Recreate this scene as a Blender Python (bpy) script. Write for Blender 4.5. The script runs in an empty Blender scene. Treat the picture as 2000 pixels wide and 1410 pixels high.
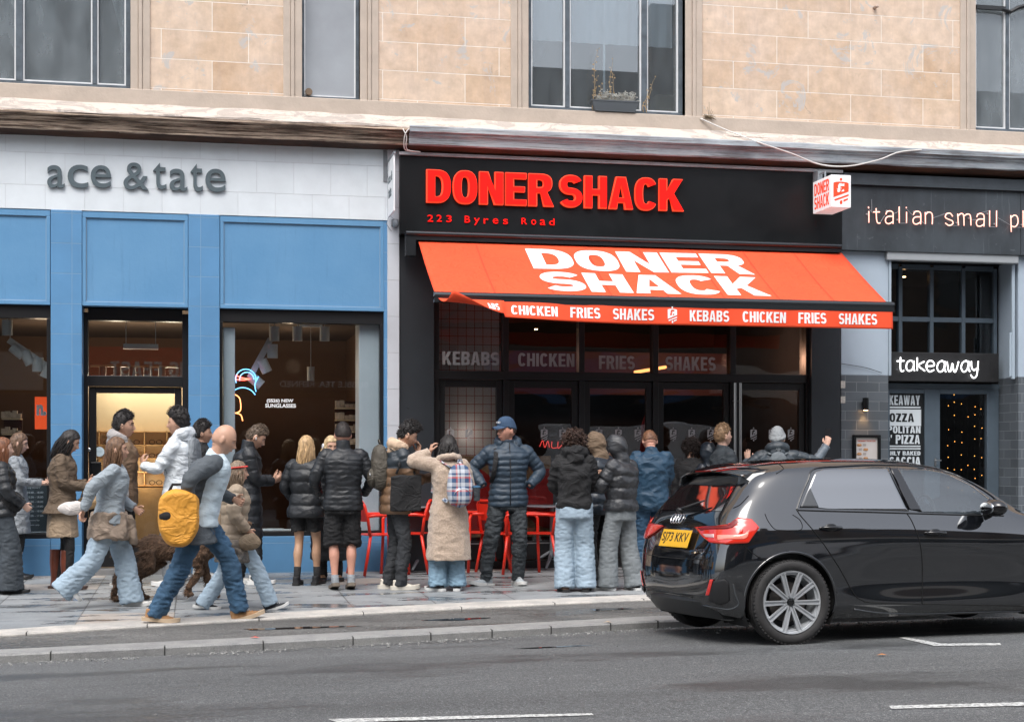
import bpy, bmesh, math, random
import numpy as np
from mathutils import Vector, Matrix, noise
from mathutils.bvhtree import BVHTree
random.seed(7); rng = np.random.default_rng(7)
sc = bpy.context.scene
COL = sc.collection
R = math.radians

# ---------------------------------------------------------------- camera
FPX, DIST, HC, YH = 2940.0, 17.4, 1.30, 895.0      # focal length in photo pixels, metres to the frontage, eye height, horizon row
PHI = R(11.8); CC, SS = math.cos(PHI), math.sin(PHI)
cam = bpy.data.cameras.new('camera'); camo = bpy.data.objects.new('camera', cam); COL.objects.link(camo)
cam.sensor_width = 36; cam.lens = FPX / 2000 * 36
cam.shift_y = (YH - 705) / 2000; cam.clip_end = 500; cam.clip_start = .1
camo.location = (0, -DIST, HC); camo.rotation_euler = (R(90), 0, -PHI)
sc.camera = camo

# ---------------------------------------------------------------- light: overcast day
SUN_EL, SUN_AZ = 58, 205
w = bpy.data.worlds.new("World"); sc.world = w; w.use_nodes = True
nt = w.node_tree; bg = nt.nodes['Background']
sky = nt.nodes.new('ShaderNodeTexSky'); sky.sky_type = 'NISHITA'; sky.sun_disc = False
sky.sun_elevation = R(SUN_EL); sky.sun_rotation = R(SUN_AZ); sky.dust_density = 3.0; sky.air_density = 1.0; sky.ozone_density = 1.0
hs = nt.nodes.new('ShaderNodeHueSaturation'); hs.inputs['Saturation'].default_value = .38
nt.links.new(sky.outputs[0], hs.inputs['Color']); nt.links.new(hs.outputs[0], bg.inputs[0]); bg.inputs[1].default_value = .15
sl = bpy.data.lights.new('sun', 'SUN'); sl.energy = 0.6; sl.angle = R(35); sl.color = (1, .97, .93)
so = bpy.data.objects.new('sun', sl); COL.objects.link(so)
az = R(SUN_AZ); el = R(SUN_EL)
sd = Vector((math.sin(az) * math.cos(el), math.cos(az) * math.cos(el), math.sin(el)))
so.rotation_euler = sd.to_track_quat('Z', 'Y').to_euler(); so.location = (0, -10, 20)
sc.view_settings.view_transform = 'Standard'; sc.view_settings.look = 'None'; sc.view_settings.gamma = 1
sc.view_settings.exposure = 1.33

# ---------------------------------------------------------------- measuring helpers
def UP(px, py, v):
    a = (px - 1000) / FPX; t = (DIST - v) / (CC - SS * a)
    return Vector((t * (SS + CC * a), -v, HC + (YH - py) * t / FPX))
def FX(px, v=0.0): return UP(px, 0, v).x
def FZ(py, px, v=0.0): return UP(px, py, v).z
def ray(px, py):
    a = (px - 1000) / FPX
    return Vector((0, -DIST, HC)), Vector((SS + CC * a, CC - SS * a, (YH - py) / FPX)).normalized()

# ---------------------------------------------------------------- objects
def tag(o, label=None, cat=None, group=None, kind=None):
    if label: o['label'] = label
    if cat: o['category'] = cat
    if group: o['group'] = group
    if kind: o['kind'] = kind
    return o
def empty(name, loc=(0, 0, 0), rz=0.0, label=None, cat=None, group=None):
    o = bpy.data.objects.new(name, None); COL.objects.link(o)
    o.location = loc; o.rotation_euler = (0, 0, rz); o.empty_display_size = .1
    return tag(o, label, cat, group)

class MB:
    def __init__(s): s.v = []; s.f = []; s.m = []; s.cur = 0
    def add(s, vs, fs, m=None):
        o = len(s.v); s.v.extend([tuple(p) for p in vs]); s.f.extend([tuple(i + o for i in f) for f in fs])
        s.m.extend([s.cur if m is None else m] * len(fs)); return s
    def join(s, other, M=None, m=None):
        vs = other.v if M is None else [tuple(M @ Vector(p)) for p in other.v]
        o = len(s.v); s.v.extend(vs); s.f.extend([tuple(i + o for i in f) for f in other.f])
        s.m.extend(other.m if m is None else [m] * len(other.f)); return s
    def box(s, x0, x1, y0, y1, z0, z1, m=None):
        if x0 > x1: x0, x1 = x1, x0
        if y0 > y1: y0, y1 = y1, y0
        if z0 > z1: z0, z1 = z1, z0
        vs = [(x0,y0,z0),(x1,y0,z0),(x1,y1,z0),(x0,y1,z0),(x0,y0,z1),(x1,y0,z1),(x1,y1,z1),(x0,y1,z1)]
        return s.add(vs, [(0,3,2,1),(4,5,6,7),(0,1,5,4),(1,2,6,5),(2,3,7,6),(3,0,4,7)], m)
    def obox(s, c, ax, ay, az, m=None):          # centre and three half-axis vectors
        c, ax, ay, az = map(Vector, (c, ax, ay, az)); vs = []
        for k in (-1, 1):
            for (i, j) in ((-1,-1),(1,-1),(1,1),(-1,1)): vs.append(c + ax*i + ay*j + az*k)
        return s.add(vs, [(0,3,2,1),(4,5,6,7),(0,1,5,4),(1,2,6,5),(2,3,7,6),(3,0,4,7)], m)
    def rings(s, rs, cap=True, closed=True, m=None):
        n = len(rs[0]); vs = [p for r in rs for p in r]; fs = []
        for i in range(len(rs) - 1):
            for j in range(n if closed else n - 1):
                a = i*n + j; b = i*n + (j+1) % n; fs.append((a, b, b+n, a+n))
        if cap: fs.append(tuple(range(n))[::-1]); fs.append(tuple((len(rs)-1)*n + j for j in range(n)))
        return s.add(vs, fs, m)
    def tube(s, pts, rad, n=8, side=None, cap=True, m=None, flat=1.0):
        pts = [Vector(p) for p in pts]; L = len(pts)
        if not hasattr(rad, '__len__'): rad = [rad] * L
        sd_ = Vector(side) if side is not None else None; rs = []; prev = None
        for i, p in enumerate(pts):
            t = (pts[min(i+1, L-1)] - pts[max(i-1, 0)]).normalized()
            if prev is None:
                u = sd_ if sd_ is not None else (Vector((0,0,1)) if abs(t.z) < .8 else Vector((1,0,0)))
            else: u = prev
            u = (u - t * u.dot(t)); u = u.normalized() if u.length > 1e-6 else t.orthogonal().normalized()
            prev = u; w_ = t.cross(u); r = rad[i]
            ra, rb = (r if hasattr(r, '__len__') else (r, r * flat))
            rs.append([p + u*(ra*math.cos(2*math.pi*k/n)) + w_*(rb*math.sin(2*math.pi*k/n)) for k in range(n)])
        return s.rings(rs, cap, True, m)
    def lathe(s, prof, n=24, axis='z', m=None, c=(0,0,0), cap=True):
        rs = []
        for (r, h) in prof:
            ring = []
            for k in range(n):
                a = 2*math.pi*k/n; x, y = r*math.cos(a), r*math.sin(a)
                p = {'z': (x, y, h), 'y': (x, h, y), 'x': (h, x, y)}[axis]
                ring.append((p[0]+c[0], p[1]+c[1], p[2]+c[2]))
            rs.append(ring)
        return s.rings(rs, cap, True, m)
    def ell(s, c, r, n=16, k=10, m=None, M=None):
        rs = []
        for i in range(1, k):
            th = math.pi*i/k
            ring = [Vector((r[0]*math.sin(th)*math.cos(2*math.pi*j/n), r[1]*math.sin(th)*math.sin(2*math.pi*j/n), -r[2]*math.cos(th))) for j in range(n)]
            if M is not None: ring = [M @ p for p in ring]
            rs.append([p + Vector(c) for p in ring])
        return s.rings(rs, True, True, m)
    def prism(s, poly, y0, y1, plane='xz', m=None):
        n = len(poly)
        def P(a, b, d): return {'xz': (a, d, b), 'xy': (a, b, d), 'yz': (d, a, b)}[plane]
        vs = [P(a, b, y0) for a, b in poly] + [P(a, b, y1) for a, b in poly]
        fs = [tuple(range(n)), tuple(range(2*n-1, n-1, -1))] + [(i, i+n, (i+1) % n + n, (i+1) % n) for i in range(n)]
        return s.add(vs, fs, m)
    def build(s, name, mat, parent=None, smooth=False, bevel=0, label=None, loc=None, autosm=None):
        me = bpy.data.meshes.new(name)
        me.from_pydata(s.v, [], s.f)
        mats = mat if isinstance(mat, (list, tuple)) else [mat]
        for q in mats: me.materials.append(q)
        if len(mats) > 1: me.polygons.foreach_set('material_index', s.m)
        if smooth: me.polygons.foreach_set('use_smooth', [True] * len(s.f))
        if autosm is None or not smooth:
            bm = bmesh.new(); bm.from_mesh(me); bmesh.ops.recalc_face_normals(bm, faces=bm.faces); bm.to_mesh(me); bm.free()
        me.update()
        if autosm and smooth:
            bm = bmesh.new(); bm.from_mesh(me); bmesh.ops.recalc_face_normals(bm, faces=bm.faces)
            for e in bm.edges:
                if len(e.link_faces) == 2 and e.calc_face_angle(0) > autosm: e.smooth = False
            bm.to_mesh(me); bm.free()
        o = bpy.data.objects.new(name, me); COL.objects.link(o)
        if parent is not None: o.parent = parent
        if loc is not None: o.location = loc
        if bevel:
            b = o.modifiers.new('bevel', 'BEVEL'); b.width = bevel; b.segments = 2; b.limit_method = 'ANGLE'; b.angle_limit = R(40)
        if label: o['label'] = label
        return o

def remesh(mb, vox, smooth=2, fac=.5, disp=None):
    me = bpy.data.meshes.new('t'); me.from_pydata(mb.v, [], mb.f)
    bm = bmesh.new(); bm.from_mesh(me); bmesh.ops.recalc_face_normals(bm, faces=bm.faces); bm.to_mesh(me); bm.free()
    o = bpy.data.objects.new('t', me); COL.objects.link(o)
    md = o.modifiers.new('r', 'REMESH'); md.mode = 'VOXEL'; md.voxel_size = vox; md.adaptivity = 0
    if smooth:
        ms = o.modifiers.new('s', 'SMOOTH'); ms.factor = fac; ms.iterations = smooth
    dg = bpy.context.evaluated_depsgraph_get(); dg.update()
    ev = o.evaluated_get(dg); m2 = bpy.data.meshes.new_from_object(ev)
    out = MB(); n = len(m2.vertices); co = np.empty(n*3); m2.vertices.foreach_get('co', co); co = co.reshape(-1, 3)
    if disp is not None:
        no = np.empty(n*3); m2.vertices.foreach_get('normal', no); no = no.reshape(-1, 3)
        co = co + no * disp(co)[:, None]
    out.v = [tuple(p) for p in co.tolist()]
    out.f = [tuple(p.vertices) for p in m2.polygons]; out.m = [0]*len(out.f)
    bpy.data.objects.remove(o); bpy.data.meshes.remove(me); bpy.data.meshes.remove(m2)
    return out
def nz(amp, sx, sy, sz, seed=0.0, ridge=False):
    def f(co):
        r = np.array([noise.noise(Vector((p[0]*sx+seed, p[1]*sy+seed*.7, p[2]*sz-seed))) for p in co])
        return amp * (1-2*np.abs(r)*2 if ridge else r)
    return f
def nsum(*fs): return lambda co: sum(f(co) for f in fs)

# ---------------------------------------------------------------- materials
MATS = {}
def mat(name, col=(.5,.5,.5), rough=.6, metal=0.0, var=0.0, vs=6.0, bump=0.0, bs=60.0, coat=0.0, emit=None, es=0.0, spec=.5, sheen=0.0, col2=None, stretch=None, var2=0.0, wr=0.0):
    if name in MATS: return MATS[name]
    m = bpy.data.materials.new(name); m.use_nodes = True; MATS[name] = m
    n = m.node_tree.nodes; l = m.node_tree.links; b = n['Principled BSDF']
    b.inputs['Base Color'].default_value = (*col, 1); b.inputs['Roughness'].default_value = rough
    b.inputs['Metallic'].default_value = metal; b.inputs['Specular IOR Level'].default_value = spec
    if coat: b.inputs['Coat Weight'].default_value = coat; b.inputs['Coat Roughness'].default_value = .03
    if sheen: b.inputs['Sheen Weight'].default_value = sheen; b.inputs['Sheen Roughness'].default_value = .5
    if emit: b.inputs['Emission Color'].default_value = (*emit, 1); b.inputs['Emission Strength'].default_value = es
    tc = n.new('ShaderNodeTexCoord'); src = tc.outputs['Object']
    if stretch:
        mp = n.new('ShaderNodeMapping'); mp.inputs['Scale'].default_value = stretch; l.new(src, mp.inputs[0]); src = mp.outputs[0]
    if var or col2:
        t = n.new('ShaderNodeTexNoise'); t.inputs['Scale'].default_value = vs; t.inputs['Detail'].default_value = 6; t.inputs['Roughness'].default_value = .62
        l.new(src, t.inputs['Vector'])
        r = n.new('ShaderNodeValToRGB'); r.color_ramp.elements[0].position = .3; r.color_ramp.elements[1].position = .7
        c1 = tuple(c*(1-var) for c in col); c2 = col2 or tuple(min(1, c*(1+var)) for c in col)
        r.color_ramp.elements[0].color = (*c1, 1); r.color_ramp.elements[1].color = (*c2, 1)
        l.new(t.outputs[0], r.inputs[0]); l.new(r.outputs[0], b.inputs['Base Color'])
        if var2:
            mr = n.new('ShaderNodeMapRange'); mr.inputs['To Min'].default_value = max(0.02, rough-var2); mr.inputs['To Max'].default_value = min(1, rough+var2)
            l.new(t.outputs[0], mr.inputs[0]); l.new(mr.outputs[0], b.inputs['Roughness'])
    if wr:
        mq = n.new('ShaderNodeMapping'); mq.inputs['Scale'].default_value = (1,1,1.7); l.new(tc.outputs['Object'], mq.inputs[0])
        tw = n.new('ShaderNodeTexNoise'); tw.inputs['Scale'].default_value = 4.5; tw.inputs['Detail'].default_value = 2; tw.inputs['Distortion'].default_value = 1.2; l.new(mq.outputs[0], tw.inputs['Vector'])
        rw = n.new('ShaderNodeValToRGB'); e = rw.color_ramp.elements; e.new(.5); e[0].position = .36; e[1].position = .5; e[2].position = .62
        for k_, c_ in enumerate((0, 1, .1)): e[k_].color = (c_, c_, c_, 1)
        l.new(tw.outputs[0], rw.inputs[0]); bw = n.new('ShaderNodeBump'); bw.inputs['Strength'].default_value = .5; bw.inputs['Distance'].default_value = wr; l.new(rw.outputs[0], bw.inputs['Height']); l.new(bw.outputs[0], b.inputs['Normal'])
    if bump:
        t2 = n.new('ShaderNodeTexNoise'); t2.inputs['Scale'].default_value = bs; t2.inputs['Detail'].default_value = 4
        l.new(src, t2.inputs['Vector'])
        bp = n.new('ShaderNodeBump'); bp.inputs['Strength'].default_value = min(1, bump); bp.inputs['Distance'].default_value = .01*max(1, bump)
        l.new(t2.outputs[0], bp.inputs['Height']); l.new(bp.outputs[0], b.inputs['Normal'])
        if wr: l.new(bw.outputs[0], bp.inputs['Normal'])
    return m
def glass(name, tint=(.85,.88,.9), ior=1.75, rough=.0, dirt=0.0, wav=0.0):
    if name in MATS: return MATS[name]
    m = bpy.data.materials.new(name); m.use_nodes = True; MATS[name] = m
    n = m.node_tree.nodes; l = m.node_tree.links; n.remove(n['Principled BSDF']); out = n['Material Output']
    tr = n.new('ShaderNodeBsdfTransparent'); tr.inputs[0].default_value = (*tint, 1)
    gl = n.new('ShaderNodeBsdfGlossy'); gl.inputs['Roughness'].default_value = rough
    f0 = ((ior-1)/(ior+1))**2*.8; ge = n.new('ShaderNodeNewGeometry'); dt = n.new('ShaderNodeVectorMath'); dt.operation = 'DOT_PRODUCT'; l.new(ge.outputs['Normal'], dt.inputs[0]); l.new(ge.outputs['Incoming'], dt.inputs[1])
    def mth(op, a_, b_=0.0):
        q = n.new('ShaderNodeMath'); q.operation = op
        for i_, v_ in ((0, a_), (1, b_)):
            if hasattr(v_, 'links'): l.new(v_, q.inputs[i_])
            else: q.inputs[i_].default_value = v_
        return q.outputs[0]
    pw = mth('POWER', mth('SUBTRACT', 1.0, mth('ABSOLUTE', dt.outputs['Value'])), 5.0); ml = n.new('ShaderNodeMath'); ml.operation = 'MULTIPLY_ADD'; l.new(pw, ml.inputs[0]); ml.inputs[1].default_value = 1-f0; ml.inputs[2].default_value = f0
    mx = n.new('ShaderNodeMixShader'); l.new(ml.outputs[0], mx.inputs[0]); l.new(tr.outputs[0], mx.inputs[1]); l.new(gl.outputs[0], mx.inputs[2])
    last = mx
    if wav:
        tc = n.new('ShaderNodeTexCoord'); t = n.new('ShaderNodeTexNoise'); t.inputs['Scale'].default_value = 1.3; t.inputs['Detail'].default_value = 1
        mp = n.new('ShaderNodeMapping'); mp.inputs['Scale'].default_value = (1, 1, 2.5); l.new(tc.outputs['Object'], mp.inputs[0])
        l.new(mp.outputs[0], t.inputs['Vector']); bp = n.new('ShaderNodeBump'); bp.inputs['Strength'].default_value = 1; bp.inputs['Distance'].default_value = wav
        l.new(t.outputs[0], bp.inputs['Height']); l.new(bp.outputs[0], gl.inputs['Normal'])
    if dirt:
        tc = n.new('ShaderNodeTexCoord'); t = n.new('ShaderNodeTexNoise'); t.inputs['Scale'].default_value = 3.5; t.inputs['Detail'].default_value = 8
        mp = n.new('ShaderNodeMapping'); mp.inputs['Scale'].default_value = (1.6, 1, .6); l.new(tc.outputs['Object'], mp.inputs[0]); l.new(mp.outputs[0], t.inputs['Vector'])
        df = n.new('ShaderNodeBsdfDiffuse'); df.inputs[0].default_value = (.42, .47, .5, 1)
        mr = n.new('ShaderNodeMapRange'); mr.inputs['From Min'].default_value = .35; mr.inputs['From Max'].default_value = .7; mr.inputs['To Min'].default_value = dirt*.55; mr.inputs['To Max'].default_value = dirt
        l.new(t.outputs[0], mr.inputs[0]); mx2 = n.new('ShaderNodeMixShader'); l.new(mr.outputs[0], mx2.inputs[0]); l.new(mx.outputs[0], mx2.inputs[1]); l.new(df.outputs[0], mx2.inputs[2]); last = mx2
    l.new(last.outputs[0], out.inputs[0]); return m
class NT:
    """small wrapper for hand-made node materials"""
    def __init__(s, name, rough=.6):
        s.m = bpy.data.materials.new(name); s.m.use_nodes = True; MATS[name] = s.m
        s.n = s.m.node_tree.nodes; s.l = s.m.node_tree.links; s.b = s.n['Principled BSDF']; s.b.inputs['Roughness'].default_value = rough
        s.tc = s.n.new('ShaderNodeTexCoord').outputs['Object']
    def map(s, scale=(1,1,1), rot=(0,0,0), loc=(0,0,0), src=None):
        q = s.n.new('ShaderNodeMapping'); q.inputs['Scale'].default_value = scale; q.inputs['Rotation'].default_value = rot; q.inputs['Location'].default_value = loc
        s.l.new(src or s.tc, q.inputs[0]); return q.outputs[0]
    def noise(s, scale, detail=5, src=None, rough=.6, dist=0):
        q = s.n.new('ShaderNodeTexNoise'); q.inputs['Scale'].default_value = scale; q.inputs['Detail'].default_value = detail; q.inputs['Roughness'].default_value = rough
        q.inputs['Distortion'].default_value = dist; s.l.new(src or s.tc, q.inputs['Vector']); return q.outputs[0]
    def ramp(s, fac, stops):
        q = s.n.new('ShaderNodeValToRGB'); e = q.color_ramp.elements
        while len(e) < len(stops): e.new(.5)
        for k, (p, c) in enumerate(stops):
            e[k].position = p; e[k].color = (*c, 1) if hasattr(c, '__len__') else (c, c, c, 1)
        s.l.new(fac, q.inputs[0]); return q.outputs[0]
    def mix(s, fac, a, b, mode='MIX'):
        q = s.n.new('ShaderNodeMix'); q.data_type = 'RGBA'; q.blend_type = mode
        for sock, val in ((q.inputs[0], fac), (q.inputs[6], a), (q.inputs[7], b)):
            if hasattr(val, 'is_linked') or hasattr(val, 'links'): s.l.new(val, sock)
            elif hasattr(val, '__len__'): sock.default_value = (*val, 1)
            else: sock.default_value = val
        return q.outputs[2]
    def math(s, op, a, b=None):
        q = s.n.new('ShaderNodeMath'); q.operation = op
        for sock, val in ((q.inputs[0], a), (q.inputs[1], b)):
            if val is None: continue
            if hasattr(val, 'links'): s.l.new(val, sock)
            else: sock.default_value = val
        return q.outputs[0]
    def bump(s, h, dist=.01, strength=1):
        q = s.n.new('ShaderNodeBump'); q.inputs['Strength'].default_value = strength; q.inputs['Distance'].default_value = dist
        s.l.new(h, q.inputs['Height']); s.l.new(q.outputs[0], s.b.inputs['Normal'])
    def col(s, c): s.l.new(c, s.b.inputs['Base Color']); return s.m
def brick(t, src, w_, h_, mort, c1, c2, cm, off=.5, bias=0.0, smooth=.1):
    q = t.n.new('ShaderNodeTexBrick'); q.offset = off
    q.inputs['Scale'].default_value = 1; q.inputs['Brick Width'].default_value = w_; q.inputs['Row Height'].default_value = h_
    q.inputs['Mortar Size'].default_value = mort; q.inputs['Mortar Smooth'].default_value = smooth; q.inputs['Bias'].default_value = bias
    q.inputs['Color1'].default_value = (*c1, 1); q.inputs['Color2'].default_value = (*c2, 1); q.inputs['Mortar'].default_value = (*cm, 1)
    t.l.new(src, q.inputs['Vector']); return q

# ---------------------------------------------------------------- lettering
def _se(cx, cz, rx, rz, a0, a1, n=14, e=2.6):
    out = []
    for k in range(n+1):
        a = R(a0 + (a1-a0)*k/n); c, s_ = math.cos(a), math.sin(a)
        out.append((cx + rx*math.copysign(abs(c)**(2/e), c), cz + rz*math.copysign(abs(s_)**(2/e), s_)))
    return out
def _stroke(pts, th):
    L, Rr = [], []
    for i, p in enumerate(pts):
        a = pts[max(i-1, 0)]; b = pts[min(i+1, len(pts)-1)]; dx, dz = b[0]-a[0], b[1]-a[1]; q = math.hypot(dx, dz) or 1
        nx, nz_ = -dz/q*th/2, dx/q*th/2; L.append((p[0]+nx, p[1]+nz_)); Rr.append((p[0]-nx, p[1]-nz_))
    return L + Rr[::-1]
def glyph(ch, w, s, t):
    """heavy grotesque letter: list of closed outlines (even-odd), height 1; returns (outlines, width)"""
    if ch == 'I': return [[(0,0),(0,1),(s,1),(s,0)]], s
    if ch == 'O': return [_se(w/2,.5,w/2,.51,0,360,36)[:-1], _se(w/2,.5,w/2-s,.5-t,0,360,30)[:-1]], w
    if ch == 'D': return [[(0,0),(0,1)] + _se(w*.4,.5,w*.6,.5,90,-90,24), [(s,t),(s,1-t)] + _se(w*.4,.5,w*.6-s,.5-t,90,-90,20)], w
    if ch == 'C': return [_se(w/2,.5,w/2,.51,33,327,34) + _se(w/2,.5,w/2-s,.5-t,320,40,30)], w
    if ch == 'G': return [_se(w/2,.5,w/2,.51,33,345,34) + [(w,.52),(w*.52,.52),(w*.52,.38),(w-s,.38)] + _se(w/2,.5,w/2-s,.5-t,320,40,30)], w
    if ch == 'S':
        th = (s+t)/2; rx = (w-th)/2; rz = (1-th)/4
        sp = _se(w/2,.5+rz,rx,rz,25,270,22,2.3) + _se(w/2,.5-rz,rx,rz,90,-155,22,2.3)[1:]
        return [_stroke(sp, th)], w
    if ch == 'U': return [[(0,1),(s,1),(s,.4)] + _se(w/2,.4,w/2-s,.4-t,180,360,16)[1:-1] + [(w-s,.4),(w-s,1),(w,1),(w,.4)] + _se(w/2,.4,w/2,.4,360,180,18)[1:-1] + [(0,.4)]], w
    if ch == 'H': return [[(0,0),(0,1),(s,1),(s,.5+t/2),(w-s,.5+t/2),(w-s,1),(w,1),(w,0),(w-s,0),(w-s,.5-t/2),(s,.5-t/2),(s,0)]], w
    if ch == 'E':
        v = w*.88; return [[(0,0),(0,1),(v,1),(v,1-t),(s,1-t),(s,.5+t*.45),(v*.93,.5+t*.45),(v*.93,.5-t*.45),(s,.5-t*.45),(s,t),(v,t),(v,0)]], v
    if ch == 'F':
        v = w*.85; return [[(0,0),(0,1),(v,1),(v,1-t),(s,1-t),(s,.5+t*.3),(v*.93,.5+t*.3),(v*.93,.5-t*.6),(s,.5-t*.6),(s,0)]], v
    if ch == 'L': v = w*.82; return [[(0,0),(0,1),(s,1),(s,t),(v,t),(v,0)]], v
    if ch == 'T': v = w*.92; return [[(v/2-s/2,0),(v/2-s/2,1-t),(0,1-t),(0,1),(v,1),(v,1-t),(v/2+s/2,1-t),(v/2+s/2,0)]], v
    if ch == 'N': return [[(0,0),(0,1),(s*1.05,1),(w-s,.40),(w-s,1),(w,1),(w,0),(w-s*1.05,0),(s,.60),(s,0)]], w
    if ch == 'M':
        v = w*1.25; return [[(0,0),(0,1),(s*1.2,1),(v/2,.45),(v-s*1.2,1),(v,1),(v,0),(v-s,0),(v-s,.62),(v/2+s*.3,.12),(v/2-s*.3,.12),(s,.62),(s,0)]], v
    if ch == 'K': return [[(0,0),(0,1),(s,1),(s,.60),(w-s*1.05,1),(w+.04,1),(w*.66,.54),(w+.07,0),(w-s*1.02,0),(s*1.42,.40),(s,.33),(s,0)]], w+.05
    if ch == 'V': return [[(w/2-s*.6,0),(0,1),(s*1.08,1),(w/2,.30),(w-s*1.08,1),(w,1),(w/2+s*.6,0)]], w
    if ch == 'A':
        v = w*1.08; c = v/2; h = s*.62; k = (c-h)      # slanted sides
        def ox(z): return k*z
        def ix(z): return s*1.02 + (c - s*1.02)*z*1.0
        z1, z2 = .20, .20+t*.85
        return [[(0,0),(c-h,1),(c+h,1),(v,0),(v-s*1.02,0),(v-ix(z1)+.0,z1),(ix(z1),z1),(s*1.02,0)], [(ix(z2),z2),(c,.80),(v-ix(z2),z2)]], v
    if ch == 'W':
        v = w*1.5; return [[(v*.18,0),(0,1),(s*.95,1),(v*.28,.34),(v*.5-s*.4,1),(v*.5+s*.4,1),(v*.72,.34),(v-s*.95,1),(v,1),(v*.82,0),(v*.82-s*.95,0),(v*.5,.62),(v*.18+s*.95,0)]], v
    if ch == 'Y': v = w*1.05; return [[(v/2-s/2,0),(v/2-s/2,.38),(0,1),(s*1.1,1),(v/2,.58),(v-s*1.1,1),(v,1),(v/2+s/2,.38),(v/2+s/2,0)]], v
    if ch == 'Z': v = w*.9; return [[(0,0),(0,t),(v-s*1.25,1-t),(0,1-t),(0,1),(v,1),(v,1-t),(s*1.25,t),(v,t),(v,0)]], v
    if ch in 'RPB':
        z0 = .42 if ch != 'B' else .48; cz = (1+z0)/2; rz = (1-z0)/2
        top = _se(w*.5, cz, w*.5*(.96 if ch == 'B' else 1), rz, 90, -90, 16)
        hole = [(s,z0+t*.9),(s,1-t)] + _se(w*.48, (1-t+z0+t*.9)/2, w*.5-s, (1-t-z0-t*.9)/2, 90, -90, 12)
        if ch == 'P': return [[(0,0),(0,1)] + top + [(s,z0),(s,0)], hole], w
        if ch == 'R':
            tp = [p for p in top if not (p[1] < .47 and p[0] < w*.72)]
            return [[(0,0),(0,1)] + tp + [(w*.78,.44),(w+.04,0),(w-s*1.0,0),(w*.52,z0-.01),(s,z0-.01),(s,0)], hole], w+.03
        bot = _se(w*.5, z0/2+.015, w*.5, z0/2+.015, 88, -90, 16); b1 = z0-t*.35
        return [[(0,0),(0,1)] + top[:-2] + bot[1:], hole, [(s,t),(s,b1)] + _se(w*.48,(b1+t)/2,w*.5-s,(b1-t)/2,90,-90,12)], w
    if ch == '0': return glyph('O', w*.92, s, t)
    if ch == '1': return [[(s*.6,0),(s*.6,.78),(0,.70),(0,.84),(s*.8,1),(s*1.6,1),(s*1.6,0)]], s*1.6
    if ch == '"': return [[(0,1),(s*.7,1),(s*.5,.68),(s*.1,.68)]], s*.7
    return [], w*.45
def letters(text, w=.58, s=.2, t=.17, gap=.07, extrude=.01):
    cu = bpy.data.curves.new('t', 'CURVE'); cu.dimensions = '2D'; cu.fill_mode = 'BOTH'; cu.extrude = extrude/2
    x = 0
    for ch in text:
        outs, adv = glyph(ch, w, s, t)
        for o in outs:
            sp = cu.splines.new('POLY'); sp.points.add(len(o)-1)
            for k, (a, b) in enumerate(o): sp.points[k].co = (a+x, b, 0, 1)
            sp.use_cyclic_u = True
        x += adv + gap
    return _curve_mesh(cu)
def _curve_mesh(cu):
    o = bpy.data.objects.new('t', cu); COL.objects.link(o); dg = bpy.context.evaluated_depsgraph_get(); dg.update()
    me = bpy.data.meshes.new_from_object(o.evaluated_get(dg)); mb = MB()
    mb.add([v.co[:] for v in me.vertices], [tuple(p.vertices) for p in me.polygons])
    bpy.data.objects.remove(o); bpy.data.meshes.remove(me); return mb
def fonttext(text, extrude=.01, offset=0.0, space=1.0, bold=False):
    cu = bpy.data.curves.new('t', 'FONT'); cu.body = text; cu.extrude = extrude/2; cu.offset = offset; cu.space_character = space; cu.size = 1
    cu.resolution_u = 6
    return _curve_mesh(cu)
def place_text(mb, origin, ux, uz, width, height, name='lettering', material=None, parent=None, depth=.01, label=None, func=None):
    """fit a flat text mesh into a box: origin = lower left, ux/uz unit vectors"""
    a = np.array(mb.v); lo, hi = a.min(0), a.max(0); ux, uz, origin = Vector(ux).normalized(), Vector(uz).normalized(), Vector(origin)
    n_ = ux.cross(uz); out = MB(); dz = max(1e-6, hi[2]-lo[2])
    vs = []
    for p in a:
        u = (p[0]-lo[0])/(hi[0]-lo[0])*width; w_ = (p[1]-lo[1])/(hi[1]-lo[1])*height; d = (p[2]-lo[2])/dz*depth
        q = origin + ux*u + uz*w_ + n_*d
        vs.append(func(q) if func else q)
    out.add(vs, mb.f)
    return out.build(name, material, parent, label=label)
# ---------------------------------------------------------------- shared materials
m_black = mat('black_paint', (.006,.007,.008), .38, var=.25, vs=2, var2=.12, spec=.28)
m_anth = mat('anthracite_panel', (.022,.026,.031), .42, var=.2, vs=1.5, bump=.05, bs=120)
m_frame = mat('black_frame', (.012,.012,.013), .35)
m_steel = mat('brushed_steel', (.55,.56,.57), .28, metal=1)
m_grey = mat('grey_metal', (.22,.24,.26), .45, var=.15)
m_white = mat('white_paint', (.78,.79,.8), .5, var=.05, vs=3)
m_red = mat('red_canvas', (.84,.075,.02), .75, var=.09, vs=1.4, bump=.06, bs=400, wr=.010)
m_redp = mat('red_powder_coat', (.72,.03,.012), .35)
m_textw = mat('white_print', (.86,.86,.86), .6)
m_glass = glass('shop_glass', (.80,.84,.86), 1.62, wav=.0)
m_glassd = glass('dark_shop_glass', (.78,.80,.81), 1.72, wav=.004)

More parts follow.
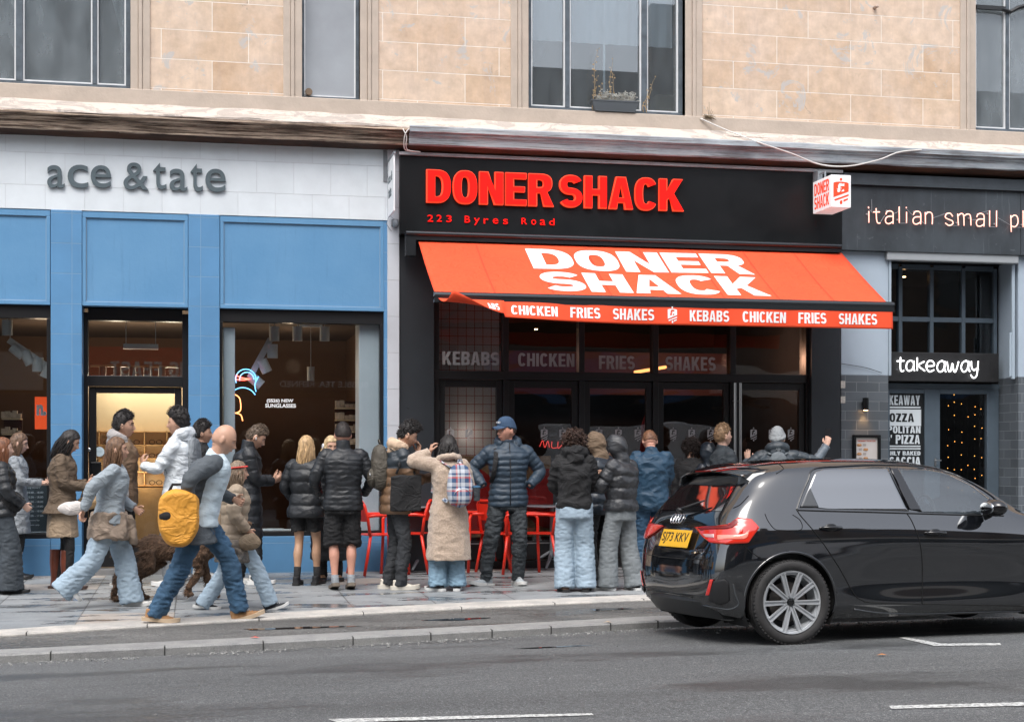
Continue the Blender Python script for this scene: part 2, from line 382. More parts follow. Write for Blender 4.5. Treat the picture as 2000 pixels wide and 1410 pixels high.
# sandstone ashlar
t = NT('sandstone_ashlar', .85)
src = t.map(rot=(R(90),0,0), loc=(.35,.0,0))
src2 = t.n.new('ShaderNodeVectorMath'); src2.operation = 'ADD'; t.l.new(t.tc, src2.inputs[0]); src2.inputs[1].default_value = (0,0,0)
sep = t.n.new('ShaderNodeSeparateXYZ'); t.l.new(t.tc, sep.inputs[0]); cmb = t.n.new('ShaderNodeCombineXYZ'); t.l.new(sep.outputs[0], cmb.inputs[0]); t.l.new(sep.outputs[2], cmb.inputs[1])
wob = t.noise(3, 2); xz = cmb.outputs[0]
mpz = t.map(src=xz, loc=(.4,-5.45+.33*4,0))
bk = brick(t, mpz, .97, .334, .004, (.53,.37,.245), (.66,.52,.40), (.84,.79,.73), off=.42)
bk2 = brick(t, mpz, .97, .334, .0, (0,0,0), (1,1,1), (.5,.5,.5), off=.42)
n1 = t.noise(1.1, 6); n2 = t.noise(7, 8); n3 = t.noise(2.4, 9, rough=.72, dist=1.2)
c = t.mix(t.ramp(n1, [(.38,0),(.62,.8)]), bk.outputs[0], (.66,.53,.43))
c = t.mix(.75, c, t.ramp(n2, [(.3,(.74,.72,.70)),(.7,(1.14,1.12,1.10))]), 'MULTIPLY'); c = t.mix(t.ramp(t.noise(1.4, 7, src=t.map((3.5,1,.45)), rough=.7), [(.52,0),(.72,.55)]), c, (.44,.34,.28))
c = t.mix(t.ramp(n3, [(.585,0),(.615,.8)]), c, (.46,.45,.44))
c = t.mix(t.ramp(t.noise(5.5, 9, rough=.75, dist=.6), [(.63,0),(.70,.6)]), c, (.17,.17,.17))
c = t.mix(t.ramp(bk.outputs['Fac'], [(.3,0),(.7,.8)]), c, (.86,.80,.72))
t.col(c); t.bump(t.mix(.5, t.ramp(bk.outputs['Fac'], [(0,1),(1,0)]), n2), .006)
m_stone = t.m
m_margin = mat('painted_stone_margin', (.46,.385,.32), .8, var=.10, vs=4, bump=.3, bs=35)
t = NT('peeling_ledge', .85)
a_ = t.noise(2.2, 8, rough=.7, dist=1.5, src=t.map((1,1,2.5)))
c = t.mix(t.ramp(a_, [(.50,0),(.53,1)]), (.56,.48,.42), (.40,.35,.31)); c = t.mix(t.ramp(t.noise(6, 8, src=t.map((1,1,2)), rough=.7), [(.66,0),(.70,1)]), c, (.33,.38,.42))
c = t.mix(t.ramp(t.noise(14, 6, src=t.map((.5,1,3))), [(.62,0),(.68,.8)]), c, (.30,.24,.2))
t.col(c); t.bump(a_, .03); m_ledge = t.m
t = NT('weathered_cornice', .8)
a_ = t.noise(1.0, 7, src=t.map((.9,1,2.2)), rough=.65); b_ = t.noise(5, 8, src=t.map((.35,3,14)), rough=.7)
c = t.ramp(a_, [(.34,(.15,.115,.09)),(.44,(.38,.29,.22)),(.56,(.58,.44,.33)),(.70,(.50,.44,.38))])
c = t.mix(t.ramp(b_, [(.47,.0),(.56,.95)]), c, (.06,.035,.022)); t.col(c); t.bump(b_, .01); m_cornice = t.m
t = NT('lead_cornice', .6)
a_ = t.noise(1.3, 7, src=t.map((.9,1,2.5)), rough=.65)
c = t.ramp(a_, [(.3,(.14,.155,.17)),(.5,(.32,.355,.385)),(.62,(.44,.46,.475)),(.76,(.36,.32,.29))])
c = t.mix(t.ramp(t.noise(5, 8, src=t.map((.3,3,16)), rough=.7), [(.52,0),(.60,.85)]), c, (.12,.10,.09)); t.col(c); m_lead = t.m
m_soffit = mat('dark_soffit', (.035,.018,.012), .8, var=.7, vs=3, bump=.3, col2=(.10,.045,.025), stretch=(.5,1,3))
def tiled(name, c, w_, h_, cm, var=.04, rough=.5, off=.5, mort=.003, dirt=None, dirtx=(.58,.7)):
    t = NT(name, rough); sep = t.n.new('ShaderNodeSeparateXYZ'); t.l.new(t.tc, sep.inputs[0]); cmb = t.n.new('ShaderNodeCombineXYZ')
    add = t.math('ADD', sep.outputs[0], sep.outputs[1]); t.l.new(add, cmb.inputs[0]); t.l.new(sep.outputs[2], cmb.inputs[1])
    c1 = tuple(k*(1-var) for k in c); c2 = tuple(min(1,k*(1+var)) for k in c)
    q = brick(t, cmb.outputs[0], w_, h_, mort, c1, c2, cm, off=off)
    cc = t.mix(.6, q.outputs[0], t.ramp(t.noise(2.5, 7), [(.3,.86),(.7,1.08)]), 'MULTIPLY')
    if dirt: cc = t.mix(t.ramp(t.noise(9, 8, rough=.75), [(dirtx[0],0),(dirtx[1],1)]), cc, dirt)
    t.col(cc); t.bump(t.ramp(q.outputs['Fac'], [(0,1),(1,0)]), .003); return t.m
m_wtile = tiled('white_fascia_tile', (.70,.745,.775), .42, .36, (.60,.62,.65), .02, .35, mort=.002)
m_btile = tiled('blue_block_paint', (.105,.26,.46), 1.4, .335, (.20,.34,.50), .04, .42, off=0.0, mort=.0035, dirt=(.30,.36,.42), dirtx=(.72,.80))
t = NT('blue_panel_paint', .42); c = t.mix(t.ramp(t.noise(1.3,6), [(.35,0),(.65,1)]), (.105,.262,.455), (.13,.295,.49))
c = t.mix(t.ramp(t.noise(3,7,src=t.map((5,1,.35)),rough=.7), [(.56,0),(.74,.35)]), c, (.06,.15,.27)); c = t.mix(t.ramp(t.noise(30,6,rough=.8), [(.72,0),(.75,.8)]), c, (.35,.42,.48)); t.col(c); t.bump(t.noise(18,4), .002); m_blue = t.m
m_bluei = mat('blue_riser_paint', (.10,.25,.44), .5, var=.12, vs=5, col2=(.13,.29,.48))
m_pier = tiled('pale_pier_stone', (.52,.54,.58), .6, .42, (.40,.41,.44), .04, .6, off=0.0)
m_dtile = tiled('grey_brick_tile', (.105,.12,.135), .30, .118, (.22,.24,.255), .16, .32, mort=.0035)
m_lblue = mat('pale_blue_render', (.36,.43,.50), .6, var=.06, vs=2, bump=.05)
m_slate = mat('slate_timber_paint', (.07,.095,.12), .42, var=.12, vs=3)
t = NT('dusty_dark_fascia', .55)
c = t.mix(t.ramp(t.noise(1.2,6,src=t.map((1,1,.6))), [(.35,0),(.7,1)]), (.018,.023,.028), (.055,.068,.08)); c = t.mix(t.ramp(t.noise(9,9,rough=.8,dist=.8), [(.60,0),(.70,.5)]), c, (.22,.25,.27))
c = t.mix(t.ramp(t.noise(5,5,src=t.map((6,1,.35))), [(.62,0),(.75,.45)]), c, (.16,.19,.21)); t.col(c); m_dusty = t.m

# ground
def asphalt(name, base, spk, wet, wlo, seed):
    t = NT(name, .8); p = t.map(loc=(seed,seed,0))
    n0 = t.noise(48, 5, src=p, rough=.85); n1 = t.noise(130, 2, src=p); n2 = t.noise(.9, 6, src=t.map((.45,1.3,1), loc=(seed,0,0))); n3 = t.noise(55, 2, src=p)
    c = t.ramp(n0, [(.36,tuple(k*.5 for k in base)),(.5,base),(.64,tuple(k*1.9 for k in base))])
    c = t.mix(t.ramp(n1, [(.60,0),(.68,.9)]), c, spk); c = t.mix(t.ramp(n3, [(.66,0),(.70,.8)]), c, tuple(k*.8 for k in spk))
    c = t.mix(.55, c, t.ramp(t.noise(.7, 7, src=t.map((.25,1.6,1), loc=(seed*3,1,0)), rough=.65), [(.3,.55),(.7,1.5)]), 'MULTIPLY'); c = t.mix(t.ramp(t.noise(2.2, 9, src=t.map((1,1,1), loc=(0,seed,0)), rough=.7, dist=2.5), [(.493,0),(.5,.35),(.507,0)]), c, (.03,.03,.03))
    wetm = t.ramp(n2, [(wlo,0),(wlo+.10,1)])
    c = t.mix(wetm, c, t.mix(.30, c, (0,0,0))); t.col(c)
    r = t.ramp(wetm, [(0,.78),(1,wet)]); t.l.new(r, t.b.inputs['Roughness'])
    t.bump(t.mix(.4, n0, n1), .010); return t.m
m_road = asphalt('road_asphalt', (.078,.081,.083), (.38,.40,.39), .34, .54, 3.1)
m_lane = asphalt('lane_asphalt', (.105,.104,.10), (.30,.29,.27), .16, .44, 8.3)
t = NT('paving_slabs', .6)
mp = t.map(rot=(0,0,R(90)), loc=(.1,.2,0))
q = brick(t, mp, .62, .80, .006, (.225,.24,.25), (.295,.305,.31), (.11,.11,.11), off=.37)
qq = brick(t, mp, .62, .80, .0, (0,0,0), (1,1,1), (0,0,0), off=.37)
c = t.mix(t.ramp(qq.outputs[0], [(.80,0),(.86,.55)]), q.outputs[0], (.46,.38,.31))
c = t.mix(.85, c, t.ramp(t.noise(3, 8, rough=.7), [(.3,.72),(.7,1.22)]), 'MULTIPLY')
c = t.mix(.5, c, t.ramp(t.noise(160, 3), [(.3,.6),(.7,1.4)]), 'MULTIPLY')
wetm = t.math('MULTIPLY', t.ramp(t.noise(1.6, 8, rough=.7, src=t.map((.7,2.2,1))), [(.52,0),(.57,1)]), 1.0)
c = t.mix(wetm, c, t.mix(.45, c, (.02,.02,.02))); t.col(c)
t.l.new(t.ramp(wetm, [(0,.58),(1,.18)]), t.b.inputs['Roughness'])
t.bump(t.ramp(q.outputs['Fac'], [(0,1),(1,0)]), .004); m_slab = t.m
t = NT('pale_kerb_stone', .75)
c = t.mix(t.ramp(t.noise(4, 8, rough=.7), [(.4,0),(.62,1)]), (.50,.47,.43), (.34,.33,.31)); c = t.mix(.5, c, t.ramp(t.noise(120,3), [(.3,.6),(.7,1.4)]), 'MULTIPLY'); t.col(c); m_kerbw = t.m
t = NT('granite_kerb', .7)
c = t.mix(t.ramp(t.noise(5, 8, rough=.7), [(.4,0),(.62,1)]), (.27,.27,.26), (.20,.20,.20)); c = t.mix(.7, c, t.ramp(t.noise(170,3), [(.3,.5),(.7,1.5)]), 'MULTIPLY'); t.col(c); t.bump(t.noise(60,4), .004); m_kerbg = t.m
t = NT('worn_road_paint', .7)
c = t.mix(t.ramp(t.noise(40, 8, rough=.75), [(.46,0),(.58,1)]), (.60,.61,.59), (.17,.17,.17)); t.col(c); m_mark = t.m
m_puddle = mat('puddle_water', (.03,.03,.032), .02, spec=1.0)

# ---------------------------------------------------------------- ground, level with the threshold at z = 0
G1, GUT, CROWN = -.02, .062, .0
def unproj_ground(px, py, extra=0.0):
    v = 3.0
    for _ in range(40):
        a = (px-1000)/FPX; tt = (DIST-v)/(CC-SS*a); z = HC+(YH-py)*tt/FPX
        target = G1*v + extra; need = (HC-target)*FPX/(py-YH)          # depth along view
        v = DIST - need*(CC-SS*a)
    p = UP(px, py, v); return p
def kerbline(pts, extra=0.0):
    q = [unproj_ground(x, y, extra) for x, y in pts]; return [(p.x, -p.y) for p in q]
kw0 = kerbline([(0,1228),(208,1217),(390,1208),(585,1194.5),(747,1183.5),(975,1172),(1267,1162)])
kw1 = kerbline([(0,1237),(208,1228),(390,1219),(585,1204),(747,1192.5),(975,1181.5),(1267,1171)])
kg0 = kerbline([(0,1268),(121,1263),(325,1253),(510,1243),(686,1235),(845,1227),(975,1219),(1105,1211.5),(1267,1204)])
kg1 = kerbline([(0,1278),(121,1273),(325,1264),(510,1254),(686,1245),(845,1237),(975,1229),(1105,1221.5),(1267,1214)])
XS = [-60,-30,-15,-8,-4] + [round(-2.4+.2*k, 3) for k in range(46)] + [8,9,10,12,16,24,40,70]
def kv(line, x, slope0, slope1):
    n = len(line); xs = np.array([p[0] for p in line]); vs = np.array([p[1] for p in line])
    co = np.polyfit(xs, vs, 2)
    if x < xs[0]: return np.polyval(co, xs[0]) + (x-xs[0])*slope0
    if x > xs[-1]: return np.polyval(co, xs[-1]) + (x-xs[-1])*slope1
    return float(np.polyval(co, x))
def KW0(x): return max(1.9, kv(kw0, x, -.10, -.09))
def KW1(x): return max(2.05, kv(kw1, x, -.10, -.09))
def KG0(x): return max(3.0, kv(kg0, x, -.08, -.07))
def KG1(x): return max(3.12, kv(kg1, x, -.08, -.07))
def zg_in(v): return G1*v
def zroad(x, v):
    vk = KG1(x); z0 = G1*vk - GUT; d = v-vk
    return z0 + .052*d - .0058*d*d if d < 4.4 else z0 + .052*4.4 - .0058*4.4*4.4 - .008*(d-4.4)
def GZ(x, v):
    return zg_in(v) if v < KG1(x)+.01 else zroad(x, v)
def strip(name, f0, f1, n, zf, material, label, name2=None, sub=1):
    mb = MB(); rs = []
    for x in XS:
        v0, v1 = f0(x), f1(x); rs.append([(x, -(v0+(v1-v0)*k/n), zf(x, v0+(v1-v0)*k/n)) for k in range(n+1)])
    mb.rings(rs, cap=False, closed=False)
    return tag(mb.build(name, material), label=label, kind='structure', cat=name.replace('_', ' '))
strip('pavement', lambda x: -8.0, KW0, 8, lambda x, v: zg_in(max(v,0)), m_slab, 'grey paving slabs with some tan ones and damp streaks in front of the shops')
strip('cycle_lane', KW1, KG0, 3, lambda x, v: zg_in(v)-.018, m_lane, 'damp strip of asphalt between the pale kerb and the grey kerb')
strip('road', KG1, lambda x: KG1(x)+11, 30, zroad, m_road, 'worn grey asphalt carriageway in the foreground')
strip('far_pavement', lambda x: KG1(x)+11, lambda x: 60, 3, lambda x, v: zroad(x, KG1(x)+11)+.004, m_slab, 'paving on the side of the street behind the camera')
def kerb(name, fa, fb, top, drop, material, label):
    mb = MB(); rs = []
    for x in XS:
        a, b = fa(x), fb(x)
        rs.append([(x, -a, zg_in(a)-.1), (x, -a, zg_in(a)+top), (x, -b+.012, zg_in(b)+top), (x, -b, zg_in(b)+top-.012), (x, -b, zg_in(b)-drop-.05)])
    mb.rings(rs, cap=False, closed=False)
    return tag(mb.build(name, material), label=label, kind='structure', cat='kerb')
kerb('pale_kerb', KW0, KW1, .004, .02, m_kerbw, 'pale worn kerb stone edging the paving')
kerb('granite_kerb', KG0, KG1, .003, GUT, m_kerbg, 'long grey kerb between the asphalt strip and the road')
# open joints between the kerb stones
mb = MB()
for px in (121, 325, 510, 686, 845, 975, 1105, 1240, 1350):
    x = unproj_ground(px, 1240).x; a, b = KG0(x), KG1(x)
    mb.box(x-.005, x+.005, -b-.003, -a, zg_in(a)-.07, zg_in(b)+.0045)
for k in range(14):
    x = -3.2+k*.93; a, b = KW0(x), KW1(x); mb.box(x-.004, x+.004, -b-.002, -a, zg_in(a)-.03, zg_in(b)+.006)
tag(mb.build('kerb_joints', mat('joint_dirt', (.04,.04,.038), .9)), 'dark open joints between the kerb stones', 'kerb joint', kind='structure')
# road markings
def mark(name, pxs, label):
    pts = []
    for (px, py) in pxs:
        v = 7.0
        for _ in range(60):
            a = (px-1000)/FPX; tt = (DIST-v)/(CC-SS*a); x = tt*(SS+CC*a); z = GZ(x, v)
            need = (HC-z)*FPX/(py-YH); v += .5*((DIST-need*(CC-SS*a))-v)
        pts.append((x, v))
    return pts
def marking(quads, label):
    mb = MB()
    for q in quads:
        p = mark('', q, ''); N = 10; rs = []
        for k in range(N+1):
            f = k/N; a = (p[0][0]+(p[1][0]-p[0][0])*f, p[0][1]+(p[1][1]-p[0][1])*f); b = (p[3][0]+(p[2][0]-p[3][0])*f, p[3][1]+(p[2][1]-p[3][1])*f)
            rs.append([(c_[0]*(1-g)+d_[0]*g, -(c_[1]*(1-g)+d_[1]*g), GZ(c_[0]*(1-g)+d_[0]*g, c_[1]*(1-g)+d_[1]*g)+.005) for g in (0,.5,1) for c_, d_ in ((a, b),)])
        mb.rings(rs, cap=False, closed=False)
    return tag(mb.build('road_marking', m_mark), label, 'road marking', kind='structure')
marking([[(640,1405),(1155,1393.5),(1160,1397.5),(660,1412)]], 'long white centre line dash at the bottom middle of the road')
marking([[(1735,1379),(2040,1371),(2040,1378),(1742,1385)]], 'white centre line dash at the bottom right of the road')
marking([[(1820,1257.5),(1953,1256.5),(1956,1260.5),(1822,1262)],[(1755,1246),(1768,1245),(1838,1257.2),(1822,1261)]], 'thin white parking bay corner mark beside the black car')
# puddles
def puddle(px, py, rx, rv, seed, label, lane=True):
    p = unproj_ground(px, py, -.018) if lane else None
    if not lane:
        x, v = mark('', [(px, py)], '')[0]; p = Vector((x, -v, 0))
    mb = MB(); ring = []; N = 40
    for k in range(N):
        a = 2*math.pi*k/N; f = 1+.45*noise.noise(Vector((math.cos(a)*1.3+seed, math.sin(a)*1.3, 0)))*1.6
        x = p.x+rx*f*math.cos(a); v = -p.y+rv*f*math.sin(a)+.1*(x-p.x)*-1
        ring.append((x, -v, (zg_in(v)-.018 if lane else GZ(x, v))+.004))
    mb.add(ring, [tuple(range(N))]); return tag(mb.build('puddle', m_puddle), label, 'puddle', kind='structure')
puddle(1190, 1190, .22, .07, 1.1, 'small puddle on the asphalt strip nearest the parked car')
puddle(880, 1210, .26, .07, 2.3, 'puddle on the asphalt strip in the middle of the photo')
puddle(590, 1226, .42, .06, 3.7, 'long thin puddle on the asphalt strip near the striding man')
puddle(1075, 1264, .26, .035, 4.1, 'shallow wet patch on the road just off the grey kerb', lane=False)
# grit in the gutter
mb = MB()
def stone(p, r):
    a = random.random()*6; M = Matrix.Rotation(a, 3, 'Z') @ Matrix.Rotation(random.random()*2, 3, 'X')
    q = [Vector(d)*r*random.uniform(.6,1.2) for d in ((1,0,0),(-1,0,0),(0,.8,0),(0,-.8,0),(0,0,.6),(0,0,-.5))]
    mb.add([M@d+Vector(p) for d in q], [(0,2,4),(2,1,4),(1,3,4),(3,0,4),(2,0,5),(1,2,5),(3,1,5),(0,3,5)])
for k in range(2600):
    x = random.uniform(-2.2, 9.5); d = abs(random.gauss(0, .16)) + .01
    if x > 4: d = abs(random.gauss(0,.35))+.02
    dens = .5+.5*noise.noise(Vector((x*1.7, 0, 0)))*2
    if random.random() > dens+.25: continue
    v = KG1(x)+d; stone((x, -v, zroad(x, v)+.004), random.uniform(.003,.012) if random.random() < .93 else random.uniform(.012,.022))
tag(mb.build('gutter_gravel', mat('gravel', (.27,.27,.26), .8, var=.5, vs=30)), 'loose grit lying in the gutter along the grey kerb', 'gravel', kind='stuff')
mb = MB()
for k in range(300):
    x = random.uniform(-2.2, 4.5); v = random.uniform(KW1(x)+.02, KG0(x)); stone((x, -v, zg_in(v)-.014), random.uniform(.003,.009))
for k in range(160):
    x = random.uniform(-2, 7); v = random.uniform(KG1(x), 9.6); stone((x, -v, zroad(x, v)+.003), random.uniform(.003,.008))
tag(mb.build('road_grit', mat('gravel', (.27,.27,.26))), 'scattered small stones on the asphalt', 'grit', kind='stuff')
def leaf(px, py, lab, c):
    x, v = mark('', [(px, py)], '')[0]; mb = MB(); z = GZ(x, v)+.008
    mb.add([(x-.04,-v,z),(x-.01,-v-.02,z+.008),(x+.04,-v-.005,z),(x+.01,-v+.02,z+.006),(x,-v,z+.012)], [(0,1,4),(1,2,4),(2,3,4),(3,0,4)])
    tag(mb.build('fallen_leaf', mat('leaf_'+str(px), c, .6)), lab, 'leaf')
leaf(1722, 1281, 'small orange leaf lying on the open road below the car', (.6,.22,.05))
leaf(498, 1247, 'tiny red scrap on the asphalt strip beside the striding man', (.7,.06,.02))
leaf(1192, 1228, 'crumpled pale leaf in the gutter left of the car', (.5,.36,.22))
# ---------------------------------------------------------------- the tenement above the shops
XL, XR = -14.0, 24.0
bld = empty('tenement_building', (0,0,0), label='blond sandstone tenement with grey sash windows above the three shops', cat='building')
def fb(mb, p0, p1, z0, z1, v0, v1, m=None): return mb.box(FX(p0, v1) if p0 is not None else XL, FX(p1, v1) if p1 is not None else XR, -v0, -v1, z0, z1, m)
ZS = 5.43                                   # underside of the window openings
wins = [(-95, 255), (590, 703), (1032, 1338), (1905, 2230)]
edges = [XL] + [FX(p) for w_ in wins for p in w_] + [XR]
mb = MB()
for i in range(0, len(edges), 2): mb.box(edges[i], edges[i+1], .45, 0, 5.2, 8.2)
mb.box(XL, XR, .45, 0, 8.2, 14.5); mb.build('wall', m_stone, bld)
# painted margins round the openings
for (a, b) in wins:
    mb = MB()
    for (x0, x1) in ((FX(a)-.215, FX(a)), (FX(b), FX(b)+.215)):
        inner = x1 if x0 < FX(a)-.1 else x0; outer = x0 if inner == x1 else x1; s_ = 1 if inner == x1 else -1
        mb = MB(); mb.box(inner-s_*.085, inner, .14, -.018, ZS, 8.1); mb.box(inner-s_*.13, inner-s_*.087, .1, -.034, ZS, 8.1); mb.box(outer, inner-s_*.132, .1, -.022, ZS, 8.1)
        mb.build('window_margin', m_margin, bld, bevel=.008)
mb = MB(); mb.box(XL, XR, .4, -.045, 5.235, ZS+.004); mb.build('sill_course', m_margin, bld, bevel=.01)
# sloping peeling ledge and the moulded cornice, extruded in short steps so that edges wander
def profile_run(name, prof, x0, x1, material, amp, seed):
    mb = MB(); n = int((x1-x0)/.12); rs = []
    for i in range(n+1):
        x = x0+(x1-x0)*i/n
        rs.append([(x, -(v+amp*noise.noise(Vector((x*1.9+seed, j*.7, 0)))), z+amp*.7*noise.noise(Vector((x*2.6, j*1.3, seed)))) for j, (v, z) in enumerate(prof)])
    mb.rings(rs, cap=True, closed=False); return mb.build(name, material, bld)
profile_run('ledge', [(.0,5.27),(.05,5.262),(.16,5.20),(.27,5.13),(.34,5.095),(.345,5.07)], XL, XR, m_ledge, .022, 1.0)
XC = FX(800, .35)
profile_run('cornice', [(.345,5.075),(.35,5.045),(.315,5.035),(.31,5.01),(.285,5.005),(.28,4.99),(.26,4.985),(.25,4.955),(.245,4.90),(.22,4.895)], XL, XC, m_cornice, .008, 2.0)
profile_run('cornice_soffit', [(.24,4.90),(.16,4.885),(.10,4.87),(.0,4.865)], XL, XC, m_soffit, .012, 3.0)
profile_run('lead_cornice', [(.35,5.10),(.37,5.085),(.37,5.03),(.335,5.02),(.33,4.995),(.315,4.99),(.305,4.965),(.30,4.90),(.28,4.885)], XC, XR, m_lead, .008, 4.0)
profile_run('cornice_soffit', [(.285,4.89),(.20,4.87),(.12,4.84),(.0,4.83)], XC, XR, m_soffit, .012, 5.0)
# solid core behind the mouldings and the floor slab over the shops
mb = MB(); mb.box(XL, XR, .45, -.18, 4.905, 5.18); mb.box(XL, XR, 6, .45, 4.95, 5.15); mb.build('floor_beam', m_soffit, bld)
# windows
m_wf = mat('weathered_window_paint', (.075,.095,.115), .6, var=.35, vs=8, bump=.2, bs=60)
m_wb = mat('white_putty', (.66,.67,.68), .6, var=.08)
m_dirty = glass('dirty_window_glass', (.55,.6,.63), 2.1, 0, dirt=.34)
m_clear = glass('upper_window_glass', (.72,.77,.80), 2.3, 0, dirt=.14)
m_room = mat('dark_room', (.05,.05,.052), .9)
m_net = mat('net_curtain', (.62,.64,.66), .9)
def upper_window(name_glass, x0, x1, mull, zb, gz=.13, fw=.055, open_left=False):
    w_ = MB(); w_.box(x0, x1, gz+.06, gz-.04, ZS+.005, ZS+.065); w_.box(x0, x0+fw, gz+.06, gz-.04, ZS+.065, 8.1); w_.box(x1-fw, x1, gz+.06, gz-.04, ZS+.065, 8.1)
    for mx, mw in mull: w_.box(mx-mw/2, mx+mw/2, gz+.06, gz-.045, ZS+.065, 8.1)
    win = w_.build('window', m_wf, bld, bevel=.005)
    xs = [x0+fw] + [q for mx, mw in mull for q in (mx-mw/2, mx+mw/2)] + [x1-fw]
    pt = MB()
    for i in range(0, len(xs), 2):
        a, b = xs[i], xs[i+1]; p = MB(); p.box(a+.002, b-.002, gz+.012, gz+.008, ZS+.067, 8.1); p.build('pane', name_glass, win)
        pt.box(a, a+.016, gz+.006, gz-.026, ZS+.065, 8.1); pt.box(b-.016, b, gz+.006, gz-.026, ZS+.065, 8.1); pt.box(a+.016, b-.016, gz+.006, gz-.026, ZS+.065, ZS+.082)
    pt.build('putty_bead', m_wb, win); return win
a, b = FX(-95), FX(255); upper_window(m_dirty, a, b, [(FX(38,-.1), .075), (FX(185,-.1), .05)], 0)
a, b = FX(1032), FX(1338); w3 = upper_window(m_clear, a, b, [(FX(1108,-.1), .055), (FX(1258,-.1), .07)], 0)
mb = MB(); x = FX(1178,-.2); mb.box(x-.012, x+.012, .17, .15, ZS+.07, 8.1); mb.build('glazing_bar', m_wb, w3)
mb = MB(); x = FX(1325,-.3); mb.box(x-.012, x+.03, .30, .27, ZS+.03, 8.1); mb.build('glazing_bar', m_wb, w3)
a, b = FX(1905), FX(2230); w4 = upper_window(m_dirty, a, b, [(FX(1967,-.1), .045)], 0)
mb = MB(); z = FZ(18,1930,-.1); mb.box(a+.05, FX(1960,-.1), .09, .05, z-.02, z+.03)
mb.tube([(FX(1957,-.05), .07, z), (FX(1975,-.05), .07, z-.03), (FX(1990,-.05), .07, z+.03), (FX(2030,-.05), .07, z+.12)], .026, 8); mb.build('curved_transom', m_frame, w4)
a, b = FX(590), FX(703)
mb = MB(); mb.box(a, a+.03, .16, .09, ZS, 8.1); mb.box(b-.04, b, .16, .09, ZS, 8.1); mb.box(a+.03, b-.04, .16, .09, ZS, ZS+.05)
w2 = mb.build('window', m_wf, bld, bevel=.004)
mb = MB(); mb.box(a+.03, b-.04, .16, .13, ZS+.05, 8.1); mb.build('blanking_panel', mat('grey_blank_panel', (.30,.32,.345), .35, var=.12, vs=1.5, bump=.02), w2)
mb = MB(); mb.box(a+.03, a+.045, .13, .105, ZS+.05, 8.1); mb.box(b-.055, b-.04, .13, .105, ZS+.05, 8.1); mb.box(a+.045, b-.055, .13, .105, ZS+.05, ZS+.066); mb.build('putty_bead', m_wb, w2)
mb = MB(); x, z = FX(604,0), FZ(177,604,0); mb.lathe([(.0,0),(.04,0),(.044,.02),(.03,.03),(.03,.075),(.024,.078),(.022,.02),(0,.02)], 16, 'y', c=(x, .055, z)); mb.build('vent_pipe', mat('bronze_pipe', (.16,.11,.07), .5), w2, smooth=True, autosm=R(35))
# rooms behind the upper windows
mb = MB(); mb.box(XL, XR, 3.0, 2.9, 5.2, 9); mb.box(XL, XR, 3, .5, 8.3, 8.4); mb.box(XL, XR, 3, .46, 5.16, 5.2); mb.build('back_wall', m_room, bld)
def curtain(pts_top, z0, z1, y, name='curtain'):
    mb = MB(); N = 60; rs = []
    for k in range(14):
        f = k/13; z = z1+(z0-z1)*f; xa, xb = pts_top(f); rs.append([(xa+(xb-xa)*i/N, y+.012*math.sin(i*1.15+f*2)+.006*math.sin(i*2.7), z) for i in range(N+1)])
    mb.rings(rs, cap=False, closed=False); return mb.build(name, m_net, bld, smooth=True)
x1 = FX(250); curtain(lambda f: (x1-.42+.36*f**1.6, x1), ZS+.6, 8, .30)
x1 = FX(32); curtain(lambda f: (x1-1.2, x1-.02-.55*f**1.3), ZS+.45, 8, .30)
x0, x1 = FX(1040), FX(1332); curtain(lambda f: (x0, x1), FZ(88,1180,-.4), 8, .38, 'net_curtain')
mb = MB(); mb.ell((FX(1045,-.6), .75, FZ(90,1045,-.5)), (.16,.16,.13), 20, 12); mb.box(FX(1045,-.6)-.01, FX(1045,-.6)+.01, .74, .76, 5.3, FZ(90,1045,-.5)); mb.build('floor_lamp', mat('lampshade', (.20,.21,.22), .7), bld, smooth=True, autosm=R(30))
mb = MB(); mb.box(FX(1290,-.6), FX(1345,-.6), 1.1, .8, 5.3, FZ(175,1300,-.6)); mb.build('armchair', mat('tan_cloth', (.4,.33,.24), .9), bld, bevel=.05)
# bolt left in the wall
mb = MB(); p = UP(1711, 14, .05); mb.tube([(p.x,0,p.z),(p.x,-.07,p.z),(p.x+.01,-.09,p.z-.01)], [.02,.022,.01], 8); mb.build('wall_bolt', mat('rusty_iron', (.35,.27,.22), .8, var=.3), bld, smooth=True)

# window box with dried flowers
pb = UP(1200, 224, .02); wbx = empty('window_box', (pb.x, -.0, ZS+.006), label='grey plastic window box of dried flowers on the sill above the red sign', cat='planter')
mb = MB(); L = .285; rs = []
for (z, s_, d) in ((0,.86,.07),(.07,.95,.08),(.115,1.0,.085),(.116,1.04,.09),(.13,1.04,.09),(.13,.98,.078),(.09,.95,.07)):
    rs.append([(-L*s_, -d*.9, z), (L*s_, -d*.9, z), (L*s_, d*.5, z), (-L*s_, d*.5, z)])
mb.rings(rs); mb.build('trough', mat('grey_plastic', (.075,.085,.095), .5), wbx)
mb = MB(); random.seed(3)
for k in range(230):
    x = random.uniform(-.2,.24); h = random.uniform(.05,.14)*(1.15 if abs(x) > .1 else 1); y = random.uniform(-.05,.03); d = Vector((random.uniform(-.06,.06), random.uniform(-.03,.03), h))
    mb.tube([(x,y,.09), Vector((x,y,.09))+d*.6, Vector((x+random.uniform(-.02,.02),y,.09))+d], [.0022,.002,.0012], 4)
    e = Vector((x,y,.09))+d
    for q in range(3):
        c_ = e+Vector((random.uniform(-.014,.014),random.uniform(-.01,.01),random.uniform(-.02,.01))); r = random.uniform(.004,.009); mb.ell(c_, (r,r,r*.8), 5, 4)
mb.build('dried_flowers', mat('dry_stems', (.42,.36,.27), .9, var=.4, vs=25, col2=(.55,.57,.55)), wbx)
mb = MB()
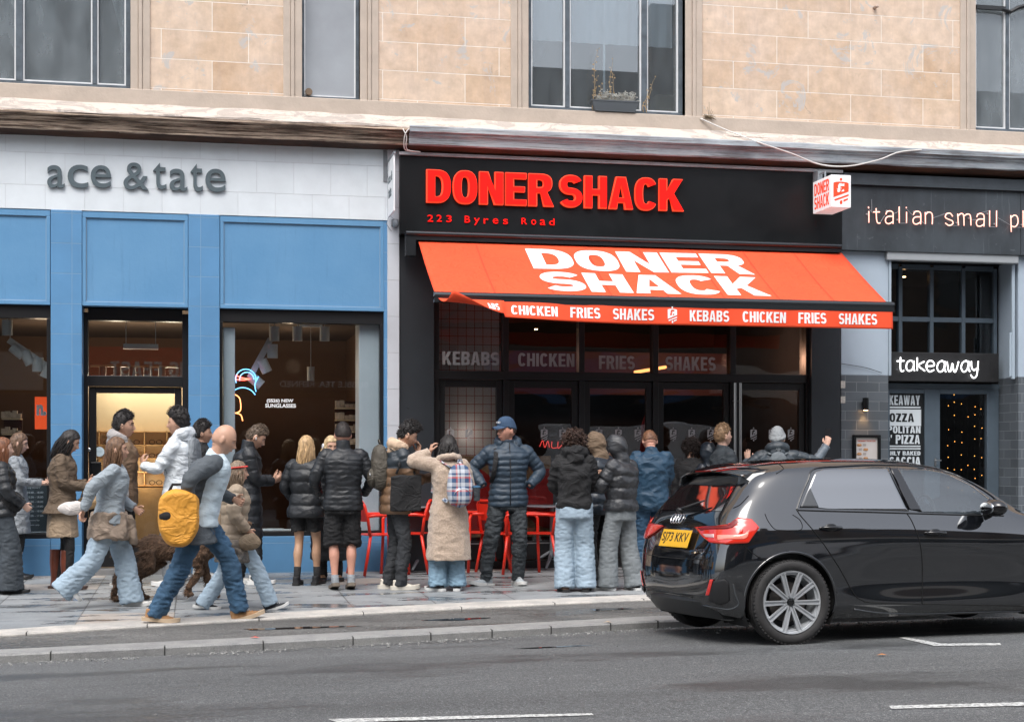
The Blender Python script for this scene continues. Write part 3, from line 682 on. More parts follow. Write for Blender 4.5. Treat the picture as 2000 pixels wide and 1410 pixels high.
for (x0, h, lean) in ((-.26,.72,.05),(-.24,.40,.02),(-.05,.62,.02),(.02,.5,-.07),(.40,.42,.12),(.36,.3,.1),(-.15,.3,-.03)):
    base = Vector((x0,-.01,.02)); pts = [base+Vector((lean*f*f+.012*math.sin(f*9+x0*7), 0, h*f)) for f in [k/9 for k in range(10)]]
    mb.tube(pts, [.004-.003*k/9 for k in range(10)], 5)
    for k in range(int(h*30)):
        p = pts[random.randint(1,9)]; c_ = p+Vector((random.uniform(-.025,.025), random.uniform(-.01,.01), random.uniform(-.02,.02))); mb.ell(c_, (random.uniform(.004,.01),.004,random.uniform(.005,.014)), 5, 4)
mb.build('dry_stem', mat('dry_stems2', (.38,.26,.13), .9, var=.3, vs=20), wbx)
random.seed(7)

# cables
def cable(pts, r, label, material, v=.30):
    P_ = [UP(px, py, vv) for px, py, vv in pts]; q = []
    for i in range(len(P_)-1):
        a, b, c_, d = P_[max(i-1,0)], P_[i], P_[i+1], P_[min(i+2,len(P_)-1)]
        for k in range(8):
            f = k/8; q.append(.5*((2*b)+(c_-a)*f+(2*a-5*b+4*c_-d)*f*f+(3*b-a-3*c_+d)*f**3))
    q.append(P_[-1]); mb = MB(); mb.tube(q, r, 6); return tag(mb.build('cable', material, smooth=True), label, 'cable')
m_cab = mat('pale_cable', (.62,.60,.57), .6)
cable([(1368,232,.06),(1420,255,.15),(1480,278,.37),(1545,300,.42),(1600,321,.42),(1655,325,.42),(1715,313,.42),(1755,298,.40),(1800,293,.37)], .009, 'pale cable sagging across the cornice above the cube sign', m_cab)
for k, (a, b, lb) in enumerate(((806,797,'pale cable looping down the cornice end, left of its twin'), (784,790,'short pale cable at the cornice end above the white pier'))):
    cable([(a,246,.22),(b-2+k,256,.40),(790+k*4,268,.40),(789+k*4,285,.36),(793+k*5,294,.3),(812+k*9,297,.22)], .006, lb, m_cab)
cable([(780,302,.19),(1000,308,.20),(1180,316,.20),(1380,323,.20),(1500,329,.20),(1560,330,.21),(1590,331,.24),(1598,340,.30)], .004, 'thin wire running along the top of the black fascia to the cube sign', mat('dark_wire', (.20,.20,.21), .5))
mb = MB(); random.seed(11); c0 = UP(1385, 232, .05)
for k in range(60): d = Vector((random.uniform(-.09,.09), random.uniform(-.04,.03), random.uniform(-.02,.05))); mb.tube([c0, c0+d*.5+Vector((0,0,.01)), c0+d], .0022, 4)
for (dx, dy) in ((-.02,.14),(.03,.11),(.0,.2),(.05,.09)): mb.tube([c0, c0+Vector((dx*.5,0,dy*.5)), c0+Vector((dx,0,dy))], .002, 4)
tag(mb.build('weed', mat('dry_weed', (.16,.12,.07), .9)), 'small dried weed growing from the sill course beside the flower window', 'plant')
random.seed(7)

# ---------------------------------------------------------------- spectacle shop
sh = empty('blue_shopfront', (0,0,0), label='blue painted spectacle shopfront with white tiled fascia and two display windows', cat='shopfront')
ZF0, ZF1, ZP, ZW, ZSI = 4.055, 4.87, 3.0, 2.965, .44
mb = MB(); mb.box(XL, FX(757,.03), .3, -.03, ZF0, ZF1); mb.build('fascia', m_wtile, sh)
def pil(p0, p1, z1=ZF0): 
    mb = MB(); fb(mb, p0, p1, -.1, z1, -.42, .035); mb.build('pilaster', m_btile, sh, bevel=.006)
pil(99, 160); pil(368, 429); mb = MB(); mb.box(XL, FX(-72), .42, -.035, -.1, ZF0); mb.build('pilaster', m_btile, sh)
mb = MB(); fb(mb, 750, 757, -.1, ZF0, -.42, .02); mb.build('pilaster', m_btile, sh)
for (a, b) in ((-72, 99), (160, 368), (429, 750)):
    xa, xb = FX(a), FX(b); mb = MB(); mb.box(xa+.001, xb-.001, .35, .0, ZP, ZF0-.002)
    f = .045; mb.box(xa+.004, xb-.004, .0, -.022, ZP+.0, ZP+f); mb.box(xa+.004, xb-.004, .0, -.022, ZF0-.075, ZF0-.004); mb.box(xa+.004, xa+f, .0, -.022, ZP+f, ZF0-.075); mb.box(xb-f, xb-.004, .0, -.022, ZP+f, ZF0-.075)
    mb.build('transom_panel', m_blue, sh, bevel=.004)
    mb = MB()
    for (q0, q1, r0, r1) in ((xa+f, xb-f, ZP+f, ZP+f+.008), (xa+f, xb-f, ZF0-.083, ZF0-.075)): mb.box(q0, q1, .002, -.006, r0, r1)
    mb.box(xa+f, xa+f+.007, .002, -.006, ZP+f+.008, ZF0-.083); mb.box(xb-f-.007, xb-f, .002, -.006, ZP+f+.008, ZF0-.083); mb.build('panel_bead', mat('worn_edge', (.24,.33,.42), .6), sh)
for (a, b) in ((-72, 99), (429, 750)):
    xa, xb = FX(a), FX(b)
    mb = MB(); mb.box(xa+.001, xb-.001, .35, -.012, -.1, ZSI-.03); mb.build('stall_riser', m_btile, sh, bevel=.004)
    fr = MB(); g = .09
    fr.box(xa+.001, xb-.001, .2, .02, ZSI-.03, ZSI+.025); fr.box(xa+.001, xb-.001, .2, .03, ZW-.11, ZP-.002); fr.box(xa+.002, xa+.035, .2, .03, ZSI+.025, ZW-.11); fr.box(xb-.045, xb-.002, .2, .03, ZSI+.025, ZW-.11)
    win = fr.build('shop_window', m_frame, sh, bevel=.003)
    p = MB(); p.box(xa+.035, xb-.045, .106, .10, ZSI+.025, ZW-.11); p.build('pane', m_glass, win)
# door between the pilasters
xa, xb = FX(160), FX(368); dv = .28
fr = MB(); fr.box(xa+.002, xa+.05, dv+.08, dv-.06, .05, ZP-.05); fr.box(xb-.07, xb-.002, dv+.08, dv-.06, .05, ZP-.05); fr.box(xa+.05, xb-.07, dv+.08, dv-.06, 2.86, ZP-.002)
zt = FZ(750, 270, -.25); fr.box(xa+.05, xb-.07, dv+.08, dv-.06, zt-.03, zt+.09)
dr = fr.build('door_frame', m_frame, sh, bevel=.004)
mb = MB(); mb.box(xa+.05, xb-.07, dv+.012, dv+.006, zt+.09, 2.86); mb.build('pane', m_glass, dr)
lf = MB(); x0, x1 = xa+.055, xb-.075; z0, z1 = .07, zt-.035
lf.box(x0, x0+.085, dv+.03, dv-.02, z0, z1); lf.box(x1-.08, x1, dv+.03, dv-.02, z0, z1); lf.box(x0+.085, x1-.08, dv+.03, dv-.02, z1-.07, z1); lf.box(x0+.085, x1-.08, dv+.03, dv-.02, z0, z0+.26)
door = lf.build('door', m_frame, sh, bevel=.004)
mb = MB(); mb.box(x0+.085, x1-.08, dv+.008, dv+.002, z0+.26, z1-.07); mb.build('pane', m_glass, door)
mb = MB(); mb.box(x0+.02, x0+.14, dv-.03, dv-.06, .72, 1.26); mb.build('handle', m_black, door, bevel=.01)
mb = MB(); p = UP(174, 878, -dv+.03); mb.lathe([(0,0),(.018,0),(.02,-.01),(.01,-.016),(0,-.016)], 14, 'y', c=(p.x, dv-.02, p.z)); mb.build('lock', m_steel, door, smooth=True, autosm=R(30))
mb = MB(); p = UP(194, 882, -dv+.02); mb.lathe([(0,0),(.055,0),(.055,-.003),(0,-.003)], 28, 'y', c=(p.x, dv+.0, p.z)); st = mb.build('door_sticker', mat('pale_sticker', (.55,.66,.70), .5), door)
place_text(fonttext('push', .002), (p.x-.035, dv-.004, p.z-.013), (1,0,0), (0,0,1), .07, .032, 'lettering', mat('sticker_print', (.42,.52,.56), .5), st, .001)
mb = MB(); mb.box(xa, xb, .9, -.02, -.02, .055); mb.build('doorstep', mat('step_stone', (.20,.20,.20), .7, var=.2), sh)
# wall sign letters
FAC = -.03
sg = empty('wall_lettering', (FX(265,.05), -.03, FZ(350,265,.05)), label='grey raised lettering reading ace & tate on the white tiled fascia', cat='sign')
def to_local(par, o): o.location = Vector(o.location) - Vector(par.location)
def sign_text(parent, mbx, px0, px1, py_top, py_bot, v, depth, material, name='letters', pm=None):
    pm = pm if pm is not None else (px0+px1)/2
    zt_, zb_ = FZ(py_top, pm, v), FZ(py_bot, pm, v); x0, x1 = FX(px0, v), FX(px1, v)
    o = place_text(mbx, (x0, -v+depth, zb_), (1,0,0), (0,0,1), x1-x0, zt_-zb_, name, material, parent, depth)
    if parent is not None: o.location = -Vector(parent.location)
    return o
m_let = mat('grey_sign_letters', (.085,.115,.13), .5, var=.08)
for (s_, a, b, top, bot) in (('a',92,126,323,367),('c',132,172,322,367),('e',177,217,323,367),('&',241,290,318,371),('t',299,325,318,370),('a',331,366,330,373),('t',372,396,320,374),('e',401,441,330,375)):
    sign_text(sg, fonttext(s_, .03, offset=.003), a, b, top, bot, .065, .034, m_let, 'letter')
# projecting blade sign
bs = empty('projecting_sign', (FX(765,.3), -.03, 4.4), label='thin white blade sign on a grey bracket at the end of the white fascia', cat='sign')
x = FX(758.5,.1); mb = MB(); mb.box(x-.008, x+.008, -.13, -.64, 4.07, 4.70); o = mb.build('panel', m_white, bs, bevel=.002); o.location = -Vector(bs.location)
mb = MB(); mb.box(x-.05, x+.01, -.03, -.045, 4.50, 4.86); mb.box(x-.012, x+.012, -.045, -.66, 4.702, 4.73); mb.tube([(x,-.05,4.55),(x,-.3,4.70)], .01, 6); o = mb.build('bracket', m_grey, bs); o.location = -Vector(bs.location)
for k, (s_, z) in enumerate((('ace &', 4.44), ('tate', 4.27))):
    o = place_text(fonttext(s_, .004, offset=.015), (x-.009, -.18 , z), (0,-1,0), (0,0,1), .34 if k == 0 else .27, .11, 'lettering', m_let, bs, .002); o.location = -Vector(bs.location)
# pale pier between the shops
mb = MB(); fb(mb, 757, 780, -.1, 4.87, -.3, .06); tag(mb.build('stone_pier', m_pier, bevel=.005), 'narrow pale stone pier between the blue shop and the black shop', 'pier')
mb = MB(); p = UP(772, 438, .10); mb.ell((p.x, -.11, p.z), (.032,.04,.05), 14, 10); mb.box(p.x-.04, p.x+.04, -.06, -.075, p.z-.02, p.z+.06); mb.tube([(p.x+.03,-.08,p.z+.03),(p.x-.07,-.09,p.z+.10),(p.x-.10,-.08,p.z-.0),(p.x-.04,-.07,p.z-.08)], .004, 5)
tag(mb.build('junction_box', m_grey, smooth=True, autosm=R(40)), 'small grey junction box with a looped wire on the pale pier', 'junction box')

# shop interior
m_warmwall = mat('shop_wall', (.16,.085,.05), .8, var=.05); m_ceil = mat('shop_ceiling', (.12,.08,.06), .8); m_floor = mat('shop_floor', (.14,.08,.045), .5, var=.2)
itx0, itx1 = FX(-110), FX(757)-.05
room = MB(); room.box(itx0, itx1, 4.6, 4.5, 0, 3.2); 
rm = empty('shop_interior', (0,0,0), label='warm brown interior of the spectacle shop seen through its glass', cat='shop interior')
room.build('back_wall', m_warmwall, rm)
mb = MB(); mb.box(itx0, itx1, 4.6, .13, 3.0, 3.06); mb.build('ceiling', m_ceil, rm)
mb = MB(); mb.box(itx0, itx1, 4.6, .36, 0, .05); mb.build('floor', m_floor, rm)
mb = MB(); mb.box(itx0-.08, itx0, 4.6, .2, 0, 3.0); mb.box(itx1, itx1+.08, 4.6, .2, 0, 3.0); mb.build('side_wall', m_warmwall, rm)
mb = MB(); a, b = FX(700,-.2), FX(744,-.2); mb.box(a, b, .55, .14, .44, 2.88); mb.build('white_column', m_white, rm, bevel=.01)
mb = MB(); a, b = FX(436,-.15), FX(459,-.15); mb.box(a, b, .6, .14, .44, 2.80); mb.build('white_column', m_white, rm, bevel=.01)
mb = MB(); mb.box(FX(459,-.2), FX(700,-.2), .8, .14, .40, .455); mb.build('window_board', m_white, rm)
# glowing pale niche wall with shelves of glasses behind the door
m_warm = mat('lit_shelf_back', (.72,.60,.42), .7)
y = 1.9; xa, xb = FX(160)-.5, FX(368)+.55
un = empty('display_shelving', ((xa+xb)/2, y, 0), label='warm lit shelving with rows of glasses behind the shop door', cat='shelving')
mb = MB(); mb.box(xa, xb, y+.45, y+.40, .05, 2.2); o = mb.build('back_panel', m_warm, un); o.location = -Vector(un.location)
mb = MB()
for k in range(5): mb.box(xa, xb, y+.40, y+.22, .95+.17*k, .962+.17*k)
for k in range(9): x = xa+(xb-xa)*k/8; mb.box(x-.006, x+.006, y+.40, y+.22, .95, 1.65)
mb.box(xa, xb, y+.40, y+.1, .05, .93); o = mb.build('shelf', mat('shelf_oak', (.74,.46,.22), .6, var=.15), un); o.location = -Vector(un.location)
m_spec = mat('spectacle_frame', (.05,.03,.02), .3)
def specs(c, s_=1, mt=None, parent=None):
    g = MB()
    for q in (-1, 1):
        pts = [Vector(c)+Vector((q*.034*s_+.027*s_*math.cos(a), 0, .021*s_*math.sin(a))) for a in [2*math.pi*k/10 for k in range(11)]]
        g.tube(pts, .0035*s_, 4)
        g.tube([Vector(c)+Vector((q*.062*s_, 0, .008)), Vector(c)+Vector((q*.066*s_, .13*s_, .004))], .003, 4)
    g.tube([Vector(c)+Vector((-.01*s_,0,.008)), Vector(c)+Vector((.01*s_,0,.008))], .003, 4); return g
k = 0
spots = ['on the lit shelf behind the door']
SPX = [xa+(xb-xa)*(i+.5)/8 for i in range(8)]
for r_ in range(4):
    for i in range(8):
        if random.random() < .12: continue
        tag(specs((SPX[i], y+.22, .995+.17*r_), 1.3).build('glasses', m_spec), 'pair of glasses on the lit shelves behind the shop door', 'glasses', 'glasses on the lit shelves behind the door')
# dark rack with lit shelves at the left window, and another beside the right column
def rack(px0, px1, y, z0, z1, n, label):
    x0, x1 = FX(px0, -y), FX(px1, -y); u = empty('display_rack', ((x0+x1)/2, y, z0), label=label, cat='rack'); mb = MB()
    for k in range(n): z = (z1-z0)*k/(n-1); mb.box(-(x1-x0)/2, (x1-x0)/2, -.1, .1, z, z+.015)
    mb.build('shelf', mat('rack_shelf', (.60,.40,.22), .6), u)
    mb = MB(); mb.box(-(x1-x0)/2, (x1-x0)/2, .101, .12, -.1, z1-z0+.1); mb.build('back_panel', mat('rack_back', (.10,.05,.03), .7), u)
    mb = MB()
    for k in range(n):
        for q in range(5):
            xx = -(x1-x0)/2+(x1-x0)*(q+.5)/5; z = (z1-z0)*k/(n-1)+.02; h = random.uniform(.03,.09); mb.box(xx-.03, xx+.02, -.06, .02, z, z+h)
    mb.build('boxes', mat('product_boxes', (.55,.38,.25), .6, var=.4, vs=9), u)
rack(5, 42, .9, .85, 1.75, 6, 'narrow lit rack of spectacle cases in the left window')
rack(655, 700, 1.0, .9, 1.9, 8, 'narrow lit rack of cases beside the white column in the right window')
mb = MB(); p0, p1 = FX(160,-2.4), FX(460,-2.4)
# sill magazines
mb = MB(); x = FX(512,-.3); mb.box(x-.18, x+.22, .42, .2, .456, .47); mb.box(x-.1, x+.25, .40, .24, .471, .482); tag(mb.build('magazines', m_white), 'white magazines lying on the window board by the glass', 'magazines')
# spot lamps hanging in the windows
def spot(px, py, v, lab, r=.058, h=.17, tilt=0, hang=None, grp=None, lit=False):
    p = UP(px, py, -v); u = empty('spot_lamp', p, label=lab, cat='lamp', group=grp)
    M = Matrix.Rotation(R(tilt), 4, 'Y'); q = MB(); q.lathe([(0,h/2),(r,h/2),(r,-h/2),(r*.9,-h/2),(r*.85,-h/2+.03),(0,-h/2+.03)], 20)
    b = MB(); b.join(q, M); b.build('lamp_shade', mat('white_lamp_metal', (.62,.58,.54), .45), u, smooth=True, autosm=R(35))
    top = (hang if hang else 2.95) - p.z; c_ = MB(); tp = M@Vector((0,0,h/2)); c_.tube([tp, (tp.x,0,top)], .004, 5); c_.box(-.14, .14, -.03, .03, top-.04, top); c_.build('cord', m_white, u)
    if lit:
        e = MB(); d = MB(); d.lathe([(0,-h/2+.026),(r*.8,-h/2+.026),(r*.8,-h/2+.022),(0,-h/2+.022)], 16); e.join(d, M); e.build('bulb', mat('lit_bulb', (1,.8,.5), .5, emit=(1,.72,.4), es=12), u)
    return u
for (px, lb) in ((536, 'first'), (581, 'second'), (634, 'third')): spot(px, 652, .5, lb+' white spot lamp from the left atop the right window', hang=2.93)
spot(607, 730, 1.2, 'small white spot lamp hanging lower down in the right window', r=.045)
spot(14, 640, .4, 'small white spot lamp at the top of the left window')
def cluster(px, py, v, lab, ang, n=4, sgn=1):
    p = UP(px, py, -v); u = empty('pendant_cluster', p, label=lab, cat='lamp'); b = MB(); dr_ = Vector((math.cos(R(ang)), 0, math.sin(R(ang))))
    b.obox((0,0,0), dr_*.26, (0,.025,0), dr_.cross(Vector((0,1,0)))*.035); b.tube([dr_*.24*sgn, (dr_*.24*sgn)+Vector((0,0,.5))], .005, 5); b.build('rail', mat('white_lamp_metal', (.62,.58,.54), .45), u)
    for k in range(n):
        q = MB(); q.lathe([(0,.08),(.062,.08),(.062,-.08),(.055,-.08),(.05,-.05),(0,-.05)], 18)
        M = Matrix.Translation(dr_*(-.2+.4*k/(n-1))+Vector((.05,0,-.09))) @ Matrix.Rotation(R(-50+25*k), 4, 'Y'); e = MB(); e.join(q, M)
        e.build('lamp_shade', mat('white_lamp_metal', (.62,.58,.54), .45), u, smooth=True, autosm=R(35))
cluster(508, 700, .55, 'tilted cluster of white spot lamps hanging in the right window', 62, 3)
cluster(55, 690, .55, 'tilted cluster of white spot lamps hanging in the left window', -35, 4, -1)
tl = empty('track_light', UP(262, 717, -1.0), label='rail of five small warm spot lamps seen through the glass over the door', cat='lamp')
mb = MB(); mb.box(-.5, .5, -.02, .02, 0, .02); mb.build('rail', mat('warm_rail', (.6,.35,.15), .4), tl)
for k in range(5): q = MB(); q.lathe([(0,0),(.04,0),(.04,-.12),(.03,-.12),(0,-.11)], 14, c=(-.36+.17*k,0,0)); q.build('lamp_shade', mat('track_lamp', (.30,.18,.1), .5), tl, smooth=True, autosm=R(35))
mb = MB(); p = UP(275, 677, -.9); mb.box(p.x-.2, p.x+.2, .88, .94, p.z-.03, p.z+.03); mb.tube([(p.x-.17,.9,p.z),(p.x-.17,.9,3)], .004, 5); mb.tube([(p.x+.17,.9,p.z),(p.x+.17,.9,3)], .004, 5); tag(mb.build('hanging_sensor', m_white), 'slim white bar hanging on two wires over the shop door', 'lamp')
# lights of the shop lamps
def point(p, e, c=(1,.72,.42), r=.1, name='lamp_light'):
    l_ = bpy.data.lights.new(name, 'POINT'); l_.energy = e; l_.color = c; l_.shadow_soft_size = r; o = bpy.data.objects.new(name, l_); COL.objects.link(o); o.location = p
point((FX(215), 1.85, 2.3), 11, (1,.80,.56)); point((FX(330), 1.85, 2.3), 11, (1,.80,.56)); point((FX(265), 1.9, 1.15), 3); point((FX(600), 2.6, 2.5), 3, (1,.7,.45)); point((FX(40), 2.4, 2.4), 4, (1,.7,.45)); point((FX(265), 1.2, 1.3), 2)
# writing on the right window
gv = -.098
wd = empty('window_decal', (FX(548), .098, FZ(788,548)), label='small white window lettering (SS26) NEW SUNGLASSES on the right display window', cat='decal')
for s_, a, b, t_, bo in (('(SS26) NEW', 521, 573, 779, 787.5), ('SUNGLASSES', 518, 578, 788.5, 796)):
    o = sign_text(wd, fonttext(s_, .002, offset=.03), a, b, t_, bo, gv, .002, m_textw)
# neon lines as glowing tubes; the blue and red figure is a built-in reflection
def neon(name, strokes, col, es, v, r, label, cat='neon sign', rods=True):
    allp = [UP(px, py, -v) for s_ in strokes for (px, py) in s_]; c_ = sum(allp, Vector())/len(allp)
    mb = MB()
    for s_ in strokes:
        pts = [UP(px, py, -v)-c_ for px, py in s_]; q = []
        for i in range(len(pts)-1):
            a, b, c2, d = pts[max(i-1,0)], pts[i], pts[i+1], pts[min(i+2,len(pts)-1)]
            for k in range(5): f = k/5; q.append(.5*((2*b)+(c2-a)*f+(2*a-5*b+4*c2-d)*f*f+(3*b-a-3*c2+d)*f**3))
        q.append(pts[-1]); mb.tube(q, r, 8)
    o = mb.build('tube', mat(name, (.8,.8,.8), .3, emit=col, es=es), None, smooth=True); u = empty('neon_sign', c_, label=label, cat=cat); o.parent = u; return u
arc = lambda cx, cy, rx, ry, a0, a1, n=8: [(cx+rx*math.cos(R(a0+(a1-a0)*k/n)), cy-ry*math.sin(R(a0+(a1-a0)*k/n))) for k in range(n+1)]
nb = neon('blue_neon_reflection', [arc(480,741,20,20,-10,200), arc(482,741,14,14,0,190), arc(474,790,30,33,150,35), [(500,765),(498,750),(505,735)]], (.10,.5,1), 1.5, .45, .006, 'reflection of a blue and red neon figure in the right window, built as tubes')  # reflected neon of the shop opposite, added as glowing tubes behind the pane
q = neon('red_neon_reflection', [[(461,733),(472,738),(488,740)],[(461,741),(476,742),(488,740)]], (1,.05,.02), 6, .44, .006, 'x'); 
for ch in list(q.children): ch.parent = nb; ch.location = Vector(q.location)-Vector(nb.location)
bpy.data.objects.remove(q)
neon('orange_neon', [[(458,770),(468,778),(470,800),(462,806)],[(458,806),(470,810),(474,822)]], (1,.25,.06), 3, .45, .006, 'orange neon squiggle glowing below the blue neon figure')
# opening hours board standing in the left window
p = UP(62, 985, -.25); ob = empty('hours_board', (p.x, .17, ZSI+.03), label='slim framed board of opening hours standing in the left window', cat='notice')
xw = FX(95,-.2)-FX(36,-.2); x0 = FX(36,-.2)-p.x; h = .55
mb = MB(); mb.box(x0, x0+xw, -.0, .012, 0, h); mb.build('panel', mat('hours_panel', (.09,.10,.11), .4), ob)
mb = MB(); mb.box(x0, x0+xw, -.004, 0, 0, .012); mb.box(x0, x0+xw, -.004, 0, h-.012, h); mb.box(x0, x0+.01, -.004, 0, .012, h-.012); mb.box(x0+xw-.01, x0+xw, -.004, 0, .012, h-.012); mb.build('border', m_textw, ob)
lines = ['opening hours', '10.00 - 18.00', '10.00 - 18.00', '10.00 - 18.00', '10.00 - 19.00', '10.00 - 18.00', '11.00 - 17.00', 'after hours by', 'appointment only']
for k, s_ in enumerate(lines): place_text(fonttext(s_, .002, offset=.01), (x0+.03 if k in (0,7,8) else x0+.10, -.0015, h-.06-k*.052), (1,0,0), (0,0,1), xw*.62 if k in (0,7,8) else xw*.52, .022, 'lettering', m_textw, ob, .002)
# orange display panel in the left window
mb = MB(); a, b = FX(68,-.9), FX(92,-.9); mb.box(a, b, .9, .93, FZ(838,80,-.9), FZ(775,80,-.9)); pp = tag(mb.build('light_box', mat('orange_panel', (.9,.10,.03), .5, emit=(1,.1,.02), es=.35)), 'small glowing orange panel with white letters in the left window', 'display')
place_text(fonttext('n.', .002, offset=.06), (a+.02, .895, FZ(812,80,-.9)), (1,0,0), (0,0,1), .11, .13, 'lettering', m_textw, pp, .003)
# ---------------------------------------------------------------- kebab shop
ks = empty('black_shopfront', (0,0,0), label='black kebab shopfront with glazed doors under the red awning', cat='shopfront')
XA, XB = FX(780,.1), FX(1642,.1)
mb = MB(); mb.box(XA, XB, .3, -.15, 3.885, 4.79); mb.build('fascia', m_black, ks, bevel=.006)
mb = MB(); mb.box(XA-.01, XB, .2, -.17, 4.794, 4.83); mb.build('fascia_flashing', mat('grey_flashing', (.38,.40,.42), .5, var=.2), ks)
def anth(p0, p1, v=.03):
    mb = MB(); x0, x1 = FX(p0, v), FX(p1, v); mb.box(x0, x1, .35, -v, -.1, 3.88); o = mb.build('side_panel', m_anth, ks, bevel=.004)
    mb = MB()
    for z in (.9, 1.9, 2.6, 3.2): 
        for f in (.25, .75):
            if random.random() < .8: mb.lathe([(0,0),(.008,0),(.006,-.004),(0,-.004)], 8, 'y', c=(x0+(x1-x0)*f, -v, z+random.uniform(-.1,.1)))
    mb.build('rivets', m_frame, o)
anth(780, 848); anth(1585, 1642)
xa, xb = FX(848,-.1), FX(1585,-.1); g = .12; ZT = 2.28
KP = [851, 987, 1135, 1279, 1430, 1577]       # post centre pixels at the transoms
fr = MB(); posts = [FX(p,-.1) for p in KP]
fr.box(xa-.02, xb+.02, .2, .06, ZT-.05, ZT+.05); fr.box(xa-.02, xb+.02, .2, .06, 3.75, 3.88); fr.box(xa-.02, xb+.02, .2, .06, -.05, .09)
for i, x in enumerate(posts):
    w_ = .035; fr.box(x-w_, x+w_, .2, .06, .09, ZT-.05); fr.box(x-w_, x+w_, .2, .06, ZT+.05, 3.75)
frame = fr.build('glazing_frame', m_frame, ks, bevel=.004)
for i in range(5):
    a, b = posts[i]+.035, posts[i+1]-.035
    mb = MB(); mb.box(a, b, .135, .13, ZT+.05, 3.75); tw = mb.build('transom_pane', m_glassd, frame)
    lf = MB(); r_ = .075; z0, z1 = .10, ZT-.055
    lf.box(a+.004, a+r_, .16, .10, z0, z1); lf.box(b-r_, b-.004, .16, .10, z0, z1); lf.box(a+r_, b-r_, .16, .10, z1-.085, z1); lf.box(a+r_, b-r_, .16, .10, z0, z0+.22)
    d = lf.build('glazed_door', m_frame, ks, bevel=.004)
    mb = MB(); mb.box(a+r_, b-r_, .135, .13, z0+.22, z1-.085); mb.build('pane', m_glassd, d)
    mb = MB(); mb.box(a+r_, b-r_, .098, .092, z0+.185, z0+.20); mb.build('trim', m_steel, d)
    if i in (0, 1): 
        mb = MB(); mb.box(a-.02, a+.004, .10, .085, 1.86, 1.98); mb.build('hinge', m_steel, d)
    if i == 4:
        mb = MB()
        for dx in (-.035, .035): mb.tube([(a+dx, .0, .35), (a+dx, .0, 2.22)], .016, 12)
        for z in (.6, 2.0): mb.tube([(a-.035, .0, z), (a-.035, .1, z)], .01, 8); mb.tube([(a+.035, .0, z), (a+.035, .1, z)], .01, 8)
        mb.build('pull_handle', m_steel, d, smooth=True, autosm=R(40))
        mb = MB(); mb.box(a-.13, a-.10, .098, .09, 1.42, 1.5); mb.build('lock_plate', m_steel, d)
# pale decals on the transom panes
m_decal = mat('frosted_vinyl', (.34,.34,.345), .7)
for s_, a, b, t_, bo in (('KEBABS', 864, 975, 687, 713), ('CHICKEN', 1012, 1122, 690, 716), ('FRIES', 1170, 1240, 695, 721), ('SHAKES', 1300, 1398, 697, 724)):
    mbx = letters(s_, .58, .2, .17, .09, .002); x0, x1 = FX(a,-.125), FX(b,-.125); z0, z1 = FZ(bo,(a+b)/2,-.125), FZ(t_,(a+b)/2,-.125)
    place_text(mbx, (x0, .128, z0), (1,0,0), (0,0,1), x1-x0, z1-z0, 'window_lettering', m_decal, ks, .002)
# emblem: hanging spit with slices, a cockerel's head cut out of it
def emblem(depth=.002):
    cu = bpy.data.curves.new('t', 'CURVE'); cu.dimensions = '2D'; cu.fill_mode = 'BOTH'; cu.extrude = depth/2
    def sp(o):
        q = cu.splines.new('POLY'); q.points.add(len(o)-1)
        for k, (a, b) in enumerate(o): q.points[k].co = (a, b, 0, 1)
        q.use_cyclic_u = True
    sp([(.21,.90)] + [(.25+.04*math.cos(a), .96+.04*math.sin(a)) for a in [math.pi*(1-k/6) for k in range(7)]] + [(.29,.90)])
    top = [(.0,.27),(.0,.80)] + [(.25-.25*math.cos(a), .80+.06*math.sin(a)) for a in [math.pi*k/10 for k in range(1,10)]] + [(.5,.80),(.5,.50)]
    sp(top)
    sp([(.155,.60),(.15,.72),(.19,.80),(.26,.81),(.30,.79),(.36,.81),(.36,.70),(.26,.70),(.22,.66),(.21,.60),(.24,.54),(.20,.47),(.14,.46),(.12,.54),(.14,.57),(.09,.61)])
    sp([(.26,.48),(.28,.55),(.35,.60),(.355,.51)])
    sp([(.24+.028*math.cos(a), .62+.028*math.sin(a)) for a in [2*math.pi*k/10 for k in range(10)]])
    sp([(.02,.19),(.5,.41),(.5,.34),(.06,.14)])
    sp([(.33,.19),(.49,.26),(.47,.19),(.33,.11)])
    sp([(.21,.14),(.29,.18),(.29,.06)] + [(.25+.04*math.cos(a), .06-.04*math.sin(a)) for a in [math.pi*k/6 for k in range(1,6)]] + [(.21,.06)])
    return _curve_mesh(cu)
em = emblem()
for px in (880, 916, 1063, 1099, 1170, 1208, 1246, 1315, 1351, 1388, 1472, 1508, 1545):
    x, z = FX(px,-.125), FZ(848, px,-.125); o = place_text(em, (x-.042, .128, z-.085), (1,0,0), (0,0,1), .084, .17, 'window_emblem', m_decal, ks, .001)
for px in (1352,): x, z = FX(px,-.125), FZ(930, px,-.125); place_text(em, (x-.042, .128, z-.085), (1,0,0), (0,0,1), .084, .17, 'window_emblem', m_decal, ks, .001)
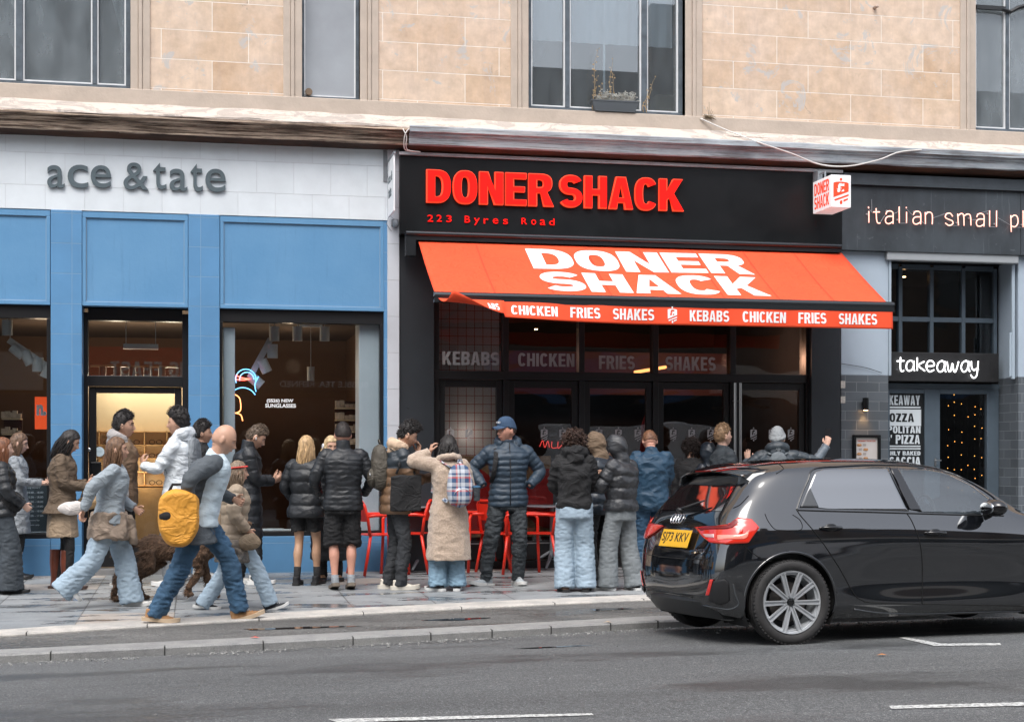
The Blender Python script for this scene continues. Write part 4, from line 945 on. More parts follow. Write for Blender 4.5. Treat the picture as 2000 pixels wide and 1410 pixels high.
# raised sign
m_redsign = mat('red_sign_face', (.80,.006,.003), .5, emit=(1,.004,.002), es=.40, spec=.2); m_redrim = mat('orange_sign_rim', (.85,.07,.02), .5, emit=(1,.08,.03), es=.22)
rs_ = empty('fascia_sign', (FX(1085,.2), -.15, 4.35), label='big raised red capitals reading DONER SHACK on the black fascia', cat='sign')
def inset(out, d): return out
for (word, a, b) in (('DONER', 833, 1082), ('SHACK', 1093, 1336)):
    zt_, zb_ = FZ(330, 833, .2), FZ(396, 833, .2)
    for (dp, vv, mt, grow) in ((.05,.20,m_redrim,.0), (.012,.2125,m_redsign,.012)):
        mbx = letters(word, .60, .215, .185, .055, .02); x0, x1 = FX(a,.2), FX(b,.2)
        if grow:
            # slimmer face laid on the rim letters: same outlines, thinner strokes
            mbx = letters(word, .576, .180, .150, .079, .02)
            x0 += grow; x1 -= grow
        o = place_text(mbx, (x0, -vv+dp, zb_+grow), (1,0,0), (0,0,1), x1-x0, zt_-zb_-2*grow, 'letters' if not grow else 'letter_faces', mt, rs_, dp); o.location = -Vector(rs_.location)
ad = empty('address_lettering', (FX(960,.16), -.15, 4.0), label='small spaced red lettering 223 Byres Road under the big red sign', cat='sign')
x = 835
for (s_, a, b, tp, bt) in (('2',835,846,420,433),('2',853,863,420,433),('3',872,882,421,434),('B',908,918,422,435),('y',926,937,426,440),('r',945,954,427,437),('e',963,973,427,437),('s',983,992,428,438),('R',1019,1029,426,438),('o',1038,1047,429,439),('a',1055,1065,429,440),('d',1073,1083,427,440)):
    sign_text(ad, fonttext(s_, .01, offset=.0), a, b, tp, bt, .165, .012, m_redsign, 'letter')
# cube sign on a bracket
cv0, cv1 = .27, .80
x0, x1 = FX(1623, cv1), FX(1662, cv1); z1, z0 = FZ(342,1642,cv1), FZ(405,1642,cv1)
cs = empty('cube_sign', ((x0+x1)/2, -.5, (z0+z1)/2), label='white lit cube sign with red lettering and emblem projecting beside the black fascia', cat='sign')
mb = MB(); mb.box(x0, x1, -cv0, -cv1, z0, z1); o = mb.build('box', mat('lit_white_box', (.72,.73,.75), .4, emit=(1,.98,.96), es=.12), cs, bevel=.004); o.location = -Vector(cs.location)
mb = MB(); mb.box(x0+.05, x0+.11, -.15, -.30, z1-.02, z1+.14); mb.tube([(x0+.08,-.17,z1+.1),(x0+.08,-.45,z1+.1),(x0+.08,-.45,z1)], .012, 8); o = mb.build('bracket', m_grey, cs); o.location = -Vector(cs.location)
m_or = mat('sign_red_print', (.85,.06,.015), .5, emit=(1,.08,.02), es=.10)
for s_, zz in (('DONER', .53), ('SHACK', .10)):
    mbx = letters(s_, .58, .17, .15, .09, .002); o = place_text(mbx, (x0-.002, -cv0-.05, z0+(z1-z0)*zz), (0,-1,0), (0,0,1), cv1-cv0-.10, (z1-z0)*.38, 'lettering', m_or, cs, .002); o.location = -Vector(cs.location)
o = place_text(em, (x0+.03, -cv1-.0005, z0+.035), (1,0,0), (0,0,1), (x1-x0)-.06, z1-z0-.07, 'emblem', m_or, cs, .003); o.location = -Vector(cs.location)

# awning
av0, av1 = .25, 1.53
aw = empty('awning', (FX(1228,.25), -.25, 3.8), label='bright red folding awning with white lettering over the black shopfront', cat='awning')
def aloc(o): o.location = -Vector(aw.location); return o
bx0, bx1 = FX(816, av0), FX(1640, av0); fx0, fx1 = FX(851, av1), FX(1741, av1); ax0, ax1 = (bx0+fx0)/2, (bx1+fx1)/2
ZB, ZFr = 3.80, 3.045
def canopy_z(f, u): return ZB+(ZFr-ZB)*f - .018*math.sin(math.pi*f)*(1+.3*math.sin(u*17))
mb = MB(); rs = []; NU = 80
for j in range(25):
    f = j/24; rs.append([(ax0+(ax1-ax0)*i/NU, -(av0+(av1-av0)*f), canopy_z(f, i/NU)) for i in range(NU+1)])
mb.rings(rs, cap=False, closed=False); cn = aloc(mb.build('canopy', m_red, aw, smooth=True)); s_ = cn.modifiers.new('t', 'SOLIDIFY'); s_.thickness = .003; s_.offset = -1
for k in range(1, 8):
    x = ax0+(ax1-ax0)*k/8+.013; q_ = MB(); q_.rings([[(x+dx, -(av0+(av1-av0)*j/24), canopy_z(j/24, (x-ax0)/(ax1-ax0))+.0035) for dx in (-.009,.009)] for j in range(25)], cap=False, closed=False); aloc(q_.build('seam', mat('canopy_seam', (.62,.05,.015), .8), aw))
mb = MB(); mb.box(FX(793,.3), FX(1643,.3), -.155, -.30, 3.80, 3.90); mb.tube([(FX(793,.3),-.30,3.875),(FX(1643,.3),-.30,3.875)], .028, 12); mb.box(FX(793,.3), FX(812,.3), -.16, -.30, 3.62, 3.80); aloc(mb.build('cassette', mat('dark_aluminium', (.045,.05,.055), .25, metal=.6), aw, smooth=True, autosm=R(35)))
mb = MB(); mb.tube([(fx0-.02,-av1,ZFr-.01),(fx1+.02,-av1,ZFr-.01)], .042, 14); mb.box(fx0-.02, fx1+.02, -av1+.03, -av1-.035, ZFr-.085, ZFr-.02); aloc(mb.build('front_bar', mat('dark_aluminium', (.045,.05,.055), .25, metal=.6), aw, smooth=True, autosm=R(35)))
for xx, s2 in ((ax0+.35, 1), (ax1-.35, -1)):
    mb = MB(); e = Vector((xx+s2*.55, -.85, 3.28)); mb.tube([(xx, -.28, 3.72), e], .025, 8); mb.tube([e, (xx+s2*.1, -av1+.05, ZFr-.05)], .022, 8); aloc(mb.build('folding_arm', m_frame, aw, smooth=True))
# lettering lies on the sloping cloth: the same mesh dropped on the canopy surface
def oncanopy(q):
    f = (-q.y-av0)/(av1-av0); return Vector((q.x, q.y, canopy_z(f, (q.x-ax0)/(ax1-ax0))+.006 + (q.z-0)))
def canopy_word(word, a, b, f0, f1, w_, s2, t2, gp):
    mbx = letters(word, w_, s2, t2, gp, .0); arr = np.array(mbx.v); lo, hi = arr.min(0), arr.max(0)
    # densify so that the letters follow the sag
    me = bpy.data.meshes.new('t'); me.from_pydata(mbx.v, [], mbx.f); bm = bmesh.new(); bm.from_mesh(me); bmesh.ops.triangulate(bm, faces=bm.faces)
    for k in range(1, 14):
        bmesh.ops.bisect_plane(bm, geom=bm.verts[:]+bm.edges[:]+bm.faces[:], plane_co=(0,k/14,0), plane_no=(0,1,0))
    bm.verts.ensure_lookup_table(); vs = []; idx = {}
    faces = [f for f in bm.faces if f.normal.z != 0]
    bm.verts.index_update()
    out = MB(); vv = []
    for v in bm.verts:
        u = (v.co.x-lo[0])/(hi[0]-lo[0]); q = (v.co.y-lo[1])/(hi[1]-lo[1]); f = f1+(f0-f1)*q
        x = a+(b-a)*u; y = -(av0+(av1-av0)*f); vv.append((x, y, canopy_z(f, (x-ax0)/(ax1-ax0))+.007))
    out.add(vv, [tuple(v.index for v in f.verts) for f in faces]); bm.free(); bpy.data.meshes.remove(me)
    return aloc(out.build('canopy_lettering', m_textw, aw))
cxm = (ax0+ax1)/2
def AX(px, f): return FX(px, av0+(av1-av0)*f)
canopy_word('DONER', AX(1032,.25), AX(1458,.25), .10, .475, .80, .265, .205, .05)
canopy_word('SHACK', AX(1060,.75), AX(1496,.75), .525, .895, .80, .265, .205, .05)
# valance hanging from the bar, its left end blown up over the bar
VZ = ZFr-.055; VH = .225
def valance(u, w_):
    """u along 0..1, w_ down 0..1"""
    x = fx0+.02+(fx1-fx0-.02)*u
    lift = max(0, 1-u/.135); bl = max(0, 1-u/.42)
    z = VZ - VH*w_*(1-.35*bl**1.5); y = -av1-.03 - .10*w_*bl - .012*math.sin(u*40)*w_
    if lift > 0:
        a = lift**.9*R(118)*w_; rad = VH*w_
        z = VZ - VH*w_*.65*math.cos(min(a, R(118))) + .01*lift; y = -av1-.05-.5*rad*math.sin(a)-.10*w_
        x += .12*lift*w_
    return (x, y, z)
mb = MB(); rs = []
for i in range(161): u = i/160; rs.append([valance(u, k/10) for k in range(11)])
mb.rings(rs, cap=False, closed=False); vl = aloc(mb.build('valance', mat('red_valance', (.85,.075,.02), .8, var=.05, vs=3), aw, smooth=True)); q = vl.modifiers.new('t', 'SOLIDIFY'); q.thickness = .003; q.offset = 0
def val_pt(u, w_, off=.006): p = valance(u, w_); return Vector((p[0], p[1]-off, p[2]))
def val_word(mbx, px0, px1, w0, w1, name='valance_lettering'):
    a = np.array(mbx.v); lo, hi = a.min(0), a.max(0); vv = []
    X0, X1 = FX(px0, av1), FX(px1, av1); u0, u1 = (X0-fx0-.02)/(fx1-fx0-.02), (X1-fx0-.02)/(fx1-fx0-.02)
    for p in a:
        u = u0+(u1-u0)*(p[0]-lo[0])/(hi[0]-lo[0]); w_ = w1+(w0-w1)*(p[1]-lo[1])/(hi[1]-lo[1]); vv.append(val_pt(u, w_, .005+.002*(p[2] > (lo[2]+hi[2])/2)))
    o = MB(); o.add(vv, mbx.f); aloc(o.build(name, m_textw, aw))
for s_, a, b in (('ABS',945,970),('CHICKEN',996,1087),('FRIES',1112,1170),('SHAKES',1195,1276),('KEBABS',1345,1422),('CHICKEN',1448,1533),('FRIES',1557,1611),('SHAKES',1636,1710)):
    val_word(letters(s_, .56, .19, .165, .09, .002), a, b, .26, .80)
val_word(em, 1302, 1320, .10, .92, 'emblem')

# interior of the kebab shop
ki = empty('shop_interior', (0,0,0), label='dark kebab shop interior behind the glazed doors', cat='shop interior')
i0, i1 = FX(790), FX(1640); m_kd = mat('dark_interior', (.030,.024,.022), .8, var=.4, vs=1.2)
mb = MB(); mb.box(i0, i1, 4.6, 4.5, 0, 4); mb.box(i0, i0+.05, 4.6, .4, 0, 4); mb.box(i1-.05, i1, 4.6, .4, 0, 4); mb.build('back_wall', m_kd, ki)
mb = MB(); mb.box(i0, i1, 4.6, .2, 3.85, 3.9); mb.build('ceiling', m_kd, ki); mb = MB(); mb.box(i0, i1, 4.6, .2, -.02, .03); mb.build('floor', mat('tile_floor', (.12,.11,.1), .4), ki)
t = NT('white_tile_red_grout', .25); sp_ = t.n.new('ShaderNodeSeparateXYZ'); t.l.new(t.tc, sp_.inputs[0]); cb = t.n.new('ShaderNodeCombineXYZ'); t.l.new(sp_.outputs[0], cb.inputs[0]); t.l.new(sp_.outputs[2], cb.inputs[1])
q = brick(t, cb.outputs[0], .103, .103, .0035, (.62,.57,.54), (.66,.61,.58), (.35,.04,.02), off=0.0); t.col(q.outputs[0])
mb = MB(); mb.box(i0, FX(975,-.6), .62, .60, 1.32, 3.5); mb.build('tiled_wall', t.m, ki)
t = NT('oriented_strand_board', .7); v_ = t.n.new('ShaderNodeTexVoronoi'); v_.inputs['Scale'].default_value = 26; t.l.new(t.map((1,1,2.6)), v_.inputs['Vector'])
t.col(t.mix(.6, t.mix(v_.outputs['Color'], (.28,.15,.07), (.48,.30,.16)), t.ramp(t.noise(30,5), [(.3,.5),(.7,1.2)]), 'MULTIPLY')); m_osb = t.m
mb = MB(); mb.box(FX(860,-.3), FX(1075,-.3), .30, .28, .36, 1.33); ob_ = mb.build('strand_board', m_osb, ki)
mb = MB(); mb.box(FX(1078,-.3), FX(1420,-.3), .34, .30, .36, 1.30); mb.build('counter_front', mat('grey_counter', (.18,.19,.2), .5), ki)
mb = MB()
for cx_, cz_, r_, a0, a1 in ((FX(905,-.27), .80, .44, 0, 360), (FX(1080,-.27), .82, .38, 90, 270)):
    ring = [(cx_+r_*math.cos(R(a0+(a1-a0)*k/40)), cz_+.42/.44*r_*math.sin(R(a0+(a1-a0)*k/40))) for k in range(41 if a1 < 360 else 40)]
    mb.prism(ring, .275, .268)
mb.build('red_disc', mat('red_disc_paint', (.42,.015,.012), .5), ob_)
mb = MB(); mb.box(i0+.2, i1-.3, 3.2, 3.14, 2.2, 2.8); mb.build('menu_screen', mat('dim_menu', (.16,.03,.02), .5), ki)
mb = MB(); mb.prism([(FX(1258,-.6)-.05, 1.25), (FX(1262,-.6)-.06, 1.7), (FX(1265,-.6), 1.92), (FX(1268,-.6)+.03, 1.75), (FX(1268,-.6)+.04, 1.3)], .60, .63); tag(mb.build('surf_flag', mat('red_flag', (.45,.02,.02), .5)), 'tall red pointed board standing behind the door glass', 'board')
# neon behind the second door and small downlights
neon('red_small_neon', [[(1054,872),(1060,860),(1064,874),(1070,861),(1073,874)], [(1078,862),(1078,874),(1088,874)], [(1090,862),(1090,875),(1098,868),(1098,860)]], (.8,.03,.02), 1.2, .5, .003, 'tiny red neon scribble glowing deep inside the second door')
for (px, py, lb) in ((1047,644,'warm downlight in the ceiling behind the second transom pane'),(1030,740,'tiny warm lamp behind the transom bar')):
    p = UP(px, py, -1.2); mb = MB(); mb.lathe([(0,0),(.02,0),(.02,.01),(0,.01)], 12, c=p); tag(mb.build('downlight', mat('warm_lit', (1,.7,.4), .5, emit=(1,.55,.25), es=10)), lb, 'lamp')
mb = MB(); p = UP(1285, 722, -.9); mb.tube([UP(1240,727,-.8), UP(1300,717,-1.1)], .02, 8); tag(mb.build('tube_lamp', mat('amber_strip', (1,.5,.2), .5, emit=(1,.35,.1), es=1.6)), 'amber light strip glowing behind the third transom pane', 'lamp')
point((FX(1500), 1.4, 2.6), 12, (1,.5,.3)); point((FX(930), .40, 1.6), .6, (1,.85,.75)); point((FX(1000), 1.4, 2.6), 5, (1,.55,.4))

# ---------------------------------------------------------------- takeaway on the right
tw = empty('grey_shopfront', (0,0,0), label='slate grey takeaway shopfront with dark fascia at the right edge', cat='shopfront')
XT = FX(1643,.1)
mb = MB(); mb.box(XT, XR, .3, -.12, 3.86, 4.66); mb.build('fascia', m_dusty, tw, bevel=.004)
mb = MB(); mb.box(XT, XR, .3, -.17, 4.663, 4.80); mb.build('fascia_cap', mat('dull_slate', (.04,.05,.06), .6, var=.3, vs=4), tw)
mb = MB(); mb.box(FX(1993,.12), FX(1993,.12)+.006, -.12, -.123, 3.87, 4.65); mb.build('fascia_joint', m_frame, tw)
ZD = 2.33
for (a, b) in ((1643, 1735), (1989, 3000)):
    mb = MB(); fb(mb, a, b, ZD, 3.86, -.46, .03); mb.build('render_pier', m_lblue, tw, bevel=.004)
    mb = MB(); fb(mb, a, b, -.1, ZD-.002, -.46, .035); mb.build('tiled_pier', m_dtile, tw, bevel=.004)
mb = MB(); x = FX(1735,.03); mb.box(x-.0, x+.03, .0, -.05, ZD, 3.85); mb.box(FX(1735,-.0)+.035, FX(1735)+.05, .40, .35, ZD, 3.85); mb.build('shutter_guide', mat('pale_channel', (.33,.40,.46), .5), tw)
mb = MB(); fb(mb, 1733, 1990, FZ(512,1860,.06), FZ(493,1860,.06), -.02, .10); mb.build('roller_shutter_box', mat('shutter_grey', (.30,.32,.335), .4, var=.05), tw, bevel=.01)
x = FX(1986,-.0); mb = MB(); mb.box(x-.07, x-.03, .03, -.01, FZ(740,1975,0), 3.82); mb.box(x-.10, x-.07, .02, -.0, FZ(735,1975,0), FZ(650,1975,0)); mb.build('shutter_rail', mat('pale_channel', (.33,.40,.46), .5), tw, bevel=.004)
# recessed grid window
rx0, rx1 = FX(1700,-.44), FX(1989,-.44)-.02; rv = .44
cols = [FX(p,-rv) for p in (1712, 1757, 1818, 1880, 1942)]; rows = [FZ(p,1850,-rv) for p in (692, 592, 500)]
rows = [2.47, 3.08, 3.75]
fr = MB()
for x in cols: fr.box(x-.025, x+.025, rv+.05, rv-.03, rows[0], rows[2])
for z in rows:
    for i in range(4): fr.box(cols[i]+.0251, cols[i+1]-.0251, rv+.045, rv-.025, z-.03, z+.03)
gw = fr.build('grid_window', m_slate, tw, bevel=.003)
for i in range(4):
    for j in range(2): mb = MB(); mb.box(cols[i]+.026, cols[i+1]-.026, rv+.015, rv+.01, rows[j]+.031, rows[j+1]-.031); mb.build('pane', m_glassd, gw)
mb = MB(); mb.box(rx0, FX(1989,-.1), rv+.3, .44, 3.78, 3.86); mb.box(rx0-.6, FX(1989,-.1), rv-.03, -.0, 3.80, 3.86); mb.build('soffit_board', m_frame, tw)
# sign box with neon
sb = empty('neon_sign', (FX(1845,-.25), .3, 2.3), label='black sign box with white neon script reading takeaway over the door', cat='sign')
mb = MB(); x0, x1 = FX(1700,-.25), FX(1951,-.25); mb.box(x0, x1, rv-.035, .25, FZ(745,1850,-.25), FZ(689,1850,-.25)); o = mb.build('box', mat('black_box_worn', (.012,.012,.013), .5, var=.4, vs=6), sb, bevel=.005); o.location = -Vector(sb.location)
def neon_text(parent, strokes, v, r, material, x_off=0):
    mb = MB()
    for s_ in strokes:
        pts = [UP(px, py, v) for px, py in s_]; q = []
        for i in range(len(pts)-1):
            a, b, c2, d = pts[max(i-1,0)], pts[i], pts[i+1], pts[min(i+2,len(pts)-1)]
            for k in range(5): f = k/5; q.append(.5*((2*b)+(c2-a)*f+(2*a-5*b+4*c2-d)*f*f+(3*b-a-3*c2+d)*f**3))
        q.append(pts[-1]); mb.tube(q, r, 6)
    o = mb.build('neon_tube', material, parent, smooth=True); o.location = -Vector(parent.location); return o
m_wneon = mat('white_neon', (.9,.9,.9), .3, emit=(1,1,1), es=1.1)
Z7 = lambda pts, fx=1/2.82, fy=1/2.82: [(1600+x*fx, 460+y*fy) for x, y in pts]
tk = [[(448,670),(447,700),(448,738),(456,748),(466,744)], [(428,692),(468,690)],
      [(520,700),(505,688),(485,700),(480,728),(492,745),(512,738),(522,712)], [(522,690),(520,728),(526,746)],
      [(540,672),(540,744)], [(578,694),(548,716),(582,746)],
      [(592,720),(632,716),(626,694),(606,690),(592,708),(592,732),(608,750),(632,740)],
      [(690,700),(676,690),(656,704),(650,730),(662,750),(682,742),(692,712)], [(692,692),(690,734),(698,752)],
      [(704,694),(712,742),(724,746),(734,704),(740,742),(752,748),(768,694)],
      [(822,700),(808,690),(788,704),(782,730),(794,750),(812,742),(822,712)], [(824,692),(822,734),(830,750)],
      [(838,692),(840,726),(852,742),(868,732)], [(876,692),(872,740),(866,774),(848,784),(834,766)]]
neon_text(sb, [Z7(s_) for s_ in tk], -.215, .0085, m_wneon)
mb = MB()
for px in range(1750, 1915, 16): p = UP(px, 722, -.24); mb.tube([p, p+Vector((0,-.04,0))], .006, 5)
o = mb.build('clips', m_grey, sb); o.location = -Vector(sb.location)
# red neon words on the fascia
ns = empty('neon_sign', (FX(1850,.16), -.12, 4.2), label='thin pink neon lettering beginning italian small plates on the dark fascia', cat='sign')
m_pneon = mat('pink_neon', (.85,.45,.38), .3, emit=(1,.42,.32), es=.75)
def N5(pts): return [(1680+x*.16, 380+y*.16) for x, y in pts]
def na(x, y): return [[(x+5,y+45),(x+20,y+12),(x+55,y+2),(x+88,y+18),(x+95,y+60),(x+93,y+160)], [(x+90,y+70),(x+30,y+72),(x+2,y+100),(x+8,y+145),(x+45,y+158),(x+90,y+135)]]
it = [[(100,150),(104,170)], [(105,205),(106,345)], [(195,170),(200,300),(215,348),(245,350)], [(160,215),(240,215)]] + na(308,200) + [[(476,150),(478,348)], [(562,155),(565,170)], [(566,215),(566,350)]] + na(645,205) + \
     [[(795,220),(797,362)], [(797,250),(830,218),(870,228),(882,270),(880,365)], [(1130,270),(1100,232),(1055,238),(1040,280),(1080,305),(1125,325),(1130,360),(1085,380),(1040,350)],
      [(1190,235),(1200,378)], [(1198,260),(1230,235),(1262,255),(1268,382)], [(1270,262),(1310,240),(1345,262),(1352,380)]] + na(1418,232) + [[(1580,198),(1580,392)], [(1665,198),(1664,395)],
      [(1838,255),(1845,458)], [(1840,285),(1880,255),(1918,275),(1925,350),(1890,395),(1845,385)], [(1990,200),(1990,400)]]
def shift(s_, dx): return [(x+dx, y) for x, y in s_]
it += [shift(s_, 1775) for s_ in na(308, 220)] + [[(2260,190),(2262,400),(2300,410)], [(2225,260),(2300,260)]]
neon_text(ns, [N5(s_) for s_ in it], .165, .0075, m_pneon)
wires = [[(105,175),(150,225),(195,215)], [(240,350),(300,255)], [(310,280),(400,240),(460,215),(475,160)], [(480,352),(560,352)], [(570,180),(640,255)], [(740,320),(795,365)], [(890,288),(1055,230)], [(1090,380),(1195,380)], [(1355,308),(1420,308)], [(1420,240),(1575,198)], [(1582,396),(1662,398)], [(1680,285),(1835,375)], [(1890,402),(1990,402)], [(140,60),(142,215)]]
mb = MB()
for s_ in wires: mb.tube([UP(*N5([p])[0], .15) for p in s_], .004, 5)
for (x, y) in ((85,240),(325,200),(455,310),(660,210),(820,215),(1180,345),(1330,290),(1435,390),(1555,235),(1640,360),(1975,370)): p = UP(*N5([(x,y)])[0], .14); mb.tube([p+Vector((0,.03,0)), p], .012, 8)
o = mb.build('wires', m_grey, ns); o.location = -Vector(ns.location)
# doors under the sign
dz0, dz1 = .05, 2.19
xd0, xd1 = FX(1700,-.44), FX(1989,-.44)
fr = MB(); y0, y1 = rv+.06, rv-.02
def px4(p): return FX(p, -rv+.02)
for (a, b) in ((1700,1738),(1806,1836),(1928,1950)): fr.box(px4(a), px4(b), y0, y1, dz0, dz1)
fr.box(px4(1738), px4(1806)-.001, y0, y1, 2.13, dz1); fr.box(px4(1836)+.001, px4(1928)-.001, y0, y1, 2.13, dz1); fr.box(px4(1738), px4(1806)-.001, y0, y1, dz0, .3); fr.box(px4(1836)+.001, px4(1928)-.001, y0, y1, dz0, .3)
fr.box(px4(1950), xd1+.0, y0+.02, y1+.02, dz0, dz1); fr.box(px4(1700), xd1, y0, y1+.005, dz1+.002, 2.26)
df = fr.build('double_door', m_slate, tw, bevel=.004)
mb = MB(); mb.box(px4(1838), px4(1926), rv+.02, rv+.015, .3, 2.13); mb.build('pane', m_glassd, df)
mb = MB(); p = UP(1827, 902, -rv+.03); mb.box(p.x-.012, p.x+.012, rv-.022, rv-.03, p.z-.05, p.z+.05); mb.tube([(p.x,rv-.03,p.z+.02),(p.x,rv-.07,p.z+.02),(p.x+.06,rv-.07,p.z+.02)], .008, 6); mb.build('handle', m_steel, df)
# poster
px0_, px1_ = 1706, 1801
po = empty('poster', ((px4(px0_)+px4(px1_))/2, rv-.02, 1.6), label='black and white typographic takeaway poster in the left door leaf', cat='poster')
po.location.y = rv; 
mb = MB(); mb.box(px4(1738)-.12, px4(1806)-.002, rv+.02, rv+.005, .3, 2.13); o = mb.build('sheet', mat('poster_black', (.012,.014,.016), .3), po); o.location = -Vector(po.location)
m_pw = mat('poster_white', (.55,.60,.63), .6)
def prow(word, a, b, t_, bo, inv=False):
    v = -rv+.0; z0, z1 = FZ(bo, 1770, v), FZ(t_, 1770, v); X0, X1 = FX(a, v), FX(b, v)
    if inv:
        q = MB(); q.box(X0-.03, X1+.10, rv+.004, rv+.001, z0-.05, z1+.05); o = q.build('band', m_pw, po); o.location = -Vector(po.location)
    o = place_text(letters(word, .52, .19, .17, .08, .002), (X0, rv+(.0 if inv else .004), z0), (1,0,0), (0,0,1), X1-X0, z1-z0, 'lettering', mat('poster_black', (.012,.014,.016), .3) if inv else m_pw, po, .002); o.location = -Vector(po.location)
def bar(t_, bo):
    v = -rv; q = MB(); q.box(FX(1700,v), FX(1798,v), rv+.004, rv+.001, FZ(bo,1770,v), FZ(t_,1770,v)); o = q.build('rule', m_pw, po); o.location = -Vector(po.location)
prow('TAKEAWAY', 1718, 1797, 772, 791); bar(794, 797); prow('MOZZA', 1722, 1785, 807, 824, True); prow('NAPOLITAN', 1712, 1798, 832, 846); prow('10" PIZZA', 1722, 1797, 849, 867); bar(870, 872.5); bar(875, 877.5)
prow('FRESHLY BAKED', 1712, 1798, 881, 889); prow('FOCACCIA', 1716, 1798, 892, 910)
# fairy lights behind the right leaf
mb = MB(); random.seed(21); c_ = UP(1880, 860, -.9)
fl = empty('fairy_lights', c_, label='curtain of small amber fairy lights behind the right hand door glass', cat='fairy lights')
lt = MB(); ws = MB()
for col_ in range(6):
    x = UP(1851+13*col_, 800, -.9).x; ws.tube([(x-c_.x,0,1.0),(x-c_.x,0,-.7)], .0015, 3)
    for k in range(9):
        if random.random() < .35: continue
        lt.ell((x-c_.x+random.uniform(-.01,.01), -.01, .62-.16*k+random.uniform(-.05,.05)), (.006,.006,.006), 6, 5)
lt.build('bulbs', mat('amber_bulb', (1,.6,.2), .5, emit=(1,.42,.08), es=2.2), fl); ws.build('wire', m_frame, fl)
random.seed(7)
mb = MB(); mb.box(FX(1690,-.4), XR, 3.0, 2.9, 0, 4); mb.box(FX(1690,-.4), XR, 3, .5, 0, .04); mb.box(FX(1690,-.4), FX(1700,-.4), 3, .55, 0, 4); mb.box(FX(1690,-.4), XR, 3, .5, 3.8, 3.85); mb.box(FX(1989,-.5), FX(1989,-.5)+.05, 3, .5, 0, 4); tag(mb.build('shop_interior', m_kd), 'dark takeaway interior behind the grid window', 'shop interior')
for (px, py, lb) in ((1766,541,'left of two tiny warm downlights behind the grid window'),(1839,523,'right of two tiny warm downlights behind the grid window')):
    p = UP(px, py, -.8); mb = MB(); mb.ell(p, (.022,.022,.008), 10, 6); tag(mb.build('downlight', mat('warm_lit', (1,.7,.4), .5, emit=(1,.55,.25), es=10)), lb, 'lamp')
mb = MB(); p = UP(1690, 789, .1); mb.lathe([(0,-.075),(.034,-.075),(.038,-.07),(.038,.075),(0,.08)], 18, c=(p.x,-.11,p.z)); mb.box(p.x-.015, p.x+.015, -.03, -.09, p.z-.02, p.z+.03)
wl = tag(mb.build('wall_lamp', m_black, smooth=True, autosm=R(35)), 'small black cylindrical wall lamp on the grey tiled pier', 'lamp')
mb = MB(); mb.lathe([(0,-.078),(.028,-.078),(.028,-.076),(0,-.076)], 14, c=(p.x,-.11,p.z)); mb.build('bulb', mat('warm_lit', (1,.7,.4), .5, emit=(1,.55,.25), es=10), wl)
sp_ = bpy.data.lights.new('lamp_light', 'SPOT'); sp_.energy = 2.2; sp_.color = (1,.55,.25); sp_.spot_size = R(80); sp_.spot_blend = .8; sp_.shadow_soft_size = .03; o = bpy.data.objects.new('lamp_light', sp_); COL.objects.link(o); o.location = (p.x,-.10,p.z-.085); o.rotation_euler = (R(15),0,0)
# pale holes where tiles are missing
for k, (t_, bo) in enumerate(((744,758),(774,787))):
    mb = MB(); fb(mb, 1642.5, 1651, FZ(bo,1646,.04), FZ(t_,1646,.04), .02, .038); mb.build('bare_tile_bed', mat('mortar_bed', (.5,.47,.43), .9, var=.3, vs=60), tw)
# menu case
p = UP(1695, 880, .1); mc = empty('menu_case', (p.x, -.04, 1.05), label='black framed menu case with pictures of burgers on the grey tiled pier', cat='menu')
xw = FX(1722,.1)-FX(1669,.1); hx = xw/2; zt_ = FZ(849,1695,.1)-1.05; zb_ = -.12
mb = MB(); f = .035; mb.box(-hx, hx, -.05, 0, zb_, zb_+f); mb.box(-hx, hx, -.05, 0, zt_-f, zt_); mb.box(-hx, -hx+f, -.05, 0, zb_+f, zt_-f); mb.box(hx-f, hx, -.05, 0, zb_+f, zt_-f); mb.build('frame', m_black, mc, bevel=.004)
mb = MB(); mb.box(-hx+f, hx-f, -.02, 0, zb_+f, zt_-f); mb.build('sheet', mat('menu_paper', (.62,.58,.55), .5), mc)
place_text(fonttext('TAKEAWAY FOCACCIAS', .002, offset=.02), (-hx+.06, -.0205, zt_-.085), (1,0,0), (0,0,1), xw-.12, .02, 'lettering', mat('menu_red', (.6,.10,.04), .5), mc, .002)
for k in range(6):
    x = -hx+.085+(.085 if k % 2 else 0); z = zt_-.13-.055*k; q = MB(); q.ell((x, -.022, z), (.035,.006,.014), 12, 8); q.ell((x, -.024, z+.012), (.03,.005,.01), 12, 8); q.build('food_picture', mat('bread', (.55,.28,.12), .6, var=.4, vs=60), mc, smooth=True)
    q = MB()
    for j in range(3): q.box(x-.09 if k % 2 else x+.05, x-.05 if k % 2 else x+.09, -.0215, -.0205, z+.012-.01*j, z+.016-.01*j)
    q.build('text_lines', mat('menu_ink', (.2,.15,.13), .6), mc)
# string of wire low on the pale render
cable([(1643,710,.05),(1690,718,.05),(1722,728,.05)], .004, 'thin dark wire drooping across the pale blue render', m_frame)

